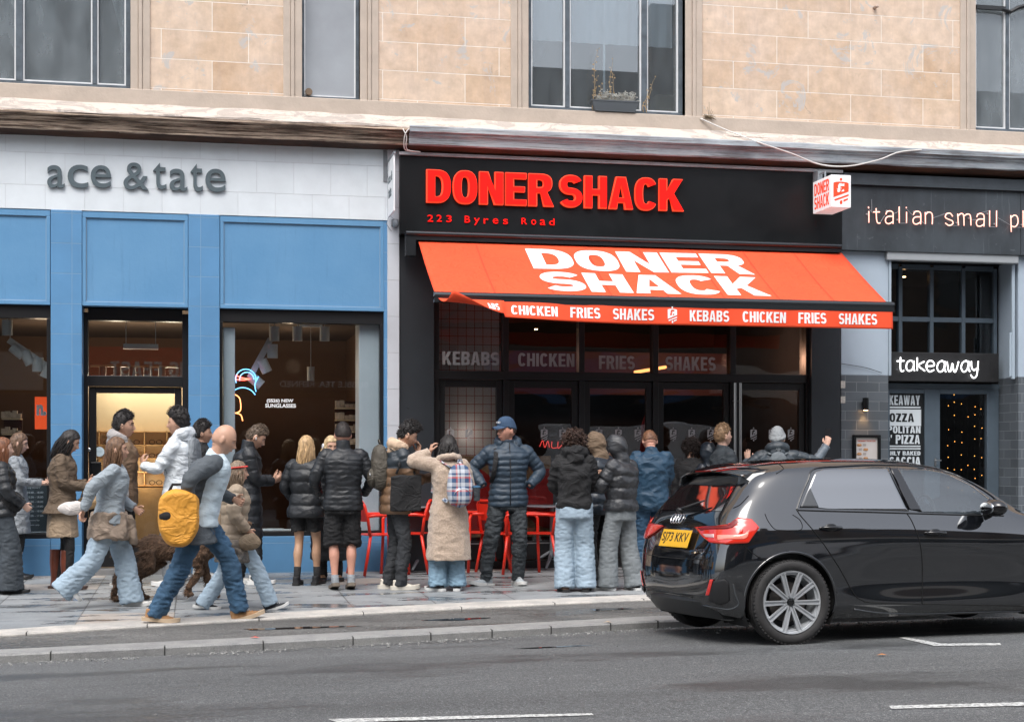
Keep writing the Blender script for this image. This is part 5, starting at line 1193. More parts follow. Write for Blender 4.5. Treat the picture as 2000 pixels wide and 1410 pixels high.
# ---------------------------------------------------------------- the other side of the street (seen in the glass)
op = empty('tenement_building', (0,-24,0), label='tenement across the street that the shop windows reflect', cat='building')
m_os = mat('opposite_sandstone', (.13,.10,.08), .85, var=.12, vs=2)
mb = MB(); mb.box(-40, 2.5, -5, 0, -.1, 16); mb.box(2.5, 60, -5, 0, -.1, 12.4); mb.prism([(-40,16),(2.5,16),(1.5,17.3),(-40,17.3)], -5, -1); mb.box(-3, -1.6, -2, -.6, 16, 19); mb.box(13,14.4,-2,-.6,12.4,14.6); mb.box(20,21,-2,-.6,12.4,13.9); mb.build('wall', m_os, op)
mb = MB()
for X in range(-38, 60, 3):
    for z in (5.6, 9.0, 12.6):
        if z > 10 and X > 1: continue
        mb.box(X, X+1.3, 0, .03, z, z+2.0)
mb.build('windows', mat('opposite_window', (.03,.035,.04), .1), op)
mb = MB(); mb.box(-3.4, .3, 0, .12, 3.25, 4.3); f_ = mb.build('fascia', mat('opposite_red', (.75,.03,.02), .5), op)
o = place_text(letters('BIG FEAST', .75, .22, .17, .1, .01), (-.1, .125, 3.5), (-1,0,0), (0,0,1), 2.2, .42, 'lettering', m_textw, f_, .01)
mb = MB(); mb.box(.5, 7, 0, .12, 3.1, 4.2); f_ = mb.build('fascia', mat('opposite_dark', (.02,.025,.03), .5), op)
place_text(fonttext('BUBBLE TEA. REFINED', .01, offset=.01), (4.6, .125, 3.25), (-1,0,0), (0,0,1), 2.4, .16, 'lettering', m_textw, f_, .01)
mb = MB(); mb.box(-3.4,.3,0,.04,.2,3.2); mb.box(.6,7,0,.04,.2,3.0); mb.box(8,30,0,.04,.2,3.0); mb.box(-30,-4,0,.04,.2,3); mb.build('shop_glass', mat('opposite_window', (.03,.035,.04), .1), op)
mb = MB(); mb.box(8,14,0,.1,3.1,4.1); mb.box(22,30,0,.1,3.1,4.1); mb.build('fascia', mat('opposite_blue', (.04,.10,.2), .5), op)
mb = MB(); mb.box(14.5,21,0,.1,3.1,4.1); mb.box(-12,-4,0,.1,3.1,4.1); mb.build('fascia', mat('opposite_cream', (.5,.46,.4), .5), op)

# parked van across the street, seen only in the glass
vn = empty('parked_van', (11.2,-19.6,zroad(11.2,15)+.02), 0, 'white panel van parked across the street, mirrored in the door glass', 'van')
mb = MB(); mb.prism([(-2.5,.35),(-2.5,2.1),(-2.35,2.25),(1.2,2.25),(1.55,2.15),(2.15,1.35),(2.75,1.15),(2.85,.9),(2.85,.35)], -.95, .95); mb.build('body', m_white, vn, bevel=.05)
mb = MB(); mb.prism([(1.25,1.4),(1.3,2.0),(1.5,2.0),(1.98,1.4)], .952, .962); mb.prism([(1.25,1.4),(1.3,2.0),(1.5,2.0),(1.98,1.4)], -.962, -.952); mb.build('side_window', mat('opposite_window', (.03,.035,.04), .1), vn)
for x in (-1.7, 1.9):
    for q in (-1, 1): mb = MB(); mb.lathe([(0,-.1),(.2,-.1),(.3,-.09),(.33,0),(.3,.09),(.2,.1),(0,.1)], 24, 'y', c=(x, q*.86, .33)); mb.build('wheel', mat('van_tyre', (.02,.02,.02), .8), vn, smooth=True, autosm=R(40))
# ---------------------------------------------------------------- the parked hatchback
CARX, CARY, CARA = 4.3227-.0, -6.861, R(5.2)
nrm = Vector((-math.sin(CARA), math.cos(CARA), 0)); fw = Vector((math.cos(CARA), math.sin(CARA), 0))
HALF = .855
cpos = Vector((CARX, CARY, -.108)) + nrm*HALF
roll = math.atan2(.045, 1.5)
car = empty('parked_car', cpos, CARA, 'glossy black hatchback with yellow rear plate parked at the kerb on the right', 'car')
car.rotation_euler = (-roll*.8, 0, CARA)
bpy.context.view_layer.update()
CM = car.matrix_basis.copy(); CI = CM.inverted()
cage = [
 [(-.60,0,.23),(-.60,.40,.23),(-.575,.60,.225),(-.52,.74,.22),(-.38,.79,.20),(0,.79,.19),(.4,.79,.18),(.9,.79,.18),(1.35,.79,.18),(1.8,.79,.18),(2.2,.79,.18),(2.6,.79,.19),(2.95,.77,.2),(3.12,.7,.2),(3.25,.4,.2),(3.28,0,.2)],
 [(-.70,0,.32),(-.69,.42,.32),(-.65,.66,.31),(-.56,.79,.30),(-.40,.845,.28),(0,.865,.28),(.4,.86,.275),(.9,.85,.27),(1.35,.85,.27),(1.8,.85,.27),(2.2,.86,.27),(2.6,.865,.27),(3.0,.82,.28),(3.2,.70,.28),(3.31,.4,.28),(3.34,0,.28)],
 [(-.72,0,.48),(-.715,.42,.48),(-.675,.685,.475),(-.58,.815,.47),(-.40,.862,.46),(0,.878,.46),(.4,.868,.46),(.9,.838,.45),(1.35,.836,.45),(1.8,.845,.45),(2.2,.87,.45),(2.6,.878,.45),(3.0,.83,.45),(3.2,.71,.45),(3.32,.4,.45),(3.35,0,.45)],
 [(-.705,0,.645),(-.70,.42,.645),(-.66,.69,.645),(-.565,.825,.65),(-.38,.872,.67),(0,.882,.69),(.4,.876,.68),(.9,.862,.66),(1.35,.860,.66),(1.8,.865,.67),(2.2,.877,.68),(2.6,.88,.68),(2.98,.83,.64),(3.18,.7,.62),(3.3,.4,.6),(3.33,0,.6)],
 [(-.645,0,.80),(-.64,.42,.80),(-.61,.675,.81),(-.53,.80,.82),(-.36,.853,.83),(0,.868,.84),(.4,.866,.835),(.9,.862,.815),(1.35,.860,.80),(1.8,.86,.795),(2.2,.868,.79),(2.6,.865,.78),(2.95,.80,.74),(3.12,.66,.71),(3.2,.38,.70),(3.23,0,.70)],
 [(-.565,0,.955),(-.56,.40,.955),(-.535,.61,.965),(-.48,.715,.98),(-.34,.785,1.0),(0,.803,1.005),(.4,.803,1.0),(.9,.803,.985),(1.35,.803,.965),(1.8,.80,.945),(2.15,.79,.92),(2.55,.78,.88),(2.85,.70,.83),(3.0,.58,.79),(3.06,.35,.78),(3.08,0,.78)],
 [(-.385,0,1.13),(-.38,.35,1.13),(-.365,.55,1.135),(-.32,.65,1.14),(-.19,.715,1.155),(.05,.735,1.165),(.42,.737,1.165),(.9,.735,1.16),(1.36,.735,1.145),(1.80,.745,1.06),(2.14,.70,.965),(2.45,.66,.915),(2.7,.58,.87),(2.85,.5,.84),(2.88,.3,.84),(2.9,0,.84)],
 [(-.205,0,1.30),(-.20,.30,1.298),(-.185,.50,1.285),(-.15,.60,1.275),(-.04,.64,1.29),(.12,.655,1.312),(.45,.655,1.325),(.9,.652,1.323),(1.36,.645,1.295),(1.72,.67,1.195),(2.07,.62,1.02),(2.35,.5,.935),(2.55,.42,.90),(2.65,.35,.885),(2.68,.2,.885),(2.7,0,.885)],
 [(-.12,0,1.358),(-.115,.20,1.358),(-.10,.34,1.355),(-.07,.42,1.35),(.02,.43,1.362),(.16,.43,1.378),(.46,.42,1.392),(.9,.41,1.392),(1.31,.40,1.365),(1.62,.41,1.275),(1.97,.38,1.09),(2.2,.3,.955),(2.35,.25,.93),(2.4,.2,.92),(2.43,.1,.92),(2.45,0,.92)],
 [(-.07,0,1.372),(-.06,0,1.373),(-.05,0,1.374),(-.03,0,1.375),(.05,0,1.383),(.18,0,1.393),(.47,0,1.405),(.9,0,1.405),(1.29,0,1.385),(1.57,0,1.30),(1.9,0,1.13),(2.06,0,1.02),(2.1,0,.965),(2.15,0,.955),(2.2,0,.95),(2.25,0,.945)]]
cage = np.array(cage); cage[...,0] = np.where(cage[...,0] < -.1, -.1+(cage[...,0]+.1)*.81, cage[...,0])
def RX(x): return x if x > -.1 else -.1+(x+.1)*.86
def crm(a, n, end_mirror=None):
    """Catmull-Rom along axis 0"""
    m = len(a); first = 2*a[0]-a[1]; last = 2*a[-1]-a[-2]
    if end_mirror is not None: first = a[1]*end_mirror; last = a[-2]*end_mirror
    ex = np.concatenate([[first], a, [last]]); out = []
    for i in range(m-1):
        p0, p1, p2, p3 = ex[i], ex[i+1], ex[i+2], ex[i+3]
        for k in range(n):
            f = k/n; out.append(.5*((2*p1)+(p2-p0)*f+(2*p0-5*p1+4*p2-p3)*f*f+(3*p1-p0-3*p2+p3)*f**3))
    out.append(a[-1]); return np.array(out)
g = crm(cage, 12); g = crm(g.transpose(1,0,2), 14, np.array([1,-1,1])).transpose(1,0,2)     # rows x cols
g[:, 0, 1] = 0; g[:, -1, 1] = 0; g[-1, :, 1] = 0
NR, NC = g.shape[:2]
WD = {'r': 0.0, 'f': 2.563}; WR, WZ, AR = .318, .318, .372
# snap to wheel arches
flat = g.reshape(-1, 3)
inside = np.zeros(len(flat), bool)
for dw in WD.values():
    dx = flat[:, 0]-dw; dz = flat[:, 2]-WZ; r = np.hypot(dx, dz*1.0); side = flat[:, 1] > .45
    low = (dz < 0) & (np.abs(dx) < AR)
    ins = side & ((r < AR) | low); inside |= ins
g2 = flat.reshape(NR, NC, 3); ins = inside.reshape(NR, NC)
for i in range(NR):
    for j in range(NC):
        if not ins[i, j]: continue
        nb_ = [(a, b) for a in (i-1, i, i+1) for b in (j-1, j, j+1) if 0 <= a < NR and 0 <= b < NC and not ins[a, b]]
        if nb_:
            p = g2[i, j]; dw = min(WD.values(), key=lambda q: abs(q-p[0]))
            if p[2] >= WZ: 
                q = np.array([p[0]-dw, p[2]-WZ]); L = np.hypot(*q); q = q/L*AR; g2[i, j, 0], g2[i, j, 2] = dw+q[0], WZ+q[1]
            else: g2[i, j, 0] = dw+math.copysign(AR, p[0]-dw)
faces = [(i*NC+j, i*NC+j+1, (i+1)*NC+j+1, (i+1)*NC+j) for i in range(NR-1) for j in range(NC-1) if not (ins[i, j] and ins[i+1, j] and ins[i, j+1] and ins[i+1, j+1])
         and sum((ins[i, j], ins[i+1, j], ins[i, j+1], ins[i+1, j+1])) < 4]
faces = [f for f in faces]
full = MB(); V1 = g2.reshape(-1, 3); full.add(V1.tolist(), faces)
def pip(poly, x, y):
    c = False; n = len(poly); j = n-1
    for i in range(n):
        xi, yi = poly[i]; xj, yj = poly[j]
        if (yi > y) != (yj > y) and x < (xj-xi)*(y-yi)/(yj-yi)+xi: c = not c
        j = i
    return c
# closed shell used for casting parts on to the surface (no openings)
allf = [(i*NC+j, i*NC+j+1, (i+1)*NC+j+1, (i+1)*NC+j) for i in range(NR-1) for j in range(NC-1)]
V0 = crm(crm(cage, 12).transpose(1,0,2), 14, np.array([1,-1,1])).transpose(1,0,2).reshape(-1,3)
Vm = V0*np.array([1,-1,1])
tree = BVHTree.FromPolygons([tuple(p) for p in V0.tolist()]+[tuple(p) for p in Vm.tolist()], allf+[tuple(k+len(V0) for k in f) for f in allf])
def cast(px, py, off=0.0):
    o, d = ray(px, py); o = CI @ o; d = (CI.to_3x3() @ d).normalized()
    h = tree.ray_cast(o, d)
    if h[0] is None: return None, None
    n_ = h[1] if h[1].dot(d) < 0 else -h[1]
    return h[0] + n_*off, n_
def inside_poly_local(polypx):
    out = []
    for (x, y) in polypx:
        p, n_ = cast(x, y)
        if p is not None: out.append((p.x, p.z))
    return out
def iormat(name, c, r, ior):
    m = mat(name, c, r); m.node_tree.nodes['Principled BSDF'].inputs['IOR'].default_value = ior; return m
m_paint = iormat('black_car_paint', (.006,.007,.009), .05, 2.1)
m_trim = mat('satin_black_trim', (.012,.013,.014), .45); m_gb = mat('gloss_black', (.006,.006,.007), .08, coat=.5)
m_priv = glass('privacy_glass', (.06,.065,.07), 2.3); m_cargl = glass('car_glass', (.7,.75,.76), 2.4)
RW = [(1562,992),(1592,920),(1620,915.5),(1680,913),(1733,913),(1775,998),(1680,995)]
FW = [(1793,1000),(1744,916),(1800,914),(1848,925),(1900,950),(1938,979),(1950,1003),(1900,1004)]
RG = [(1388,988),(1414,972),(1450,948),(1482,922),(1479,928),(1472,948),(1452,972),(1432,991),(1410,990)]
fwl = inside_poly_local(FW)
cx_, cz_ = sum(p[0] for p in fwl)/len(fwl), sum(p[1] for p in fwl)/len(fwl)
shr = [(cx_+(x-cx_)*.975, cz_+(z-cz_)*.955) for x, z in fwl]
keep = []; scr = []
for f in full.f:
    fi, fj = divmod(f[0], NC)
    if fi >= 12*7+3 and 14*8+7 <= fj < 14*10+2: scr.append(f); continue
   
    c_ = V1[list(f)].mean(0)
    if c_[1] > .5 and pip(shr, c_[0], c_[2]): continue
    keep.append(f)
body = MB(); body.add(V1.tolist(), keep); body.add((V1*np.array([1,-1,1])).tolist(), [f[::-1] for f in keep])
ws = MB(); ws.add(V1.tolist(), scr); ws.add((V1*np.array([1,-1,1])).tolist(), [f[::-1] for f in scr])
body.box(-.40, 3.1, -.60, .60, .17, .20)
bo = body.build('body', m_paint, car, smooth=True)
bm = bmesh.new(); bm.from_mesh(bo.data); bmesh.ops.remove_doubles(bm, verts=bm.verts, dist=.0008)
loose = [v for v in bm.verts if not v.link_faces]; bmesh.ops.delete(bm, geom=loose, context='VERTS'); bmesh.ops.recalc_face_normals(bm, faces=bm.faces); bm.to_mesh(bo.data); bm.free()
def patch(name, poly, material, off=.004, n=(28, 18), parent=None, mirror=True, thick=.003, bow=0.0):
    """a panel laid on the bodywork; outline given where it is seen, then cast on the surface"""
    ys = [p[1] for p in poly]; y0, y1 = min(ys), max(ys); rows = []
    for j in range(n[1]+1):
        y = y0+(y1-y0)*j/n[1]; y = min(max(y, y0+1e-3), y1-1e-3); xs = []
        for i in range(len(poly)):
            a, b = poly[i], poly[(i+1) % len(poly)]
            if (a[1] > y) != (b[1] > y): xs.append(a[0]+(b[0]-a[0])*(y-a[1])/(b[1]-a[1]))
        if len(xs) < 2: continue
        xa, xb = min(xs), max(xs); row = []
        for i in range(n[0]+1):
            fx_ = i/n[0]; p, nn = cast(xa+(xb-xa)*fx_, y, off + bow*math.sin(math.pi*fx_)*math.sin(math.pi*j/n[1]))
            row.append(p)
        ok = [p for p in row if p is not None]
        if len(ok) > 3: rows.append([p if p is not None else (ok[-1] if i_ > len(row)//2 else ok[0]) for i_, p in enumerate(row)])
    out = []
    for sgn in ((-1, 1) if mirror else (-1,)):
        mb = MB(); mb.rings([[(p.x, p.y*(-sgn), p.z) if sgn == 1 else p for p in r] for r in rows], cap=False, closed=False)
        if sgn == 1: mb.f = [f[::-1] for f in mb.f]
        o = mb.build(name, material, parent or car, smooth=True); q = o.modifiers.new('s', 'SOLIDIFY'); q.thickness = thick; q.offset = 0; out.append(o)
    return out
def line(name, pts, r=.0035, material=None, mirror=True, off=.0015, flat=.5, sub=10, parent=None, closed=False):
    q = []; n = len(pts)
    for i in range(n-1):
        a, b = pts[i], pts[i+1]
        p0, p3 = pts[max(i-1,0)], pts[min(i+2,n-1)]
        for k in range(sub):
            f = k/sub; x = .5*((2*a[0])+(b[0]-p0[0])*f+(2*p0[0]-5*a[0]+4*b[0]-p3[0])*f*f+(3*a[0]-p0[0]-3*b[0]+p3[0])*f**3)
            y = .5*((2*a[1])+(b[1]-p0[1])*f+(2*p0[1]-5*a[1]+4*b[1]-p3[1])*f*f+(3*a[1]-p0[1]-3*b[1]+p3[1])*f**3); q.append((x, y))
    q.append(pts[-1]); P3 = [cast(x, y, off)[0] for x, y in q]; P3 = [p for p in P3 if p is not None]
    if len(P3) < 2: return
    res = []
    for s_ in ((1, -1) if mirror else (1,)):
        mb = MB(); mb.tube([(p.x, p.y*s_, p.z) for p in P3], r, 6); res.append(mb.build(name, material or m_trim, parent or car, smooth=True))
    return res
# glazing
patch('door_glass', RW, m_gb if False else iormat('privacy_mirror', (.010,.011,.012), .03, 3.1), .004)
fg = patch('door_glass', FW, m_cargl, .004, thick=.0015)
line('window_trim', [(1556,995),(1565,968),(1578,938),(1590,916),(1640,911),(1700,908.5),(1760,909),(1800,910),(1850,921),(1903,947),(1945,976),(1958,1004)], .007, m_gb, sub=14)
line('window_trim', [(1556,996),(1620,998),(1700,1000),(1800,1003),(1900,1006),(1960,1007)], .006, m_trim, sub=14)
bm = bmesh.new(); wo = ws.build('windscreen', m_cargl, car, smooth=True); bm.from_mesh(wo.data); bmesh.ops.delete(bm, geom=[v for v in bm.verts if not v.link_faces], context='VERTS'); bmesh.ops.remove_doubles(bm, verts=bm.verts, dist=.0005); bm.to_mesh(wo.data); bm.free()
patch('pillar_panel', [(1737,912),(1752,912),(1800,999),(1776,998)], m_gb, .006, (8, 18))
patch('quarter_panel', [(1562,991),(1581,953),(1598,991)], mat('pillar_satin', (.07,.075,.08), .35), .009, (8, 10))
# rear screen over the hatch
def surf_rear(y, z):
    h = tree.ray_cast(Vector((-3, y, z)), Vector((1, 0, 0))); return h[0], h[1]
rows = []
for j in range(15):
    z = .995+(1.262-.995)*j/14; hw = .60-.125*(j/14)**.9; r_ = []
    for i in range(25):
        y = -hw+2*hw*i/24; p, n_ = surf_rear(y, z); n_ = n_ if n_.x < 0 else -n_; r_.append(p+n_*.004)
    rows.append(r_)
mb = MB(); mb.rings(rows, cap=False, closed=False); o = mb.build('rear_screen', mat('rear_screen_glass', (.008,.008,.009), .04, spec=1.0, coat=1.0), car, smooth=True)
# spoiler
rows = []
for i in range(33):
    y = -.60+1.2*i/32; e = abs(y)/.60; tip = -.31+.06*e**3; rt = -.06+.02*e; zt_ = 1.362-.055*e**2.2
    rows.append([(rt, y, zt_+.004), ((rt+tip)/2, y, zt_-.008), (tip+.02, y, zt_-.040), (tip, y, zt_-.052), (tip+.015, y, zt_-.066), ((rt+tip)/2-.02, y, zt_-.066), (rt-.06, y, zt_-.075), (rt, y, zt_-.05)])
mb = MB(); mb.rings(rows, cap=True); mb.build('roof_spoiler', m_paint, car, smooth=True, autosm=R(50))
for s_ in (-1, 1):
    mb = MB(); y = s_*.60; vs = [(-.06,y-s_*.01,1.31),(-.26,y-s_*.03,1.268),(-.275,y*.955,1.20),(-.20,y*1.035,1.215),(-.08,y*1.055,1.29)]
    mb.add(vs+[(a, b-s_*.03, c) for a, b, c in vs], [(0,1,2,3,4),(9,8,7,6,5),(0,5,6,1),(1,6,7,2),(2,7,8,3),(3,8,9,4),(4,9,5,0)]); mb.build('spoiler_fin', mat('gloss_fin', (.03,.034,.038), .12, coat=1), car)
mb = MB(); mb.box(-.317,-.307,-.14,.14,1.302,1.31); mb.build('brake_light', mat('dark_red_lens', (.18,.005,.005), .2), car)
mb = MB(); mb.tube([(-.505,.02,1.0),(-.495,-.03,1.015),(-.44,-.30,1.075)], [.018,.014,.007], 8); mb.tube([(-.52,.0,.985),(-.505,.0,1.005)], .03, 12); mb.build('rear_wiper', m_trim, car, smooth=True)
# shut lines
G_ = mat('panel_gap', (.002,.002,.002), .9)
line('door_gap', [(1556,993),(1563,1006),(1600,1050),(1640,1110),(1668,1160),(1685,1172),(1700,1176),(1780,1179),(1798,1179)], .0035, G_)
line('door_gap', [(1770,1001),(1782,1020),(1796,1058),(1801,1100),(1801,1180)], .0035, G_)
line('door_gap', [(1802,1179),(1900,1181),(1996,1183)], .0035, G_)
line('fuel_flap', [(1494,1003),(1500,1017),(1512,1032),(1524,1035),(1560,1035),(1567,1028),(1562,1015),(1548,1005)], .0025, G_, mirror=False)
line('bumper_gap', [(1450,1063),(1470,1080),(1492,1093),(1508,1096)], .0028, G_)
line('hatch_gap', [(1432,992),(1446,985),(1462,968)], .0028, G_)
line('roof_gap', [(1520,905),(1530,915),(1516,925)], .0025, G_)
line('tailgate_gap', [(1286,1087),(1340,1091),(1384,1090),(1388,1068)], .003, G_)
# sills and lower trim
mb_l = line('sill_strip', [(1668,1189),(1720,1196),(1800,1198),(1900,1195),(1998,1193)], .007, mat('sill_gloss', (.05,.055,.06), .25, coat=.6))
# door handles
for (px, py) in ((1622,1031),(1826,1041)):
    p, n_ = cast(px, py)
    for s_ in (1, -1):
        q = MB(); y = p.y*s_; sy = -1 if y < 0 else 1
        q.tube([(p.x-.085,y,p.z),(p.x-.07,y+sy*.03,p.z+.004),(p.x,y+sy*.04,p.z+.004),(p.x+.075,y+sy*.03,p.z+.002),(p.x+.095,y,p.z-.002)], [.011,.013,.013,.012,.009], 10)
        h = q.build('door_handle', m_gb, car, smooth=True)
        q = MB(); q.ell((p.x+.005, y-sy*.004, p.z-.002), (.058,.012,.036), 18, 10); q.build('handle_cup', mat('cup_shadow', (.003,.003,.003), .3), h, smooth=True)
# mirror
for s_ in (1, -1):
    q = MB(); q.ell((1.70, -s_*.965, 1.005), (.085,.115,.068), 22, 14); q2 = remesh(q, .012, 3) if False else q
    mr = q.build('side_mirror', m_gb, car, smooth=True)
    q = MB(); q.tube([(1.70,-s_*.83,.955),(1.70,-s_*.90,.965),(1.70,-s_*.94,.985)], [(.05,.02),(.04,.02),(.04,.02)], 10); q.build('mirror_stalk', m_trim, mr, smooth=True)
    q = MB(); q.ell((1.625, -s_*.965, 1.003), (.016,.095,.05), 18, 10); q.build('mirror_glass', mat('mirror_glass', (.4,.42,.44), .03, metal=1), mr, smooth=True)
# lamps
m_lens = mat('red_lens', (.50,.018,.010), .10, coat=1.0, emit=(1,.05,.01), es=.06); m_lensd = mat('dark_red_lens', (.18,.005,.005), .2)
TL = [(1358,1028),(1380,1030),(1425,1025),(1441,1013),(1466,1014),(1482,1031),(1461,1060),(1420,1062),(1390,1060),(1375,1049)]
tl_ = patch('tail_lamp', TL, m_lens, .012, (30, 20), thick=.012)
for t_, par in ((tl_[0], 1),):
    patch('lamp_bar', [(1366,1031),(1424,1027),(1437,1016),(1444,1020),(1430,1034),(1372,1037)], m_lensd, .020, (20, 8), parent=t_, mirror=False)
    patch('lamp_insert', [(1404,1046),(1452,1044),(1462,1036),(1459,1050),(1448,1055),(1404,1056)], mat('pink_lens', (.75,.22,.17), .15, coat=1, emit=(1,.2,.12), es=.12), .0195, (18, 8), parent=t_, mirror=False)
    patch('lamp_insert', [(1376,1044),(1398,1044),(1398,1051),(1382,1050)], mat('clear_lens', (.6,.35,.33), .15, coat=1), .0195, (10, 6), parent=t_, mirror=False)
patch('hatch_recess', [(1292,1027),(1356,1025),(1378,1048),(1372,1056),(1357,1062),(1358,1033),(1294,1035)], mat('hatch_shadow', (.004,.004,.004), .4), .003, (20, 12), mirror=False) if False else None
# number plate
mb = MB(); W_, H_ = .52, .111
def rear_at(y, z, off): p, n_ = surf_rear(y, z); n_ = n_ if n_.x < 0 else -n_; return p+n_*off, n_
pc, pn = rear_at(0, .765, .012)
c1, _ = cast(1298,1051); c2, _ = cast(1356,1051); yc = (c1.y+c2.y)/2
W_ = abs(c1.y-c2.y)*.98
pu = Vector((0,-1,0)); pv = pn.cross(pu); pv = pv if pv.z > 0 else -pv; pv.normalize()
zt_, _ = cast(1327,1037); zb_, _ = cast(1327,1065); H_ = (zt_-zb_).length*.98; pc = (zt_+zb_)/2; pc = Vector((min(zt_.x, zb_.x)-.012, yc, pc.z)); pv = (zt_-zb_).normalized(); pv.y = 0; pv.normalize()
mb.obox(pc, pu*W_/2, pv*H_/2, pu.cross(pv)*.004); pl_ = mb.build('number_plate', mat('yellow_plate', (.78,.42,.02), .45), car, bevel=.004)
pnn = pu.cross(pv); pnn = pnn if pnn.x < 0 else -pnn
o = place_text(fonttext('SJ73 KKV', .002, offset=.01), pc-pu*W_*.45-pv*H_*.34+pnn*.0045, pu, pv, W_*.90, H_*.68, 'lettering', mat('plate_black', (.01,.01,.01), .5), pl_, .001)
# four rings
c_, n_ = cast(1324, 1013); c2_, _ = cast(1303,1013); rr = .036
ctr = []
for k in range(4):
    mb = MB(); cy_ = c_.y + (1.5-k)*.053; pts = []
    for q in range(21):
        a = 2*math.pi*q/20; z = c_.z+rr*math.sin(a)*.95; y = cy_+rr*math.cos(a); p, nn = rear_at(y, z, .006); pts.append(p)
    mb.tube(pts, .0055, 8, cap=False); ctr.append(mb)
em4 = MB(); [em4.join(q) for q in ctr]; em4.build('badge', mat('chrome', (.75,.76,.78), .15, metal=1), car, smooth=True)
a_, na_ = cast(1360,1080); b_, _ = cast(1384,1080)
dv_ = (b_-a_).normalized(); nn_ = dv_.cross(Vector((0,0,1)))
o = place_text(fonttext('30 TFSI', .002, offset=.006), a_+na_*.024, dv_, (0,0,1), (b_-a_).length*1.0, .026, 'badge_lettering', mat('chrome', (.75,.76,.78), .15, metal=1), car, .006)
# bumper details
patch('bumper_vent', [(1384,1172),(1396,1132),(1416,1131),(1424,1140),(1425,1175),(1410,1180)], mat('vent_black', (.008,.008,.009), .6), .006, (14, 14), thick=.012)
patch('reflector', [(1380,1162),(1389,1131),(1395,1131),(1387,1162)], mat('red_reflector', (.6,.02,.015), .2, coat=1), .012, (6, 10))
line('bumper_crease', [(1276,1153),(1300,1156),(1340,1160),(1375,1163),(1385,1158)], .005, m_trim)
line('bumper_crease', [(1432,1140),(1436,1160),(1442,1180),(1425,1189),(1400,1186),(1370,1181)], .006, mat('sill_gloss', (.05,.055,.06), .25, coat=.6))
mb = MB()
rows = []
for i in range(25):
    y = -.66+1.32*i/24; e = abs(y)/.66; x = -.60+.09*e**3
    rows.append([(x+.005, y, .335), (x-.008, y, .31), (x+.01, y, .25), (x+.06, y, .19), (x+.20, y, .18), (x+.2, y, .3)])
mb.rings(rows, cap=True); mb.build('diffuser', m_trim, car, smooth=True, autosm=R(40))
# arches: dark liners and lips
for dw in WD.values():
    for s_ in (-1, 1):
        mb = MB(); rs = []
        for k in range(25):
            a = R(-28+236*k/24); rs.append([(dw+(AR+.004)*math.cos(a), s_*yy, WZ+(AR+.004)*math.sin(a)) for yy in (.845,.80,.50)])
        mb.rings(rs, cap=False, closed=False); mb.add([(dw-.38, s_*.5, .15),(dw+.38, s_*.5, .15),(dw+.38, s_*.5, .72),(dw-.38, s_*.5, .72)], [(0,1,2,3)]); mb.build('arch_liner', mat('liner_black', (.004,.004,.004), .9), car)
        pts = []
        for k in range(31):
            a = R(-18+216*k/30); x, z = dw+AR*math.cos(a), WZ+AR*math.sin(a); h = tree.ray_cast(Vector((x, s_*2, z)), Vector((0, -s_, 0)))
            if h[0] is not None: pts.append(Vector((x, h[0].y-s_*.006, z)))
        mb = MB(); mb.tube(pts, .011, 8); mb.build('arch_lip', m_paint, car, smooth=True)
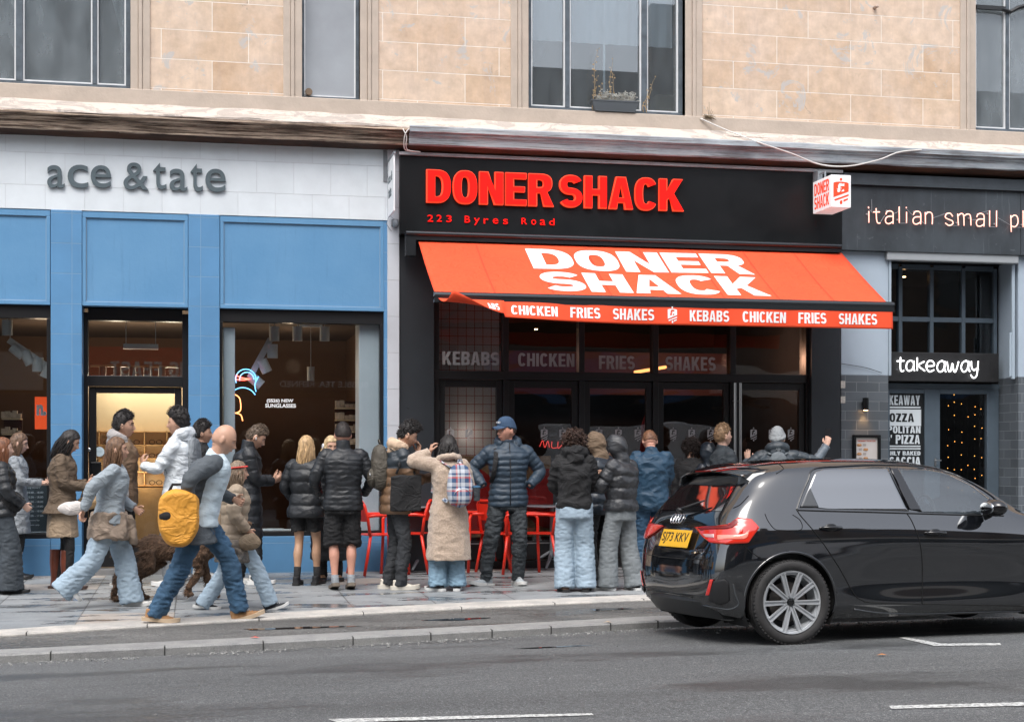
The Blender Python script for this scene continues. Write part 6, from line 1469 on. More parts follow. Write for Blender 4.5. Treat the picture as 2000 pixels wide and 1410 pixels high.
# wheels
m_tyre = mat('tyre_rubber', (.028,.027,.027), .75, var=.3, vs=12, bump=.15, bs=90); m_alloy = mat('alloy', (.46,.48,.50), .30, metal=.35); m_hub = mat('hub_dark', (.02,.02,.022), .7)
def wheel(name, parent, dw, s_):
    w_ = empty(name, (dw, s_*.80, WZ)); w_.parent = parent; w_.rotation_euler = (0, 0, 0 if s_ < 0 else math.pi)
    # built with the outside towards -y
    t_ = MB(); prof = [(.225,-.055),(.232,-.072),(.255,-.092),(.285,-.094),(.303,-.084),(.3105,-.070),(.3135,-.045)]
    prof += [(.3175,-.04),(.3175,-.022),(.308,-.020),(.308,-.014),(.318,-.012),(.318,.012),(.308,.014),(.308,.020),(.3175,.022),(.3175,.045),(.312,.07),(.285,.094),(.25,.092),(.225,.06)]
    t_.lathe(prof+[prof[0]], 72, 'y', cap=False); t_.build('tyre', m_tyre, w_, smooth=True, autosm=R(38))
    tr = MB()
    for k in range(64):
        a = 2*math.pi*k/64; u = Vector((math.cos(a), 0, math.sin(a))); v_ = Vector((-math.sin(a), 0, math.cos(a)))
        tr.obox(u*.310+Vector((0,-.070,0)), u*.0055, v_*.0085, Vector((0,.012,0)))
    tr.build('tread_block', m_tyre, w_)
    r_ = MB(); r_.lathe([(.238,-.070),(.234,-.084),(.222,-.080),(.216,-.06),(.205,-.02),(.200,.06),(.196,.06),(.200,-.03),(.206,-.062),(.222,-.066),(.238,-.070)], 64, 'y', cap=False)
    for k in range(5):
        a0 = R(90+72*k)
        for q in (-1, 1):
            a1 = a0+q*R(19); p0 = Vector((math.cos(a0), 0, math.sin(a0)))*.030; p0 += Vector((-math.sin(a0), 0, math.cos(a0)))*q*.012; p1 = Vector((math.cos(a1), 0, math.sin(a1)))*.224
            d_ = (p1-p0).normalized(); side_ = Vector((-d_.z, 0, d_.x)); y0 = -.052; y1 = -.074
            for e in (-1, 1):
                c0 = p0+side_*e*.011+Vector((0,y0,0)); c1 = p1+side_*e*.015+Vector((0,y1,0)); m_ = (c0+c1)/2; L_ = (c1-c0)/2
                r_.obox(m_, L_, side_*.0045, Vector((0,.010,0)))
            m_ = (p0+p1)/2+Vector((0,(y0+y1)/2+.008,0)); r_.obox(m_, (p1+Vector((0,y1,0))-p0-Vector((0,y0,0)))/2, side_*.012, Vector((0,.008,0)))
    r_.lathe([(0,-.050),(.060,-.050),(.066,-.044),(.066,-.02),(0,-.02)], 30, 'y'); rim = r_.build('rim', m_alloy, w_, smooth=True, autosm=R(30))
    c_ = MB(); c_.lathe([(0,-.070),(.024,-.069),(.028,-.060),(.028,-.045),(0,-.045)], 24, 'y'); c_.build('centre_cap', m_gb, rim, smooth=True, autosm=R(35))
    b_ = MB()
    for k in range(5): a = R(54+72*k-90); b_.lathe([(0,-.064),(.009,-.063),(.011,-.05),(.011,-.045),(0,-.045)], 12, 'y', c=(.048*math.cos(a),0,.048*math.sin(a)))
    b_.build('wheel_bolts', m_steel, rim, smooth=True, autosm=R(35))
    d_ = MB(); d_.lathe([(0,.0),(.15,.0),(.15,.02),(0,.02)], 36, 'y'); d_.build('brake_disc', mat('disc_iron', (.10,.09,.085), .5, metal=.5), w_)
    e_ = MB(); e_.lathe([(0,.055),(.2,.055),(.2,.06),(0,.06)], 30, 'y'); e_.build('hub_back', m_hub, w_)
for nm, dw in WD.items():
    for s_ in (-1, 1): wheel('wheel', car, dw, s_)
# cabin
mb = MB()
for (x, y) in ((.95,-.36),(.95,.36)):
    mb.tube([(x,y,.55),(x-.12,y,.85),(x-.18,y,1.05)], [(.07,.22),(.07,.22),(.06,.18)], 12, side=(1,0,0)); mb.ell((x-.21,y,1.16), (.05,.12,.085), 14, 10)
mb.tube([(.05,0,.55),(-.05,0,.95)], [(.07,.58),(.06,.55)], 14, side=(1,0,0))
mb.build('seat', mat('seat_cloth', (.03,.03,.032), .9), car, smooth=True)
mb = MB(); mb.tube([(1.46+.06*math.cos(a)*.3, -.36+.18*math.cos(a), .93+.17*math.sin(a)) for a in [2*math.pi*k/24 for k in range(25)]], .014, 8, cap=False); mb.box(1.47,1.5,-.45,-.27,.90,.95); mb.build('steering_wheel', m_trim, car, smooth=True)
mb = MB(); mb.box(1.5,1.95,-.70,.70,.70,.92); mb.box(-.4,1.9,-.7,.7,.30,.34); mb.box(-.45,1.8,-.74,-.72,.3,.85); mb.box(-.45,1.8,.72,.74,.3,.85); mb.build('dashboard', m_trim, car)
mb = MB(); mb.ell((1.38,0,1.22), (.02,.11,.035), 12, 8); mb.build('interior_mirror', m_trim, car, smooth=True)
# antenna fin-free roof; droplets of rain on roof rear
# ---------------------------------------------------------------- people
def V(*a): return Vector(a)
def smooth01(x, a, b): t_ = np.clip((x-a)/(b-a), 0, 1); return t_*t_*(3-2*t_)
def head_surface(d):
    """d: (n,3) unit directions (x right, y forward, z up) -> points of the head surface, metres, head centre at eye height"""
    x, y, z = d[:,0], d[:,1], d[:,2]
    rx, ry, rz = .077, .098, .120
    r = 1/np.sqrt((x/rx)**2+(y/ry)**2+(z/rz)**2); p = d*r[:,None]
    zz = p[:,2]
    jaw = smooth01(-zz, .005, .115); p[:,0] *= 1-.30*jaw
    front = (p[:,1] > 0)
    p[:,1] = np.where(p[:,1] > 0, p[:,1]*(1-.05*smooth01(p[:,1], .05, .1)), p[:,1])
    p[:,1] += np.where(~front, .045*smooth01(-zz, .03, .11), 0)                 # nape
    p[:,1] += np.where(front, .010*jaw, 0)
    p[:,2] = np.where(zz < 0, zz*.98, zz)
    X, Y, Z = p[:,0].copy(), p[:,1].copy(), p[:,2].copy(); F = (Y > .02)
    G = lambda cx, cz, sx, sz: np.exp(-((X-cx)/sx)**2-((Z-cz)/sz)**2)*F
    p[:,1] += .024*G(0,-.034,.012,.013)+.014*G(0,-.014,.008,.022)+.004*G(.012,-.038,.007,.007)+.004*G(-.012,-.038,.007,.007)
    p[:,1] -= .011*(G(.031,.0,.017,.013)+G(-.031,.0,.017,.013)); p[:,1] += .006*(G(.03,.024,.022,.008)+G(-.03,.024,.022,.008))
    p[:,1] += .007*G(0,-.066,.022,.010)-.004*G(0,-.052,.02,.004); p[:,1] += .009*G(0,-.102,.022,.014)-.004*G(0,-.083,.02,.006)
    p[:,1] += .004*(G(.045,-.03,.02,.02)+G(-.045,-.03,.02,.02))
    return p
def dirs(n, k):
    out = []
    for i in range(1, k):
        th = math.pi*i/k
        for j in range(n): out.append((math.sin(th)*math.cos(2*math.pi*j/n), math.sin(th)*math.sin(2*math.pi*j/n), -math.cos(th)))
    return np.array(out)
def sph_mb(P_, n, k):
    mb = MB(); rs = [[tuple(P_[i*n+j]) for j in range(n)] for i in range(k-1)]; mb.rings(rs); return mb
HD = dirs(44, 36)
_hs = head_surface(HD)
HEADMB = sph_mb(_hs, 44, 36)
def face_y(x, z):
    d = np.array([[x, .095, z]]); d /= np.linalg.norm(d)
    for _ in range(4):
        p = head_surface(d)[0]; d = d*np.linalg.norm(p); d[0,0] += x-p[0]; d[0,2] += z-p[2]; d /= np.linalg.norm(d)
    return head_surface(d)[0][1]
def ik(a, c, l1, l2, pole):
    a, c = Vector(a), Vector(c); d = c-a; L = d.length
    if L > (l1+l2)*.998: c = a+d*((l1+l2)*.998/L); d = c-a; L = d.length
    L = max(L, abs(l1-l2)+.02); x = (l1*l1-l2*l2+L*L)/(2*L); h = math.sqrt(max(0, l1*l1-x*x)); u = d.normalized(); p = Vector(pole); p = p-u*p.dot(u)
    p = p.normalized() if p.length > 1e-5 else u.orthogonal().normalized()
    return a+u*x+p*h, c
def seg(a, b, n): return [a+(b-a)*k/n for k in range(n)]
def limb(a, b, c, n=8, rnd=.25):
    """a polyline a-b-c with its corner rounded"""
    q = []; b1 = b+(a-b)*rnd; b2 = b+(c-b)*rnd
    q += seg(a, b1, n)
    for k in range(5): f = k/4; q.append(b1*(1-f)**2+b*2*f*(1-f)+b2*f*f)
    q += [b2+(c-b2)*k/n for k in range(1, n+1)]
    return q
def radii(pts, rr):
    """rr: list of (fraction of length, radius)"""
    L = [0]
    for i in range(1, len(pts)): L.append(L[-1]+(pts[i]-pts[i-1]).length)
    xs = [q/L[-1] for q in L]; fx_ = [r[0] for r in rr]; out = []
    if hasattr(rr[0][1], '__len__'): return [(np.interp(x, fx_, [r[1][0] for r in rr]), np.interp(x, fx_, [r[1][1] for r in rr])) for x in xs]
    return [float(np.interp(x, fx_, [r[1] for r in rr])) for x in xs]
def hand_mb(wrist, d, n_, curl=.35, spread=.12, thumb=1, s=1.0, fist=False):
    """wrist point, finger direction d, palm normal n_ (the side the fingers close to), thumb on side +1/-1"""
    d = Vector(d).normalized(); n_ = Vector(n_); n_ = (n_-d*n_.dot(d)); n_ = n_.normalized() if n_.length > 1e-4 else d.orthogonal().normalized(); sd_ = d.cross(n_)*thumb
    mb = MB(); w = Vector(wrist)
    mb.tube([w-d*.05, w, w+d*.03*s, w+d*.065*s, w+d*.095*s], [(.021,.027),(.018,.026),(.016,.036),(.015,.040),(.011,.038)], 12, side=n_)
    ln = [.070,.080,.074,.057]
    for k in range(4):
        off = (1.5-k)*.0195*s; base = w+d*(.088+.004*(1-abs(k-1.3)))*s+sd_*off; dr = (d+sd_*spread*(1.5-k)*.5).normalized(); L = ln[k]*s; p = base-d*.012; pts = [p]; a = .15 if not fist else .5
        for q, f in enumerate((.45,.30,.25)):
            a += curl*(1+.15*k)*(1.0 if q == 0 else 1.2); dd = dr*math.cos(a)+n_*math.sin(a); p = p+dd*L*f*1.08; pts.append(p)
        mb.tube(pts, [.0095*s,.0090*s,.0082*s,.0062*s], 8)
    b = w+d*.022*s+sd_*.026*s; t1 = b+(d*.65+sd_*.75+n_*.35).normalized()*.040*s; t2 = t1+(d*.9+sd_*.25+n_*(.3+curl)).normalized()*.034*s; t3 = t2+(d*.9-sd_*.1+n_*(.4+curl)).normalized()*.025*s
    mb.tube([b-sd_*.02, b, t1, t2, t3], [.013*s,.014*s,.0115*s,.0098*s,.007*s], 8)
    return mb
SKIN = {'light': (.50,.29,.20), 'pale': (.58,.36,.27), 'tan': (.46,.27,.17), 'ruddy': (.56,.28,.20), 'dark': (.10,.05,.03)}
def skin(k): return mat('skin_'+k, SKIN[k], .5, var=.10, vs=14, bump=.04, bs=200)
def fabric(name, c, rough=.85, var=.12, vs=9, bump=.25, bs=70, **k): return mat(name, c, rough, var=var, vs=vs, bump=bump, bs=bs, wr=k.pop('wr', .014), **k)

class Person:
    def __init__(s, foot, head_y, face, label, skin_='light', px=None, H=None, top_extra=.02, pelvis=(0,0), lean=(0,0), twist=0, head=(0,0,0), rf=(.09,0,0,8,0), lf=(-.09,0,0,-8,0),
                 rh=None, lh=None, rpole=(.6,-.7,-.2), lpole=(-.6,-.7,-.2), build=1.0, hunch=0.0, kn=None, female=False, group=None, v=None):
        s.face = face; g = unproj_ground(*foot) if v is None else None
        if v is not None: g = UP(foot[0], foot[1], v); g.z = zg_in(v)
        s.g = g; vv = -g.y; z_top = FZ(head_y, foot[0] if px is None else px, vv)
        s.H = H if H else (z_top-g.z-top_extra); s.k = s.H/1.75; k = s.k
        s.o = empty('person', g, R(face-90), label, 'person', group); s.skin = skin_; s.b = build; s.female = female
        # joints in a 1.75 m frame
        s.ankR = V(rf[0], rf[1], .085+rf[2]); s.ankL = V(lf[0], lf[1], .085+lf[2]); s.rf, s.lf = rf, lf
        hw = .088*(1.05 if female else 1)
        pz = .93
        for f, sg_ in ((s.ankR, 1), (s.ankL, -1)):
            dx, dy = f.x-(pelvis[0]+sg_*hw), f.y-pelvis[1]; pz = min(pz, f.z+math.sqrt(max(.1, .852**2-dx*dx-dy*dy)))
        s.pel = V(pelvis[0], pelvis[1], pz); s.hipR = s.pel+V(hw,0,0); s.hipL = s.pel+V(-hw,0,0)
        kn = kn or ((.12,1),(-.12,1)); s.kneeR, s.ankR2 = ik(s.hipR, s.ankR, .43, .425, (kn[0][0], kn[0][1], 0)); s.kneeL, s.ankL2 = ik(s.hipL, s.ankL, .43, .425, (kn[1][0], kn[1][1], 0))
        s.lean = V(lean[0], lean[1], 0); s.tw = R(twist); s.chest = s.pel+V(lean[0]*.8, lean[1]*.8, .38); s.neck = s.pel+V(lean[0], lean[1]+hunch*.5, .555-.5*(lean[0]**2+lean[1]**2)-hunch*.12)
        shw = (.165 if female else .185)*(.5+.5*build); rot = Matrix.Rotation(s.tw, 3, 'Z'); s.rot = rot
        sc_ = s.neck+V(0,-.01,-.055); s.shR = sc_+rot@V(shw,0,-.01); s.shL = sc_+rot@V(-shw,0,-.01); s.shw = shw
        hy, hp, hr = [R(a) for a in head]; s.hm = Matrix.Rotation(hy, 4, 'Z') @ Matrix.Rotation(hp, 4, 'X') @ Matrix.Rotation(hr, 4, 'Y')
        hc = s.neck + V(0,.012+hunch,.150) ; s.hc = s.neck+V(0,hunch*.4,.05)+(s.hm @ Vector((0,.018,.100))).to_3d(); s.HM = Matrix.Translation(s.hc) @ s.hm @ Matrix.Scale(1.06, 4)
        rh = V(*rh) if rh else s.shR+V(.05,.04,-.56); lh = V(*lh) if lh else s.shL+V(-.05,.04,-.56)
        s.elR, s.wrR = ik(s.shR, rh, .285, .255, rpole); s.elL, s.wrL = ik(s.shL, lh, .285, .255, lpole); s.parts = {}
        s.S = Matrix.Scale(k, 4)
    def W(s, p): return s.o.matrix_basis @ (Vector(p)*s.k)     # joint -> world
    def put(s, mb, name, material, smooth=True, parent=None, autosm=None):
        m2 = MB(); m2.join(mb, s.S); return m2.build(name, material, parent or s.o, smooth=smooth, autosm=autosm)
    # ---- body
    def torso_rings(s, z0, z1, ex, dz=.03, prof=None, puff=None, flare=0, bottom=None):
        """rings of the trunk between heights (fractions along pelvis-neck, metres from the pelvis)"""
        P_ = prof or ([(-.95,.165,.135),(-.12,.172,.125),(-.02,.178,.125),(.06,.165,.118),(.15,.150,.108),(.27,.165,.120),(.38,.180,.125),(.45,.186,.115),(.50,.160,.098),(.53,.105,.080),(.555,.064,.062),(.62,.058,.058)] if not s.female else
              [(-.95,.17,.135),(-.12,.178,.128),(-.02,.176,.125),(.06,.155,.112),(.15,.135,.100),(.27,.150,.118),(.36,.160,.128),(.45,.165,.108),(.50,.140,.090),(.53,.090,.072),(.555,.056,.056),(.62,.050,.052)])
        hs = [q[0] for q in P_]; rs = []; n = 26; z = z0; N = max(2, int(round((z1-z0)/dz)))
        for i in range(N+1):
            z = z0+(z1-z0)*i/N; a = np.interp(z, hs, [q[1] for q in P_])*s.b; b = np.interp(z, hs, [q[2] for q in P_])*(.45+.55*s.b)
            f = max(0, min(1, z/.5)); c_ = s.pel+V(0,getattr(s,'sh',0),0)+s.lean*(f*(1.0 if z < .5 else 1))+V(0,0,z-(.5*(s.lean.length**2))*f)
            if z > .5: c_ = c_.lerp(s.neck+V(0,0,z-.555), (z-.5)/.055) if z < .555 else s.neck+V(0,0,z-.555)
            e = ex(z) if callable(ex) else ex; m_ = 0
            if puff: m_ = 0
            fl = flare*max(0, -z); rt = Matrix.Rotation(s.tw*f, 3, 'Z'); ring = []
            for j in range(n):
                t_ = 2*math.pi*j/n; ct, st = math.cos(t_), math.sin(t_); w_ = abs(ct)**(.85)*math.copysign(1, ct); u_ = abs(st)**(.85)*math.copysign(1, st)
                if puff:
                    zj = z-z0+.016*noise.noise(Vector((ct*2.2, st*2.2, z*7+s.H*9)))+.006*ct; m_ = abs(math.sin(math.pi*zj/puff[1]))
                    if len(puff) > 2: m_ = min(m_, abs(math.sin(t_*puff[2]))*1.6)
                    m_ = 1.5*puff[0]*(m_**.5-.7)*(1 if z < .5 else .4)*(.8+.5*noise.noise(Vector((ct*3, st*3, z*11))))
                ring.append(c_+rt@V((a+e+m_+fl)*w_, (b+e+m_+fl)*u_, 0))
            rs.append(ring)
        return rs
    def make_body(s, bare_legs=False):
        mb = MB(); mb.rings(s.torso_rings(-.10, .62, -.012))
        leg_r = [(0,.080),(.12,.083),(.35,.064),(.48,.052),(.55,.050),(.68,.056),(.80,.044),(.93,.034),(1,.036)] if bare_legs else [(0,.072),(.3,.058),(.5,.046),(.7,.046),(1,.034)]
        for h, kn, an in ((s.hipR, s.kneeR, s.ankR2), (s.hipL, s.kneeL, s.ankL2)):
            p = limb(h+V(0,0,.02), kn, an, 12, .12)
            if bare_legs:   # calf bulges backwards
                q = []; L = 0; tot = sum((p[i]-p[i-1]).length for i in range(1, len(p))); fwd = ((kn-(h+an)/2)); 
                for i, c_ in enumerate(p):
                    L += (c_-p[i-1]).length if i else 0; f = L/tot; q.append(c_+V(0,-.016*math.exp(-((f-.68)/.10)**2),0))
                p = q
            mb.tube(p, radii(p, leg_r), 14, side=(1,0,0))
        for sh_, el_, wr in ((s.shR, s.elR, s.wrR), (s.shL, s.elL, s.wrL)):
            p = limb(sh_, el_, wr, 8, .15); mb.tube(p, radii(p, [(0,.050),(.3,.044),(.5,.036),(.62,.038),(1,.023)]), 12)
        core = remesh(mb, .013, 4)
        hb = MB(); h = MB(); h.join(HEADMB)
        for q in (-1, 1):
            M = Matrix.Translation((q*.077,-.012,-.012)) @ Matrix.Rotation(q*R(-22), 4, 'Z'); h.ell((0,0,0), (.010,.021,.032), 12, 8, M=M); h.v[-84:] = h.v[-84:]
            # move the ear to its place
            k_ = 12*7; h.v[-k_:] = [tuple(Vector(p)) for p in h.v[-k_:]]
        hb.join(h, s.HM); nb = s.neck
        hb.tube([nb+V(0,-.01,-.05), nb+V(0,-.005,.0), (nb+s.hc)/2+V(0,-.012,.0), s.hc+(s.hm@Vector((0,-.03,-.05))).to_3d()], [(.062,.060),(.056,.056),(.052,.054),(.05,.055)], 16, side=(1,0,0))
        hd = remesh(hb, .0058, 1, .5)
        out = MB(); out.join(core); out.join(hd)
        for key, wr, el_, th in (('R', s.wrR, s.elR, -1), ('L', s.wrL, s.elL, 1)):
            if key in s.hands:
                d, n_, curl, fist = s.hands[key]; d = Vector(d) if d else (wr-el_); n_ = Vector(n_)
                hm = hand_mb(wr, d, n_, curl, thumb=th*-1, fist=fist); hm.tube([el_, wr-(wr-el_)*.1], [.034,.023], 10); out.join(remesh(hm, .0045, 1, .4))
        s.body = s.put(out, 'body', skin(s.skin)); return s
    hands = {}
    def hand(s, **k):
        s.hands = dict(s.hands); s.hands.update(k); return s
    def facefeat(s, brow=(.05,.03,.02), iris=(.03,.02,.015), lips=(.42,.16,.13), glasses=False, beard=None):
        ey = MB(); 
        for q in (-1, 1):
            y = face_y(q*.031, .001); c_ = Vector((q*.031, y-.0065, .001)); ey.ell(c_, (.0125,.0105,.0105), 12, 8, m=0); ey.ell(c_+Vector((0,.0072,0)), (.0055,.0045,.0055), 8, 6, m=1)
        m2 = MB(); m2.join(ey, s.HM); m3 = MB(); m3.join(m2, s.S); m3.build('eye', [mat('eye_white', (.6,.58,.56), .3), mat('eye_iris', iris, .2)], s.body, smooth=True)
        bw = MB()
        for q in (-1, 1): bw.tube([Vector((q*x, face_y(q*x, z)+.001, z)) for x, z in ((.014,.021),(.028,.026),(.042,.023),(.05,.017))], [.003,.0042,.0038,.002], 6)
        m2 = MB(); m2.join(bw, s.HM); s.put(m2, 'eyebrow', mat('brow_%d' % int(brow[0]*999), brow, .9), parent=s.body)
        lp = MB(); lp.tube([Vector((x, face_y(x, -.066)+.0005, -.066)) for x in (-.022,-.011,0,.011,.022)], [.002,.0045,.005,.0045,.002], 6)
        m2 = MB(); m2.join(lp, s.HM); s.put(m2, 'lips', mat('lip_%d' % int(lips[0]*999), lips, .5), parent=s.body)
        if beard:
            D = dirs(30, 24); P_ = head_surface(D); x, y, z = P_.T; zone = smooth01(-z, .045, .065)*smooth01(y, -.01, .02)*(1-np.exp(-(x/.016)**2-((z+.066)/.006)**2)); P_ = P_*(1+(.045*zone-.05*(1-zone)))[:,None]; m2 = MB(); m2.join(sph_mb(P_, 30, 24), s.HM); s.put(m2, 'beard', mat('beard', beard, .95), parent=s.body)
        if glasses:
            g_ = MB()
            for q in (-1, 1):
                y = face_y(q*.031, .0)+.016; g_.tube([Vector((q*.031+.022*math.cos(a), y-.004*abs(math.cos(a)), .017*math.sin(a)-.003)) for a in [2*math.pi*k/16 for k in range(17)]], .0015, 5, cap=False); g_.tube([Vector((q*.053, y-.004, .004)), Vector((q*.078, .0, .002))], .0016, 5)
            g_.tube([Vector((-.009, .105, 0)), Vector((.009,.105,0))], .0015, 5); m2 = MB(); m2.join(g_, s.HM); s.put(m2, 'glasses', m_spec, smooth=True)
        return s
    # ---- hair and hats
    def hair(s, style, c, length=.3, seed=1, thick=.012, tied=False, vol=1.0):
        m_ = mat('hair_%s_%d_%d' % (style, int(c[0]*1000), int(c[2]*1000)), c, .5, var=.6, vs=55, spec=.45, stretch=(1,1,.15) if style in ('long','bob') else None, bump=.5, bs=160)
        D = dirs(52, 40); P_ = head_surface(D); x, y, z = P_.T; rnd = random.Random(seed)
        yn = y/.098; line = np.interp(yn, [-1,-.5,0,.3,.6,1], [-.065,-.06,-.012,.030,.052,.062])
        if style in ('bob', 'long', 'curly'): line = np.interp(yn, [-1,-.2,.25,.5,.75,1], [-.11,-.10,-.03,.035,.055,.064])
        if style == 'crop': line = np.interp(yn, [-1,-.5,0,.3,.6,1], [-.030,-.028,.0,.032,.052,.062])
        if style == 'fringe': line = np.interp(yn, [-1,-.2,.25,.5,.75,1], [-.11,-.10,-.04,.0,.018,.022])
        zone = smooth01(z, line-.006, line+.010); top = smooth01(z, .02, .10)
        th = thick*(.35+.9*top) if style == 'short' else thick*np.ones(len(x))*1.1
        if style == 'crop': th = thick*.5*np.ones(len(x))
        if style == 'quiff': th = thick*(.15+2.3*top+1.3*smooth01(y, 0, .09)*top)
        nzv = np.array([noise.noise(Vector((p[0]*60+seed, p[1]*60, p[2]*25))) for p in P_])
        th = th*vol*(1+.45*nzv)
        if style in ('quiff','short'):
            th = th+np.array([abs(noise.noise(Vector((p[0]*110+seed, p[1]*45, p[2]*30)))) for p in P_])*.004*top
        off = np.where(zone > .02, th*zone, -.010); L = np.linalg.norm(P_, axis=1); P2 = P_*((L+off-.012*(zone < .02))/L)[:,None]
        mb = MB(); mb.join(sph_mb(P2, 52, 40))
        if style == 'curly':
            for k in range(620):
                a = rnd.uniform(0, 2*math.pi); zz = rnd.uniform(-1.15, 1); y0 = math.cos(a); x0 = math.sin(a)
                if y0 > .35 and zz < .45: continue
                rr = math.sqrt(max(.25, 1-min(1, abs(zz))**2)); R_ = .115*vol*rnd.uniform(.85,1.12)
                c_ = Vector((x0*rr*R_*1.02, y0*rr*R_-.015, zz*.125*vol+.0)); r = rnd.uniform(.008,.015); ax = Vector((rnd.gauss(0,1), rnd.gauss(0,1), rnd.gauss(0,1))).normalized(); u = ax.orthogonal().normalized(); w_ = ax.cross(u)
                mb.tube([c_+u*r*math.cos(q)+w_*r*math.sin(q)+ax*q*.0025 for q in [j*1.1 for j in range(8)]], [.003,.0045,.005,.005,.005,.005,.004,.002], 4)
        if style in ('bob', 'long', 'fringe'):
            n_s = 230 if style == 'long' else 170
            for k in range(n_s):
                a = rnd.uniform(-2.2, 2.2); x0, y0 = math.sin(a), -math.cos(a)           # 0 = back of head
                z0 = rnd.uniform(-.02, .095); r0 = math.sqrt(max(0, 1-(z0/.12)**2)); p = Vector((x0*.077*r0, y0*.098*r0, z0))*1.06
                Ln = length*rnd.uniform(.82, 1.04); pts = []; N = 9; sw = rnd.uniform(-.012,.012); wv = rnd.uniform(0,6)
                for j in range(N+1):
                    f = j/N; z = z0-(Ln+z0*.9)*f; q = min(1, f*2.2); out_r = (.088+.016*vol)*(1+.06*math.sin(f*6+wv))-(.02*max(0, f-.5) if style == 'bob' else .035*max(0,f-.35)*(1))
                    tx = x0*out_r*1.0; ty = y0*out_r*1.12-.008
                    if style == 'long': tx *= (1-.25*f); ty = ty*(1-.2*f)-.03*f
                    pts.append(Vector((p.x+(tx-p.x)*q+sw*f+.006*math.sin(f*9+wv), p.y+(ty-p.y)*q+.004*math.cos(f*8+wv), z)))
                mb.tube(pts, [.004]+[.0078]*(N-2)+[.005,.0015], 4, flat=.6)
        if style in ('short', 'quiff', 'crop'):
            ids = [i for i in range(len(P2)) if zone[i] > .5]
            for k in range(520 if style != 'crop' else 300):
                q = Vector(P2[rnd.choice(ids)])+Vector((rnd.uniform(-.005,.005), rnd.uniform(-.005,.005), rnd.uniform(-.004,.004))); nn = q.normalized(); fl_ = Vector((rnd.gauss(0,.10), 1.2 if q.z > .05 else -.5, -.6 if q.z < .06 else .25+rnd.gauss(0,.12)))
                L_ = (.010+.014*max(0, q.z/.12))*(1 if style == 'short' else 1.25 if style == 'quiff' else .4)*vol; d_ = (nn*.7+fl_*.8).normalized()*L_
                mb.tube([q-nn*.003, q+d_*.6, q+d_+Vector((0,0,-.002))], [.0042,.0032,.0008], 3)
        m2 = MB()
        if style in ('bob','long','fringe','curly'):
            # long hair hangs straight down whatever the head does: only rotate about the vertical
            hz = Matrix.Translation(s.hc) @ s.hm
            m2.join(mb, hz)
        else: m2.join(mb, s.HM)
        s.put(m2, 'hair', m_, smooth=True); return s
    def beanie(s, material):
        D = dirs(40, 30); P_ = head_surface(D); x, y, z = P_.T; line = np.interp(y/.098, [-1,0,1], [-.030,-.008,.032]); zone = smooth01(z, line-.004, line+.004)
        fold = np.exp(-((z-line-.022)/.018)**2); off = np.where(zone > .02, .013+.007*fold+.010*smooth01(z,.06,.12), -.012); L = np.linalg.norm(P_, axis=1); m_ = MB(); m_.join(sph_mb(P_*((L+off)/L)[:,None], 40, 30), s.HM); s.put(m_, 'beanie', material); return s
    def cap(s, material, lettering=None):
        D = dirs(40, 30); P_ = head_surface(D); x, y, z = P_.T; line = np.interp(y/.098, [-1,0,1], [.0,.022,.045]); zone = smooth01(z, line-.004, line+.004)
        off = np.where(zone > .02, .012+.010*smooth01(z,.05,.11)+.010*smooth01(y,.0,.08)*smooth01(z,.04,.08), -.012); L = np.linalg.norm(P_, axis=1); m_ = MB(); m_.join(sph_mb(P_*((L+off)/L)[:,None], 40, 30))
        rs = []
        for i in range(9):
            f = i/8; y0 = .085+.085*f; hw = .070*math.sqrt(max(.05, 1-(f*.93)**2.4)); rs.append([Vector((hw*u, y0-.035*abs(u)**2*(1-f*.4), .050-.018*f-.018*u*u+e)) for u, e in [(q/6, .003) for q in range(-6, 7)]+[(q/6, -.003) for q in range(6, -7, -1)]])
        m_.rings(rs); q = MB(); q.join(m_, s.HM); o = s.put(q, 'cap', material, autosm=R(60))
        if lettering:
            t_ = lettering; a = np.array(t_.v); lo, hi = a.min(0), a.max(0); vs = []
            for p in a:
                u = ((p[0]-lo[0])/(hi[0]-lo[0])-.5)*-.062; w_ = .058+(p[1]-lo[1])/(hi[1]-lo[1])*.022; d = np.array([[u, math.sqrt(max(0,.09**2-u*u)), w_]]); d /= np.linalg.norm(d); hp_ = head_surface(d)[0]; Lh = np.linalg.norm(hp_); hp_ = hp_*(Lh+.0325)/Lh; vs.append(tuple(hp_))
            m3 = MB(); m3.add(vs, t_.f); q = MB(); q.join(m3, s.HM); s.put(q, 'lettering', m_textw, parent=o, smooth=False)
        return s
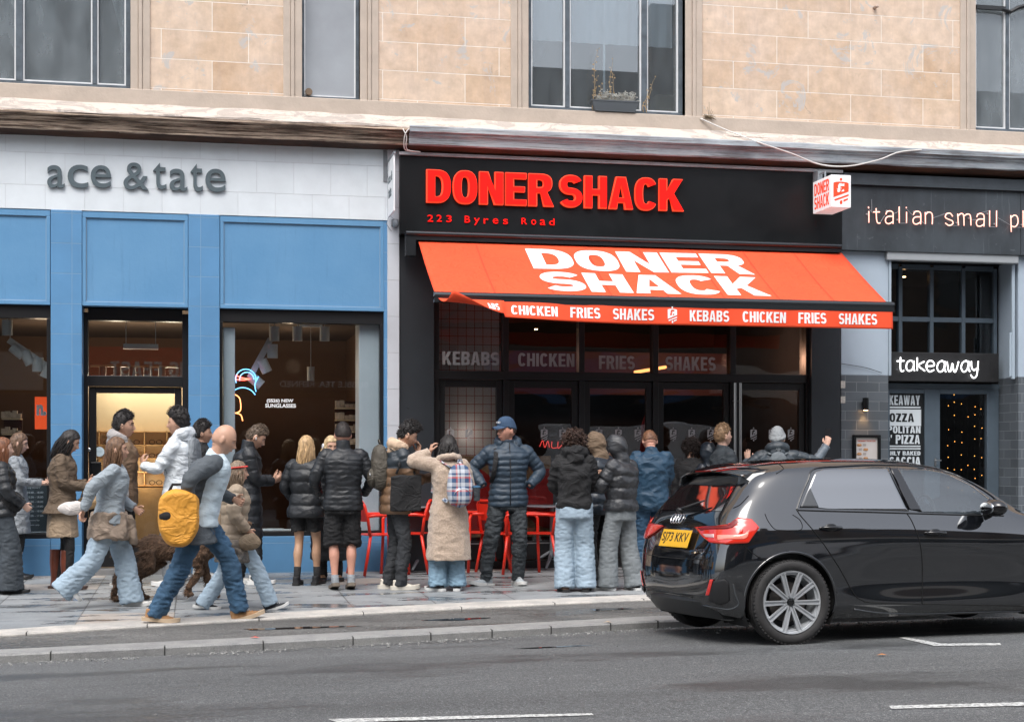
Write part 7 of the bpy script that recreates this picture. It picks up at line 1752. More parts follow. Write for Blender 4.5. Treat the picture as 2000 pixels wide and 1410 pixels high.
    # ---- clothes
    def top(s, name, material, hem=-.12, ex=.02, sleeve=(.062,.052,.042), puff=None, collar=None, hood=None, fold=.010, sl_to=.97, flare=0, vox=.011, waist=None, seed=0, cuff=None, hem_in=0):
        mb = MB(); ex = ex*.86; sleeve = tuple(q*.94 for q in sleeve)
        exf = (lambda z: ex - (ex-.012)*max(0, min(1, (z-.44)/.11)) - hem_in*math.exp(-((z-hem)/.03)**2))
        mb.rings(s.torso_rings(hem, .565, exf, dz=.009 if puff else .03, puff=puff, flare=flare))
        for sh_, el_, wr, sg_ in ((s.shR, s.elR, s.wrR, 1), (s.shL, s.elL, s.wrL, -1)):
            inn = sh_+(s.neck-sh_)*.35+V(0,0,-.02); w2 = el_+(wr-el_)*sl_to; p = [inn]+limb(sh_, el_, w2, 24 if puff else 9, .22); rr = radii(p, [(0,sleeve[0]*.9),(.14,sleeve[0]),(.3,sleeve[0]),(.55,sleeve[1]),(.9,sleeve[2]*1.05),(1,sleeve[2] if cuff is None else cuff)])
            if puff:
                L = 0; r2 = []
                for i, c_ in enumerate(p): L += (c_-p[i-1]).length if i else 0; r2.append(rr[i]+1.3*puff[0]*(abs(math.sin(math.pi*(L+.01*math.sin(i*.9))/puff[1]))**.55-.7)*(i > 1)*(.8+.4*math.sin(i*.37)))
                rr = r2
            mb.tube(p, rr, 14)
        if collar:
            nb = s.neck; mb.tube([nb+V(0,-.012,-.05), nb+V(0,-.010,.0), nb+V(0,-.004+.3*(s.hc.y-nb.y)*.5,collar)], [(.085,.088),(.072,.074),(.073,.075)], 18, side=(1,0,0))
        if hood == 'down':
            nb = s.neck; rot = s.rot; pts = [nb+rot@V(.105*math.sin(a), -.018-.085*math.cos(a)*.9, .025+.035*math.cos(a)) for a in [R(q) for q in range(-140, 141, 20)]]
            mb.tube(pts, [(.03+.030*math.cos(R(q)/2), .03+.022*math.cos(R(q)/2)) for q in range(-140, 141, 20)], 12); mb.ell(nb+rot@V(0,-.105,-.03), (.095,.045,.07), 14, 10)
        if hood == 'up':
            D = dirs(36, 28); P_ = head_surface(D); x, y, z = P_.T; f_ = smooth01(y, .045, .075)*smooth01(.085-z, 0, .03)*smooth01(z+.12, 0, .02); L = np.linalg.norm(P_, axis=1)
            off = .030*(1-f_)-.02*f_+.012*smooth01(z,.05,.11)*(1-f_); m_ = MB(); m_.join(sph_mb(P_*((L+off)/L)[:,None], 36, 28), s.HM); mb.join(m_)
            nb = s.neck; mb.tube([nb+V(0,-.015,-.06), nb+V(0,-.012,.01), s.hc+V(0,-.03,-.06)], [(.10,.095),(.09,.09),(.09,.09)], 18, side=(1,0,0))
        fo = fold*(.30 if puff else .5); ds = nsum(nz(fo, 7, 7, 12, seed+3.1, True), nz(fo*.6, 19, 19, 26, seed+1.7))
        out = remesh(mb, min(vox, .0085) if puff else vox, 1 if puff else 3, .5, ds); o = s.put(out, name, material); s.parts[name] = o; return o
    def legs(s, name, material, r=(.088,.062,.055), hem=1.0, top=.10, fold=.009, seat=.012, vox=.012, seed=0, stack=0):
        mb = MB(); mb.rings(s.torso_rings(-.13, top, seat))
        for h, kn, an in ((s.hipR, s.kneeR, s.ankR2), (s.hipL, s.kneeL, s.ankL2)):
            e = kn+(an-kn)*((hem-.5)*2)+(V(0,0,-.045) if hem > .9 else V(0,0,0)) if hem > .5 else h+(kn-h)*(hem*2)
            p = limb(h+V(0,0,.03), kn, e+V(0,-.008,0), 12, .16) if hem > .5 else seg(h+V(0,0,.03), e, 8)+[e]
            rr = radii(p, [(0,r[0]*1.02),(.1,r[0]),(.5,r[1]),(1,r[2])])
            if stack: rr = [q+stack*math.sin(i*2.3)*max(0, (i/len(p)-.7)*3) for i, q in enumerate(rr)]
            mb.tube(p, rr, 16, side=(1,0,0), flat=1.06)
        ds = nsum(nz(fold*.55, 7, 7, 5, seed+5.3, True), nz(fold*.5, 12, 12, 30, seed+2.2, True))
        out = remesh(mb, vox, 3, .5, ds); o = s.put(out, name, material); s.parts[name] = o; return o
    def skirt(s, name, material, length=.45, flare=.10, top=.08, fold=.006):
        mb = MB(); mb.rings(s.torso_rings(-length, top, .012, flare=flare)); o = s.put(remesh(mb, .012, 2, .5, nz(fold, 9, 9, 2, 4, True)), name, material); return o
    def shoes(s, up, sole, boot=0, size=1.0, chunky=.0, lace=None, laces=True, name='shoe', tri=None):
        for (fx_, fy_, fz_, yaw, pitch), an in ((s.rf, s.ankR2), (s.lf, s.ankL2)):
            M = Matrix.Translation((an.x, an.y, an.z-.085)) @ Matrix.Rotation(R(-yaw), 4, 'Z') @ Matrix.Translation((0,.12,0)) @ Matrix.Rotation(R(pitch), 4, 'X') @ Matrix.Translation((0,-.12,0))
            if pitch > 0: pass
            u = MB(); c = chunky; prof = [(-.085,.018,.03,.030),(-.075,.034,.045,.075+c*.3),(-.05,.038,.048,.088+c*.3),(0,.040,.049,.092),(.04,.040,.044,.080),(.08,.043,.036,.064),(.12,.046,.030,.052),(.155,.043,.024,.045),(.18,.033,.018,.038),(.195,.016,.012,.030)]
            rs = []
            for (y, hw, _, h) in prof:
                y *= size; hw = (hw+c*.1)*size; ring = []
                for j in range(16):
                    a = 2*math.pi*j/16; cx, sz = math.cos(a), math.sin(a); ring.append(Vector((hw*math.copysign(abs(cx)**.8, cx), y, (.014 + (h-.014)*max(0, sz)**.8 if sz > 0 else .014+.008*sz))))
                rs.append(ring)
            u.rings(rs)
            if boot: u.tube([Vector((0,-.028,.05)), Vector((0,-.030,.12)), Vector((0,-.034,.12+boot*.5)), Vector((0,-.03,.09+boot))], [(.046,.056),(.044,.048),(.052,.058),(.056,.060)], 16, side=(1,0,0))
            else: u.tube([Vector((0,-.03,.04)), Vector((0,-.035,.105))], [(.044,.055),(.040,.048)], 14, side=(1,0,0))
            m_ = MB(); m_.join(remesh(u, .0065, 2, .5), M); sh = s.put(m_, name, up)
            so_ = MB(); out = [(-.035,-.10),(-.043,-.06),(-.040,0),(-.047,.08),(-.050,.13),(-.042,.175),(-.022,.20),(.0,.207),(.022,.20),(.042,.175),(.050,.13),(.047,.08),(.040,0),(.043,-.06),(.035,-.10),(0,-.112)]
            t_ = .024+chunky*.35; so_.rings([[Vector((x*size*(1+chunky), y*size*(1+chunky*.3), z+max(0,(y-.12))*.18)) for x, y in out] for z in (.0,.004,t_,t_+.004)])
            if boot: so_.box(-.035,.035,-.10,-.02,.0,.03)
            m_ = MB(); m_.join(so_, M); s.put(m_, 'sole', sole, parent=sh, autosm=R(50))
            if lace:
                l_ = MB()
                for q in range(5): y = .035+.022*q; z = .088-.012*q*.9+.004; l_.tube([Vector((-.022,y,z-.008)), Vector((0,y+.004,z+.001)), Vector((.022,y,z-.008))], .003, 5)
                m_ = MB(); m_.join(l_, M); s.put(m_, 'laces', lace, parent=sh)
        return s
    def socks(s, material, h=.10):
        for an, kn in ((s.ankR2, s.kneeR), (s.ankL2, s.kneeL)):
            d = (kn-an).normalized(); mb = MB(); mb.tube([an-d*.02, an+d*.03, an+d*h], [.043,.040,.043], 14); s.put(mb, 'sock', material)
        return s
    def strap(s, pts, w, t, material, name='strap', parent=None):
        mb = MB(); mb.tube(pts, [(w, t)]*len(pts), 8, side=(1,0,0)); return mb
def world_thing(P_, mb, name, material, label, cat, smooth=True, group=None, autosm=None):
    """a thing a person holds or wears loosely: top level, modelled in the person's frame"""
    q = MB(); q.join(mb, P_.o.matrix_basis @ P_.S); a = np.array(q.v); c_ = Vector(a.mean(0)); q.v = [tuple(Vector(p)-c_) for p in q.v]
    o = q.build(name, material, smooth=smooth, autosm=autosm); o.location = c_; return tag(o, label, cat, group)
def child_mesh(P_, host, mb, name, material, smooth=True, autosm=None):
    q = MB(); q.join(mb, Matrix.Translation(-Vector(host.location)) @ P_.o.matrix_basis @ P_.S); return q.build(name, material, host, smooth=smooth, autosm=autosm)
def backpack(P_, material, label, w=.15, h=.44, d=.085, zc=.30, off=.17, strapm=None, pocket=True, side=0, roll=False):
    rot = P_.rot; c_ = P_.chest+rot@V(side, -off-d*.4, zc-.30-.02); mb = MB(); rs = []
    for f in [k/14 for k in range(15)]:
        z = -h/2+h*f; e = math.sin(math.pi*min(1, max(0, f*1.0)))**.30; ring = []
        for j in range(20):
            a = 2*math.pi*j/20; ct, st = math.cos(a), math.sin(a); ring.append(c_+rot@V(w*e*math.copysign(abs(ct)**.55, ct)*(1-.12*f), d*e*math.copysign(abs(st)**.65, st)*(1-.2*f), z))
        rs.append(ring)
    mb.rings(rs); b = remesh(mb, .012, 2, .5, nz(.006, 9, 9, 9, 7.7)); o = world_thing(P_, b, 'backpack', material, label, 'backpack')
    if pocket:
        mb = MB(); mb.ell(c_+rot@V(0,-d*.9,-h*.22), (w*.72, d*.45, h*.20), 18, 12); child_mesh(P_, o, remesh(mb, .012, 1), 'pocket', material)
        mb = MB(); mb.tube([c_+rot@V(w*.72*math.sin(a)*.9, -d*1.18, -h*.22+h*.15*math.cos(a)) for a in [R(q) for q in range(-80, 81, 20)]], .004, 5); child_mesh(P_, o, mb, 'zip', m_steel)
    mb = MB(); mb.tube([c_+rot@V(-.03,0,h*.49), c_+rot@V(-.02,-.01,h*.57), c_+rot@V(.02,-.01,h*.57), c_+rot@V(.03,0,h*.49)], .008, 6); child_mesh(P_, o, mb, 'grab_handle', strapm or material)
    for q in (-1, 1):
        x = q*.10; nb = P_.neck; pts = [c_+rot@V(x*.8, d*.9, h*.40), nb+rot@V(x*1.02,-.085,-.03), nb+rot@V(x*1.08,-.02,.002), nb+rot@V(x*1.1,.07,-.07), nb+rot@V(x*1.25,.135,-.20), nb+rot@V(x*1.7,.07,-.36), c_+rot@V(x*1.3,d*.6,-h*.36)]
        mb = MB(); mb.tube(pts, [(.006,.024)]*len(pts), 8, side=(0,0,1)); child_mesh(P_, o, mb, 'shoulder_strap', strapm or material)
    return o
def phone(P_, at, d, label, n_=(0,-1,.4), c=(.02,.02,.022)):
    d = Vector(d).normalized(); n_ = Vector(n_); n_ = (n_-d*n_.dot(d)).normalized(); sd_ = d.cross(n_); mb = MB(); mb.obox(at, d*.073, sd_*.036, n_*.0045); return world_thing(P_, mb, 'phone', mat('phone_%d' % int(c[0]*1000), c, .15), label, 'phone', smooth=False)
# ---------------------------------------------------------------- the queue, from left to right
F_black = fabric('black_cloth', (.012,.012,.013)); F_nylon = mat('black_nylon', (.013,.015,.018), .50, var=.3, vs=12, bump=.2, bs=60, wr=.003)
F_char = fabric('charcoal_trousers', (.035,.042,.048)); F_grey = fabric('grey_marl', (.24,.26,.28), var=.15, vs=60); F_ljean = fabric('pale_denim', (.30,.385,.46), var=.08, vs=6, wr=.003); F_jean = fabric('blue_denim', (.035,.085,.15), var=.3, vs=5, wr=.007)
F_gjean = fabric('grey_denim', (.18,.20,.21), var=.12, vs=7, wr=.003); S_white = mat('white_trainer', (.62,.61,.58), .5, var=.08); S_black = mat('black_trainer', (.012,.012,.014), .5); S_sole = mat('white_sole', (.66,.66,.64), .6); S_dsole = mat('dark_sole', (.02,.02,.02), .8)
H_black = (.014,.011,.010); H_brown = (.07,.035,.018); H_blonde = (.46,.30,.15)

# 1 wide dark jeans at the left edge
p = Person((2,1158), 852, 12, 'woman with long auburn hair in black jacket and wide dark jeans at the left edge', 'pale', female=True, rh=(.20,.22,1.0), lh=(-.16,.25,1.02), rf=(.10,.10,0,5,0), lf=(-.10,-.12,0,0,0))
p.hand(R=(None,(-1,0,0),.4,False)).make_body(); p.legs('trousers', mat('dark_wide_jeans', (.045,.055,.065), .85, var=.3, vs=7, bump=.3, bs=40), r=(.10,.11,.14), hem=1.0, fold=.009)
p.top('jacket', F_nylon, hem=-.06, ex=.045, sleeve=(.085,.078,.055), puff=(.012,.09), collar=.07); p.hair('long', (.16,.06,.025), length=.52, seed=4); p.shoes(S_black, S_dsole)
mb = MB(); mb.ell(p.pel+V(.14,.10,.10), (.07,.14,.13), 18, 12); world_thing(p, remesh(mb, .012, 1, .5, nz(.01,9,9,9,2)), 'shoulder_bag', F_black, 'soft black bag at the hip of the auburn-haired woman', 'bag')
# 2 glasses, grey coat
p = Person((30,1130), 842, 2, 'woman with long brown hair and glasses in a pale grey coat, second from the left', 'pale', female=True, lh=(-.10,.30,1.16), rh=(.10,.30,1.14), head=(0,-12,0))
p.hand(R=(None,(0,-.3,1),.5,False), L=(None,(0,-.3,1),.5,False)).make_body().facefeat(glasses=True); p.legs('tights', F_black, r=(.07,.05,.038), hem=1.0); p.top('coat', F_grey, hem=-.38, ex=.03, flare=.06, sleeve=(.062,.058,.048)); p.hair('long', (.13,.075,.045), length=.42, seed=9); p.shoes(S_black, S_dsole)
phone(p, p.wrR+V(-.05,.13,.03), (-.1,.8,.5), 'dark phone in the hands of the woman with glasses')
# 3 brown jacket, tan skirt, boots
p = Person((122,1150), 834, -4, 'woman with black bob in brown jacket, tan skirt and tall brown boots', 'light', female=True, head=(4,-24,0), hunch=.02, rh=(.07,.27,1.12), lh=(-.06,.26,1.15), rf=(.09,.08,0,6,0), lf=(-.09,-.06,0,0,0), rpole=(.4,-.5,-1), lpole=(-.4,-.5,-1))
p.hand(R=((-.1,1,.35),(-.9,0,.5),.55,False), L=((.1,1,.35),(.9,0,.5),.55,False)).make_body().facefeat(brow=(.02,.015,.012), lips=(.45,.12,.11))
p.legs('tights', F_black, r=(.080,.056,.045), hem=1.0, fold=.002); p.skirt('skirt', fabric('tan_corduroy', (.33,.245,.165), var=.1), length=.36, flare=.07)
p.top('jacket', fabric('brown_suede', (.115,.080,.052), .8, var=.2), hem=-.10, ex=.035, flare=.55, sleeve=(.070,.066,.052), collar=.03, fold=.012); p.hair('bob', H_black, length=.27, seed=2, vol=1.15)
p.shoes(mat('brown_leather', (.13,.035,.018), .32, var=.3, vs=9), mat('boot_sole', (.05,.025,.018), .7), boot=.34, name='boot')
phone(p, p.wrR+V(-.06,.14,.06), (0,1,.25), 'dark phone held by the woman in the brown jacket')
mb = MB(); c_ = p.wrL+V(.02,.02,-.20); mb.ell(c_, (.055,.13,.08), 18, 12); hb_ = world_thing(p, remesh(mb, .01, 1, .5, nz(.012,14,14,14,3)), 'handbag', fabric('tan_handbag', (.42,.27,.13), .6), 'small slouchy tan handbag on the arm of the brown-jacket woman', 'bag')
mb = MB(); mb.tube([c_+V(0,-.09,.05), c_+V(0,-.05,.18), c_+V(0,.0,.22), c_+V(0,.05,.18), c_+V(0,.09,.05)], .007, 6); child_mesh(p, hb_, mb, 'handle', fabric('tan_handbag', (.42,.27,.13), .6))
# 4 man with glasses, grey hood
p = Person((238,1142), 805, -6, 'black-haired man with glasses in grey hooded top with brown jacket, by the shop door', 'light', head=(4,0,0), rh=(.22,.08,.84), lh=(-.2,.1,.84))
p.hand(R=(None,(-1,0,0),.4,False)).make_body().facefeat(brow=(.02,.015,.01), glasses=True); p.legs('trousers', F_black); p.top('hoodie', fabric('taupe_fleece', (.33,.31,.30)), ex=.028, hood='down'); p.top('gilet', fabric('brown_cord', (.16,.10,.06)), hem=-.10, ex=.045, sl_to=.2, sleeve=(.07,.065,.05)); p.hair('short', H_black, seed=3, thick=.02); p.shoes(S_black, S_sole)
# 5 hidden man behind
p = Person((392,1128), 822, 5, 'dark-haired man mostly hidden behind the man in the white hooded jacket', 'light'); p.make_body(); p.legs('trousers', F_black); p.top('jacket', F_black, ex=.03, collar=.05); p.hair('short', H_black, seed=5, thick=.018); p.shoes(S_white, S_sole)
# 6 white jacket
p = Person((352,1143), 800, 158, 'black-haired man in a white hooded jacket with grey trousers, seen from behind', 'light', head=(8,0,0), lh=(-.12,.34,1.20), rh=(.2,.12,.95), lpole=(-.6,-.3,-.8), rf=(.1,0,0,10,0), lf=(-.1,.05,0,-10,0))
p.hand(L=((.1,.3,1),(.6,-.5,.2),.45,False)).make_body(); p.legs('trousers', fabric('grey_cord', (.16,.17,.18)), r=(.10,.085,.08), hem=.99, fold=.014); p.top('jacket', fabric('off_white_shell', (.60,.64,.67), .6, var=.05), hem=-.14, ex=.04, sleeve=(.078,.068,.05), hood='down', fold=.013); p.hair('short', H_black, seed=8, thick=.028); p.shoes(S_white, S_sole, chunky=.02)
rot = p.rot; bag = backpack(p, fabric('grey_backpack', (.20,.22,.24), .7), 'flat grey backpack worn by the man in the white jacket', w=.14, h=.42, d=.05, off=.13)
# 9 man with phone in long black coat
p = Person((482,1140), 824, 2, 'short-haired man with earbud in long black padded coat, looking at his phone', 'light', head=(0,-30,0), hunch=.04, rh=(.05,.28,1.12), lh=(-.06,.29,1.14), rpole=(.4,-.4,-1), lpole=(-.4,-.4,-1), rf=(.1,.1,0,5,0), lf=(-.09,-.08,0,0,0))
p.hand(R=((-.1,1,.4),(-.8,0,.6),.55,False), L=((.1,1,.4),(.8,0,.6),.55,False)).make_body().facefeat(brow=(.07,.045,.03)); p.legs('trousers', F_black, r=(.085,.065,.06)); p.top('coat', F_nylon, hem=-.42, ex=.045, puff=(.010,.12), sleeve=(.08,.072,.055), collar=.085, flare=.02); p.hair('short', (.11,.075,.05), seed=6, thick=.012); p.shoes(S_white, S_sole, chunky=.02)
mb = MB(); mb.join(MB().ell((.083,.0,-.012), (.008,.009,.009), 8, 6).tube([(.084,.003,-.015),(.086,.008,-.035)], .003, 6), p.HM); world_thing(p, mb, 'earbud', m_white, 'white earbud in the ear of the man in the long black coat', 'earbud')
phone(p, p.wrR+V(-.05,.15,.07), (0,1,.55), 'grey phone held up by the man in the long black coat', c=(.25,.26,.28))
# 10 blonde in shorts
p = Person((597,1142), 849, 62, 'woman with long blonde hair in black puffer jacket, shorts and bare legs', 'tan', female=True, rh=(.24,.06,.84), lh=(-.2,.14,.98), head=(-6,0,0), rf=(.10,.10,0,0,0), lf=(-.09,-.05,0,-12,0))
p.hand(R=((0,.2,-1),(-1,0,0),.9,True)).make_body(bare_legs=True); p.legs('shorts', F_black, r=(.094,.094,.096), hem=.34, top=.05); p.top('jacket', F_nylon, hem=-.13, ex=.040, puff=(.016,.14), sleeve=(.076,.07,.052), collar=.07, flare=.1); p.hair('long', H_blonde, length=.42, seed=12, vol=1.1); p.socks(F_black, .13); p.shoes(S_black, S_dsole, chunky=.015)
# 11 older blonde facing the street
p = Person((645,1133), 849, 268, 'fair-haired woman facing the street in a long black puffer, between the queue figures', 'light', female=True, head=(12,-8,0), rh=(.16,.16,1.0), lh=(-.16,.16,1.0))
p.make_body().facefeat(brow=(.25,.16,.09)); p.legs('trousers', F_black, r=(.08,.06,.055)); p.top('coat', F_nylon, hem=-.68, ex=.05, puff=(.012,.11), sleeve=(.08,.07,.055), collar=.09, flare=.04); p.hair('bob', (.50,.36,.20), length=.22, seed=14, vol=1.1); p.shoes(mat('tan_boot', (.25,.14,.08), .6), S_dsole, chunky=.02)
mb = MB(); mb.join(MB().tube([(-.088,-.0,.0),(-.1,.0,.0)], .032, 14).tube([(.088,-.0,.0),(.1,.0,.0)], .032, 14), p.HM); world_thing(p, mb, 'headphones', m_white, 'white headphones worn by the fair-haired woman facing the street', 'headphones', autosm=R(40))
# 12 quilted jacket back
p = Person((670,1151), 823, 91, 'man from behind in a black quilted jacket and black shorts with bare legs', 'ruddy', build=1.02, rh=(.24,.16,1.0), lh=(-.24,.16,1.0), rf=(.085,0,0,2,-12), lf=(-.085,0,0,-2,-12))
p.make_body(bare_legs=True); p.legs('shorts', F_black, r=(.100,.104,.106), hem=.56, top=.06, fold=.010); p.top('jacket', F_nylon, hem=-.09, ex=.040, puff=(.009,.052,8), sleeve=(.074,.069,.050), collar=.085, flare=.0, vox=.009); p.hair('crop', (.02,.014,.012), seed=7); p.socks(F_grey, .07); p.shoes(mat('grey_trail_shoe', (.22,.24,.26), .7, var=.3, vs=30), mat('trail_sole', (.16,.13,.10), .8), chunky=.02)
# 13 brown and black puffer, tote
p = Person((772,1150), 821, 4, 'young man in brown and black puffer jacket with tan hood, hand at his mouth', 'light', head=(0,-22,0), hunch=.05, lean=(0,.03), lh=(-.02,.25,1.42), rh=(.08,.36,1.17), lpole=(-.5,-.2,-1), rpole=(.5,-.9,-.4), rf=(.09,.04,0,0,0), lf=(-.09,-.06,0,0,0))
p.hand(L=((0,.15,1),(.3,-1,0),.25,False), R=((-.1,1,.1),(-.9,0,.4),.5,False)).make_body().facefeat(brow=(.02,.015,.01), lips=(.5,.2,.17)); p.legs('trousers', fabric('charcoal_jeans', (.028,.031,.035)), r=(.088,.072,.066), stack=.004)
t = NT('two_tone_nylon', .5); sp_ = t.n.new('ShaderNodeSeparateXYZ'); t.l.new(t.tc, sp_.inputs[0]); t.col(t.mix(t.ramp(t.math('MULTIPLY', sp_.outputs[2], .5), [(.632*p.k,0),(.634*p.k,1)]), (.15,.085,.045), (.018,.026,.034)))
p.top('jacket', t.m, hem=-.14, ex=.040, puff=(.016,.10), sleeve=(.075,.069,.052)); p.top('hood', fabric('tan_hood', (.55,.40,.28)), hem=.36, ex=-.0, sl_to=.02, sleeve=(.04,.04,.04), hood='down'); p.hair('quiff', H_black, seed=11, thick=.014); p.shoes(mat('cream_trainer', (.64,.59,.50), .6, var=.05), mat('cream_sole', (.62,.58,.50), .7), chunky=.035)
backpack(p, fabric('olive_backpack', (.075,.065,.050), .7), 'tall dark olive rolltop backpack on the young man in the puffer', w=.15, h=.50, d=.10, off=.15, zc=.29)
mb = MB(); c_ = p.pel+V(.25,.06,.10); mb.obox(c_+V(0,0,-.02), (.012,0,0), (0,.165,0), (0,0,.185)); tb = world_thing(p, remesh(mb, .013, 2, .5, nz(.022,7,7,5,5)), 'tote_bag', F_black, 'plain black cloth tote bag hanging at the hip of the young man in the puffer', 'bag')
mb = MB(); mb.tube([c_+V(0,-.10,.18), p.shR+V(.05,-.05,-.12), p.shR+V(.0,-.01,.07), p.shR+V(.05,.06,-.12), c_+V(0,.10,.18)], [(.004,.014)]*5, 6); child_mesh(p, tb, mb, 'strap', F_black)
# 14 teddy coat
p = Person((876,1153), 847, 97, 'woman in long beige teddy coat and blue jeans, one hand raised to her black hair', 'light', female=True, head=(14,-10,8), lh=(-.20,.06,1.56), rh=(.14,.26,1.1), lpole=(-1,-.2,-.9), rf=(.10,0,0,20,0), lf=(-.12,.02,0,-28,0))
p.hand(L=((.25,.0,1),(1,0,.1),.4,False)).make_body(); p.legs('jeans', fabric('mid_denim', (.20,.31,.40), var=.25), r=(.09,.092,.105), hem=.99, fold=.010)
t = NT('teddy_fleece', .95); n_ = t.noise(55, 4, rough=.8); t.col(t.mix(t.ramp(n_, [(.35,0),(.65,1)]), (.42,.31,.225), (.62,.48,.37))); t.bump(n_, .02); t.b.inputs['Sheen Weight'].default_value = .5
p.top('coat', t.m, hem=-.58, ex=.045, sleeve=(.088,.082,.068), collar=.05, flare=.075, fold=.009, vox=.013); p.hair('bob', H_black, length=.17, seed=17, vol=1.05, thick=.016); p.shoes(S_black, S_sole)
mb = MB(); nb = p.neck; mb.tube([nb+p.rot@V(.115*math.sin(a), -.01-.10*math.cos(a), -.0+.035*math.cos(a)) for a in [R(q) for q in range(-150, 151, 20)]], [.038]*16, 12); p.put(remesh(mb, .011, 2, .5, nz(.01,20,20,20,3)), 'collar', t.m)
mb = MB(); mb.tube([nb+V(0,-.01,.01), nb+V(0,.0,.06)], [(.075,.075),(.068,.07)], 16); p.put(mb, 'scarf', fabric('grey_scarf', (.22,.25,.28)))
# plaid
t = NT('plaid_cloth', .75); src = t.map(scale=(1,1,1)); sp_ = t.n.new('ShaderNodeSeparateXYZ'); t.l.new(src, sp_.inputs[0])
def bands(sock, f, stops): return t.ramp(t.math('FRACT', t.math('MULTIPLY', sock, f)), stops)
a1 = bands(sp_.outputs[0], 7.5, [(0,(.50,.53,.58)),(.30,(.035,.07,.16)),(.62,(.55,.07,.04)),(.74,(.50,.53,.58)),(.88,(.035,.07,.16))]); a2 = bands(sp_.outputs[2], 7.5, [(0,(.58,.60,.63)),(.28,(.04,.09,.18)),(.60,(.60,.09,.05)),(.72,(.55,.58,.6)),(.86,(.04,.09,.18))])
for nd in t.n:
    if nd.type == 'VALTORGB': nd.color_ramp.interpolation = 'CONSTANT'
t.col(t.mix(.5, a1, a2)); m_plaid = t.m
bp = backpack(p, m_plaid, 'plaid red, white and blue backpack on the teddy-coat woman', w=.155, h=.50, d=.09, off=.21, zc=.20, side=.06)
mb = MB(); c_ = p.chest+V(.06+.18,-.30,-.20); mb.lathe([(0,-.09),(.034,-.09),(.040,.04),(.04,.06),(0,.06)], 16, c=c_); mb2 = MB(); mb2.lathe([(0,0),(.044,0),(.044,.018),(0,.024)], 16, c=c_+V(0,0,.06)); cu = world_thing(p, mb, 'cup', F_char, 'dark travel cup in the side pocket of the plaid backpack', 'cup', autosm=R(40)); child_mesh(p, cu, mb2, 'lid', mat('teal_lid', (.06,.16,.28), .5), autosm=R(40))
# 15 navy puffer and cap
p = Person((987,1141), 811, 266, 'man in navy puffer jacket and blue cap facing the street, hands in pockets', 'ruddy', top_extra=.035, build=1.02, head=(-62,-2,0), pelvis=(-.03,0), rh=(.24,.10,1.04), lh=(-.24,.10,1.04), rpole=(1,-.6,0), lpole=(-1,-.6,0), rf=(.22,.04,0,62,6), lf=(-.13,.02,0,-12,0), kn=((.6,1),(-.2,1)))
p.make_body().facefeat(brow=(.09,.05,.03), beard=None); m_navy = mat('navy_nylon', (.022,.040,.062), .55, var=.2, vs=12, bump=.2, bs=60, wr=.003)
p.legs('trousers', F_char, r=(.098,.080,.058), hem=.99, fold=.014, stack=.004, top=.05); p.top('jacket', m_navy, hem=-.10, ex=.038, puff=(.014,.062), sleeve=(.075,.069,.052), collar=.06, hood='down', vox=.009); p.hair('crop', (.06,.035,.025)); p.cap(mat('blue_cap', (.030,.065,.125), .8, var=.1), fonttext('BOSS', .002, offset=.02)); p.shoes(mat('pale_runner', (.36,.40,.43), .6, var=.2, vs=30), S_sole, chunky=.02, lace=m_white)
mb = MB(); nb = p.neck; mb.tube([nb+V(.13,-.03,-.02), nb+V(.135,.08,-.05), nb+V(.15,.155,-.16), nb+V(.17,.15,-.30), nb+V(.19,.06,-.40)], [(.006,.026)]*5, 8, side=(0,0,1)); world_thing(p, mb, 'bag_strap', F_black, 'black bag strap over the shoulder of the man in the blue cap', 'strap')
mb = MB(); mb.tube([p.pel+V(0,.178,-.08), p.pel+V(0,.182,.1), p.pel+V(0,.186,.3), p.neck+V(0,.14,-.10), p.neck+V(0,.10,.02)], .005, 6); p.put(mb, 'zip', F_black)
# 16 curly hair, pale baggy jeans
p = Person((1122,1155), 838, 82, 'woman with big dark curly hair in black hooded sweatshirt and baggy pale jeans', 'light', female=True, build=1.0, head=(-10,-12,0), rh=(.12,.30,1.06), lh=(-.12,.30,1.06), rf=(.13,.02,0,12,0), lf=(-.11,.0,0,-8,0))
p.hand(R=((-.2,1,.2),(-1,0,.3),.5,False)).make_body(); p.legs('jeans', F_ljean, r=(.108,.105,.112), hem=1.0, fold=.008, seat=.016, top=.04); p.top('hoodie', F_black, hem=-.03, ex=.040, sleeve=(.085,.08,.055), hood='down', fold=.016, hem_in=.02); p.hair('curly', (.045,.022,.014), seed=21, vol=1.12); p.shoes(mat('brown_shoe', (.16,.10,.07), .7), S_dsole)
# 17 behind
p = Person((1172,1139), 843, 120, 'person all in black with brown hood, half hidden behind the curly-haired woman', 'light', head=(0,-25,0), rh=(.10,.26,1.08), lh=(-.2,.1,.86)); p.hand(L=(None,(1,0,0),.5,False)).make_body(); p.legs('trousers', F_black, r=(.09,.07,.06)); p.top('jacket', mat('dark_blue_nylon', (.012,.018,.026), .4, var=.2), ex=.05, puff=(.014,.12), sleeve=(.075,.069,.052), collar=.07); p.top('hood', fabric('brown_hood', (.14,.095,.06)), hem=.40, ex=-.005, sl_to=.02, sleeve=(.04,.04,.04), hood='up'); p.shoes(S_black, S_dsole)
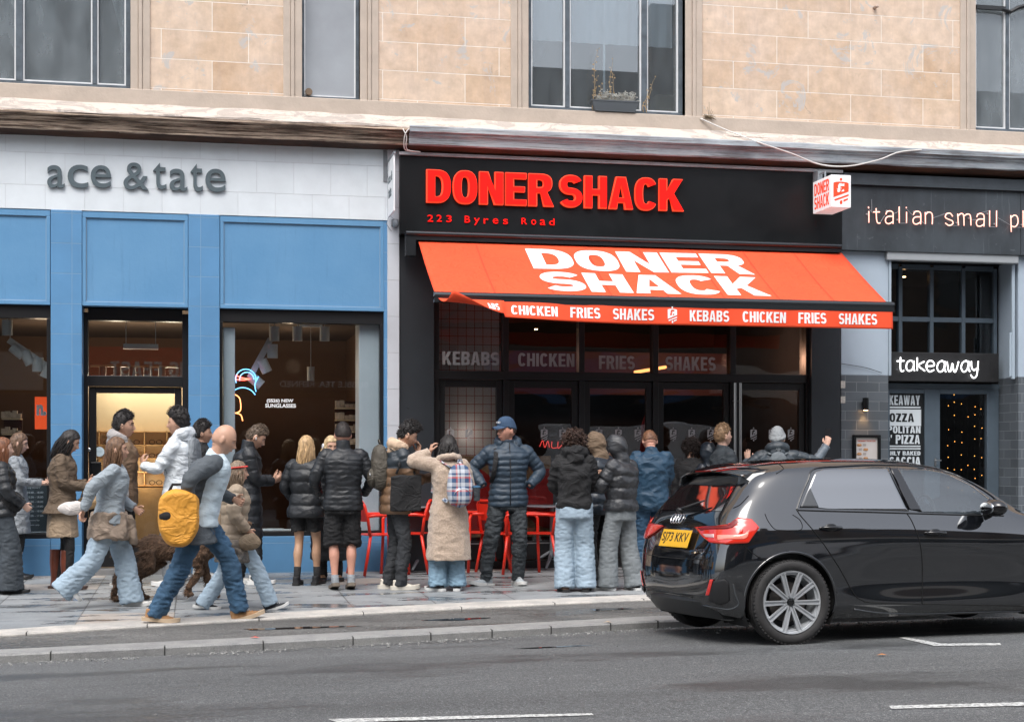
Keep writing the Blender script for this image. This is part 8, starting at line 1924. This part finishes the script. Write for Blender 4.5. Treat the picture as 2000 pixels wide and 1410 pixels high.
# 18 hooded puffer, grey jeans
p = Person((1213,1152), 850, 128, 'person with hood up in black puffer jacket and wide grey jeans, hand raised', 'light', female=True, build=1.0, head=(10,-20,0), lh=(-.10,.27,1.26), rh=(.12,.25,1.10), lpole=(-.8,-.4,-.8), rf=(.13,-.10,0,25,0), lf=(-.13,.10,0,-5,0), kn=((.3,1),(-.1,1)))
p.hand(L=((.3,.3,.9),(.6,-.6,.2),.5,False)).make_body(); p.legs('jeans', F_gjean, r=(.102,.100,.118), hem=1.0, fold=.007, seat=.018, top=.06); p.top('jacket', mat('dark_grey_nylon', (.028,.030,.034), .45, var=.3, vs=9, bump=.2, bs=60, wr=.006), hem=-.02, ex=.062, puff=(.022,.13), sleeve=(.092,.085,.06), hood='up', fold=.014); p.shoes(S_black, S_sole)
phone(p, p.wrR+V(-.06,.13,.05), (-.3,1,.3), 'dark phone held by the hooded person in wide grey jeans')
# 19 blue jacket
p = Person((1272,1130), 834, 84, 'man from behind in a dark blue jacket and blue jeans, head bowed', 'ruddy', build=1.02, head=(0,-28,0), hunch=.03, rh=(.12,.32,1.06), lh=(-.12,.32,1.06), rf=(.11,.02,0,10,0), lf=(-.11,0,0,-10,0)); p.make_body(); p.legs('jeans', F_jean, r=(.095,.078,.074), fold=.012, top=.05); p.top('jacket', fabric('blue_shell', (.012,.045,.085), .6, wr=.007), hem=-.12, ex=.045, sleeve=(.085,.075,.06), collar=.04, fold=.014, hem_in=.015); p.hair('crop', (.16,.075,.04)); p.shoes(S_black, S_sole)
# 20, 21 dim figures by the dark glass
p = Person((1350,1116), 852, 60, 'dim figure with dark curly hair in black, against the dark door glass', 'light', female=True); p.make_body(); p.legs('trousers', F_black); p.top('jacket', F_black, ex=.04, sleeve=(.075,.07,.055)); p.hair('curly', (.02,.012,.01), seed=31, vol=.95); p.shoes(S_black, S_dsole)
p = Person((1385,1118), 866, 120, 'dim hooded figure in dark padded coat, left of the fair-haired man', 'light', female=True); p.make_body(); p.legs('trousers', F_black); p.top('jacket', mat('dark_blue_nylon', (.012,.018,.026), .4, var=.2), ex=.06, puff=(.016,.11), sleeve=(.09,.08,.06), hood='up'); p.shoes(S_black, S_dsole)
# 22 fair-haired man
p = Person((1412,1120), 829, 8, 'fair short-haired man in a dark shirt looking up to the right behind the car', 'pale', head=(6,10,0), rh=(.2,.1,.86)); p.hand(R=(None,(-1,0,0),.4,False)).make_body().facefeat(brow=(.2,.13,.08)); p.legs('trousers', F_black); p.top('shirt', fabric('dark_shirt', (.030,.038,.045)), ex=.03, sleeve=(.07,.062,.05), collar=.035); p.hair('short', (.25,.155,.085), seed=41, thick=.010); p.shoes(S_black, S_dsole)
# 23 beanie with raised phone
p = Person((1518,1120), 834, 72, 'person in pale grey beanie and hooded jacket holding a phone up beside the dark pillar', 'pale', head=(-20,4,0), rh=(.60,.10,1.55), lh=(-.34,.20,1.36), rpole=(.3,-.2,-1), lpole=(-.6,-.6,-.6), hunch=.0)
p.hand(R=((.2,.15,1),(.2,1,0),.4,False), L=((-.1,.2,1),(.2,1,.2),.12,False)).make_body(); p.legs('trousers', F_black); p.top('jacket', mat('blue_grey_nylon', (.10,.125,.15), .5, var=.15, bump=.2), ex=.045, puff=(.010,.09), sleeve=(.072,.066,.054)); p.top('vest', mat('slate_nylon', (.035,.047,.058), .5, var=.2, bump=.2), ex=.06, sl_to=.18, sleeve=(.085,.08,.07), hood='down', puff=(.010,.12)); p.beanie(fabric('grey_knit', (.30,.32,.33), .95, bs=120)); p.shoes(S_black, S_dsole)
phone(p, p.wrR+V(.02,.06,.13), (.1,0,1), 'black phone raised beside the dark pillar', n_=(0,-1,0))
backpack(p, fabric('grey_daypack', (.13,.15,.165), .7), 'small grey day pack on the person with the beanie', w=.12, h=.38, d=.06, off=.17)

# ---------------------------------------------------------------- the walkers in front
# woman with long brown hair
p = Person((212,1186), 846, 3, 'striding woman in grey fleece and pale wide jeans with long brown hair', 'light', female=True, px=238, rf=(.08,-.46,.13,0,-52), lf=(-.08,.24,0,0,4), pelvis=(0,0), lean=(0,.06), rh=(.22,-.24,1.0), lh=(-.2,.26,1.0), kn=((.1,1),(-.05,1)))
p.hand(R=(None,(0,0,-1),.6,False), L=(None,(1,0,0),.5,False)).make_body().facefeat(); p.legs('jeans', F_ljean, r=(.105,.098,.115), hem=1.0, fold=.010, seat=.02); p.top('fleece', fabric('blue_grey_fleece', (.26,.30,.33)), hem=-.05, ex=.045, sleeve=(.08,.072,.055), collar=.05); p.hair('long', (.14,.075,.04), length=.40, seed=51)
mb = MB(); mb.rings(p.torso_rings(-.20, .06, .055, flare=.10)); mb.tube([p.pel+V(.03,.20,.02), p.pel+V(.05,.24,-.10), p.pel+V(.04,.24,-.26)], [.035,.03,.035], 10); mb.tube([p.pel+V(-.03,.20,.02), p.pel+V(-.05,.23,-.10), p.pel+V(-.04,.22,-.22)], [.035,.03,.035], 10)
p.put(remesh(mb, .012, 2, .5, nsum(nz(.02,7,7,5,3,True), nz(.008,20,20,20,1))), 'tied_jacket', fabric('taupe_jacket', (.22,.17,.13))); p.shoes(S_white, S_sole, chunky=.015)
mb = MB(); c_ = p.wrR+V(.0,-.10,.02); mb.ell(c_, (.04,.15,.07), 16, 10); world_thing(p, remesh(mb, .01, 1, .5, nz(.012,12,12,12,3)), 'pouch_bag', fabric('cream_pouch', (.62,.58,.55)), 'soft cream pouch held behind by the striding woman with brown hair', 'bag')
# short walker in tan
p = Person((456,1190), 883, 3, 'short walker in tan padded jacket and pale jeans with a red headband', 'light', female=True, px=470, rf=(.08,.42,.02,0,16), lf=(-.08,-.34,0,0,-8), lean=(0,.03), rh=(.20,.14,.90), lh=(-.2,-.16,.92), kn=((.05,1),(-.05,1)))
p.hand(R=(None,(-1,0,0),.5,False)).make_body().facefeat(); p.legs('jeans', F_ljean, r=(.095,.082,.085), hem=1.0); p.top('jacket', mat('tan_nylon', (.30,.235,.17), .6, var=.15, bump=.2), hem=-.10, ex=.050, puff=(.016,.11), sleeve=(.095,.085,.06), collar=.06); p.hair('bob', (.20,.145,.10), length=.20, seed=61, vol=1.05)
mb = MB(); mb.join(MB().tube([(.088*math.sin(a), -.106*math.cos(a)-.004, .050-.01*math.cos(a)) for a in [2*math.pi*k/24 for k in range(25)]], [.009]*25, 8, cap=False), p.HM); p.put(mb, 'headband', fabric('red_headband', (.65,.06,.05)))
mb = MB(); mb.rings(p.torso_rings(-.30, -.06, .06, flare=.05)); p.put(remesh(mb, .012, 2, .5, nz(.016,6,6,9,9,True)), 'tied_sweater', fabric('mixed_grey', (.10,.12,.14), var=.6, col2=(.28,.23,.18))); p.shoes(mat('canvas_black', (.02,.022,.026), .8), S_sole, lace=m_white)
mb = MB(); c_ = p.wrR+V(.03,.02,-.13); mb.ell(c_, (.06,.13,.10), 16, 10); world_thing(p, remesh(mb, .01, 1, .5, nz(.014,12,12,12,5)), 'shoulder_bag', fabric('olive_tan_bag', (.20,.15,.10)), 'soft brown bag carried low by the short walker in tan', 'bag')
# bald man
p = Person((388,1212), 804, 0, 'bald man striding right in open grey jacket over pale blue top, carrying a yellow bag', 'light', px=412, rf=(.09,-.36,0,0,-6), lf=(-.09,.36,.015,0,14), lean=(0,.13), head=(0,-22,0), hunch=.03, rh=(.25,-.10,.98), lh=(-.22,.30,1.02), build=1.0, kn=((.05,1),(-.05,1)))
p.hand(R=((0,.1,-1),(-1,0,0),.9,True), L=(None,(1,0,0),.5,False)).make_body().facefeat(brow=(.22,.13,.09)); p.legs('jeans', F_jean, r=(.098,.080,.072), hem=.99, fold=.013); p.top('jumper', fabric('pale_blue_jumper', (.50,.60,.66), var=.06, wr=.005), ex=.045, hem=-.06, sleeve=(.05,.05,.045), collar=.02)
p.sh = -.050; p.top('jacket', fabric('dark_grey_jacket', (.075,.088,.10), .8, wr=.006), ex=.045, hem=-.20, sleeve=(.080,.072,.055), flare=.22); p.sh = 0; p.shoes(mat('tan_suede', (.30,.16,.07), .8, var=.3, vs=20), mat('gum_sole', (.50,.38,.26), .8), chunky=.01, lace=mat('orange_lace', (.7,.25,.04), .7))
mb = MB(); c_ = p.wrR+V(.06,-.06,-.10); rs = []
for k in range(9):
    f = k/8; e = .9+.12*math.sin(math.pi*f); rs.append([c_+V(-.09+.18*f, (.165*e+.03*math.sin(a))*math.copysign(abs(math.cos(a))**.8, math.cos(a)), .235*e*math.copysign(abs(math.sin(a))**.7, math.sin(a))) for a in [2*math.pi*j/22 for j in range(22)]])
mb.rings(rs); yb = world_thing(p, remesh(mb, .013, 2, .5, nz(.014,7,7,7,4)), 'backpack', fabric('amber_canvas', (.66,.30,.035), .7, var=.12), 'rounded amber yellow bag with black handle carried by the bald man', 'bag')
mb = MB(); mb.tube([c_+V(0,-.08,.22), c_+V(0,-.05,.28), c_+V(0,.03,.28), c_+V(0,.06,.22)], .012, 8); child_mesh(p, yb, mb, 'handle', F_black); mb = MB(); mb.ell(c_+V(.07,-.10,.02), (.03,.06,.05), 14, 10); child_mesh(p, yb, mb, 'end_pocket', F_black)
# second foot of a hidden walker is not built: no body can be seen above it

# ---------------------------------------------------------------- the brown dog
g0 = unproj_ground(350, 1172); dog = empty('dog', g0, R(-4), 'shaggy dark brown dog trotting right behind the bald man', 'dog'); s_ = 1.0
mb = MB()
mb.tube([(-.36,0,.50),(-.28,0,.52),(-.12,0,.50),(.05,0,.49),(.20,0,.50),(.30,0,.54),(.36,0,.60)], [(.075,.07),(.115,.10),(.115,.10),(.135,.11),(.15,.115),(.12,.09),(.08,.07)], 16, side=(0,0,1))
mb.tube([(.30,0,.56),(.40,0,.68),(.46,0,.74)], [(.085,.075),(.075,.065),(.07,.065)], 14, side=(0,0,1))
mb.ell((.50,0,.76), (.095,.078,.08), 16, 12); mb.tube([(.53,0,.745),(.62,0,.725),(.68,0,.715)], [(.05,.05),(.036,.038),(.026,.03)], 12)
for q in (-1, 1): mb.tube([(.47,q*.065,.80),(.45,q*.10,.75),(.46,q*.105,.67)], [(.02,.03),(.014,.045),(.008,.03)], 8)
for (hx, q, kx, kz, ax_, az_, px_, pz_) in ((.22,1,.24,.27,.28,.10,.31,.025),(.22,-1,.20,.27,.10,.14,.08,.05)):
    mb.tube([(hx,q*.085,.47),(kx-.03,q*.09,.36),(kx,q*.085,kz),(ax_,q*.085,az_),(px_,q*.085,pz_+.015)], [.07,.055,.040,.030,.032], 12); mb.ell((px_+.025,q*.085,pz_+.01), (.05,.034,.026), 12, 8)
for (q, kx, hkx, hkz, px_) in ((1,-.20,-.40,.22,-.36),(-1,-.28,-.56,.25,-.60)):
    mb.tube([(-.30,q*.08,.48),(kx,q*.09,.34),((kx+hkx)/2,q*.088,(.34+hkz)/2),(hkx,q*.085,hkz),(px_,q*.085,.04)], [.10,.080,.055,.038,.030], 12); mb.ell((px_+.03,q*.085,.028), (.05,.034,.026), 12, 8)
mb.tube([(-.36,0,.54),(-.46,0,.56),(-.56,0,.50),(-.62,0,.42)], [.04,.035,.035,.02], 10)
body = remesh(mb, .011, 3, .5, nsum(nz(.006,18,18,18,2,True), nz(.004,50,50,50,7)))
db = body.build('body', mat('brown_fur', (.075,.042,.024), .95, var=.6, vs=30, bump=1.0, bs=120), dog, smooth=True)
fur = MB(); rnd = random.Random(5); vs = body.v
me = db.data
for k in rnd.sample(range(len(vs)), min(4200, len(vs))):
    c_ = Vector(vs[k]); n_ = me.vertices[k].normal; d = (n_*.6+Vector((-.7,0,-.55))+Vector((rnd.gauss(0,.25),rnd.gauss(0,.25),rnd.gauss(0,.25)))).normalized()*rnd.uniform(.02,.042); sd_ = d.cross(n_).normalized()*.004
    fur.add([c_-sd_, c_+sd_, c_+d], [(0,1,2)])
fur.build('coat', mat('brown_fur_tips', (.12,.070,.042), .9, var=.6, vs=20), dog)
mb = MB(); mb.ell((.695,0,.725), (.016,.018,.014), 10, 8); [mb.ell((.565,q*.055,.78), (.012,.012,.012), 10, 8) for q in (-1, 1)]; mb.build('nose_and_eyes', m_black, dog, smooth=True)
mb = MB(); mb.tube([(.40+.0,.085*math.cos(a),.66+.085*math.sin(a)) for a in [2*math.pi*k/20 for k in range(21)]], .010, 6, cap=False); mb.build('collar', m_red, dog, smooth=True)

# ---------------------------------------------------------------- cafe chairs and tables
def cafe_chair(loc, rz, label):
    """tubular metal armchair facing local +Y"""
    c_ = empty('cafe_chair', loc, rz, label, 'chair', 'red metal cafe chairs on the pavement')
    return c_
def chair_meshes():
    out = {}; r = .0175
    def leg(q, fr):
        mb = MB()
        if fr: mb.tube([(q*.235,.21,.66),(q*.25,.235,.62),(q*.25,.235,.45),(q*.255,.255,0)], r, 10)
        else: mb.tube([(q*.215,-.20,.44),(q*.225,-.24,.22),(q*.235,-.285,0)], r, 10)
        return mb
    out['legs'] = [leg(q, f) for q in (-1, 1) for f in (True, False)]
    mb = MB(); rs = [[(x*w_*.5, y, z) for x, y in ((-1,-.20),(1,-.20),(1.06,.0),(1.0,.20),(.8,.215),(-.8,.215),(-1.0,.20),(-1.06,.0))] for z, w_ in ((.44,.43),(.452,.44))]
    mb.rings(rs); out['seat'] = mb
    mb = MB(); mb.tube([(-.22,-.21,.44),(-.225,-.235,.62),(-.215,-.275,.78),(-.17,-.29,.825),(.17,-.29,.825),(.215,-.275,.78),(.225,-.235,.62),(.22,-.21,.44)], r, 10); out['back_frame'] = mb
    mb = MB(); rs = []
    for k in range(7): z = .60+.19*k/6; y = -.235-.05*k/6; rs.append([(x, y-.018*math.cos(x*7), z) for x in (-.2,-.13,-.06,0,.06,.13,.2)])
    mb.rings(rs, cap=False, closed=False); mb2 = MB(); mb2.join(mb); mb2.join(mb, Matrix.Translation((0,.006,0))); out['backrest'] = mb2
    arms = []
    for q in (-1, 1): mb = MB(); mb.tube([(q*.225,-.245,.655),(q*.245,-.15,.67),(q*.25,.1,.67),(q*.245,.20,.667)], r, 10); arms.append(mb)
    out['arms'] = arms; return out
cm_ = chair_meshes(); proto = cafe_chair((0,0,0), 0, 'x')
cm_['seat'].build('seat', m_redp, proto, bevel=.004); cm_['back_frame'].build('back_frame', m_redp, proto, smooth=True); cm_['backrest'].build('backrest', m_redp, proto, smooth=True)
for q in cm_['legs']: q.build('leg', m_redp, proto, smooth=True)
for q in cm_['arms']: q.build('armrest', m_redp, proto, smooth=True)
def place(o, px, py, rz, v=None):
    g = unproj_ground(px, py); o.location = g; o.rotation_euler = (0, 0, R(rz))
CH = [((740,1120), -72, 'red tubular cafe chair between the quilted-jacket man and the young man in the puffer, back to the blue shop'), ((797,1117), 70, 'red tubular cafe chair partly hidden by the young man with the black tote bag'),
      ((940,1114), 100, 'red tubular cafe chair between the teddy-coat woman and the man in the blue cap'), ((992,1117), -60, 'red tubular cafe chair just behind the legs of the man in the blue cap'),
      ((1050,1116), 68, 'red tubular cafe chair between the man in the cap and the curly-haired woman'), ((1252,1109), 95, 'red tubular cafe chair behind the man in the dark blue jacket')]
SH = ['red cafe chair just right of the bare-legged man in shorts', 'red cafe chair partly hidden by the young man with the tote bag', 'red cafe chair between the teddy coat and the man in the blue cap', 'red cafe chair right behind the legs of the man in the blue cap', 'red cafe chair left of the curly-haired woman in pale jeans', 'red cafe chair behind the man in the dark blue jacket']
for k, ((pp_, rz, lb)) in enumerate(CH):
    if k == 0: o = proto
    else:
        o = proto.copy(); COL.objects.link(o)
        for ch in proto.children:
            c_ = ch.copy(); COL.objects.link(c_); c_.parent = o
    place(o, pp_[0], pp_[1], rz); o['label'] = SH[k]
def table(px, py, label):
    g = unproj_ground(px, py); t_ = empty('cafe_table', g, R(20), label, 'table', 'grey cafe tables on the pavement')
    mb = MB(); mb.box(-.34,.34,-.34,.34,.725,.74); mb.build('table_top', m_grey, t_, bevel=.005); mb = MB(); mb.tube([(0,0,.725),(0,0,.12)], .026, 12); mb.build('column', m_grey, t_, smooth=True, autosm=R(40))
    for k in range(4):
        a = R(45+90*k); mb = MB(); mb.tube([(0,0,.20),(.16*math.cos(a),.16*math.sin(a),.10),(.34*math.cos(a),.34*math.sin(a),.012)], [(.020,.028),(.018,.022),(.014,.014)], 8); mb.build('foot', m_grey, t_, smooth=True)
    return t_
table(822, 1111, 'grey square cafe table behind the young man and the teddy-coat woman'); table(1078, 1108, 'grey square cafe table behind the curly-haired woman')
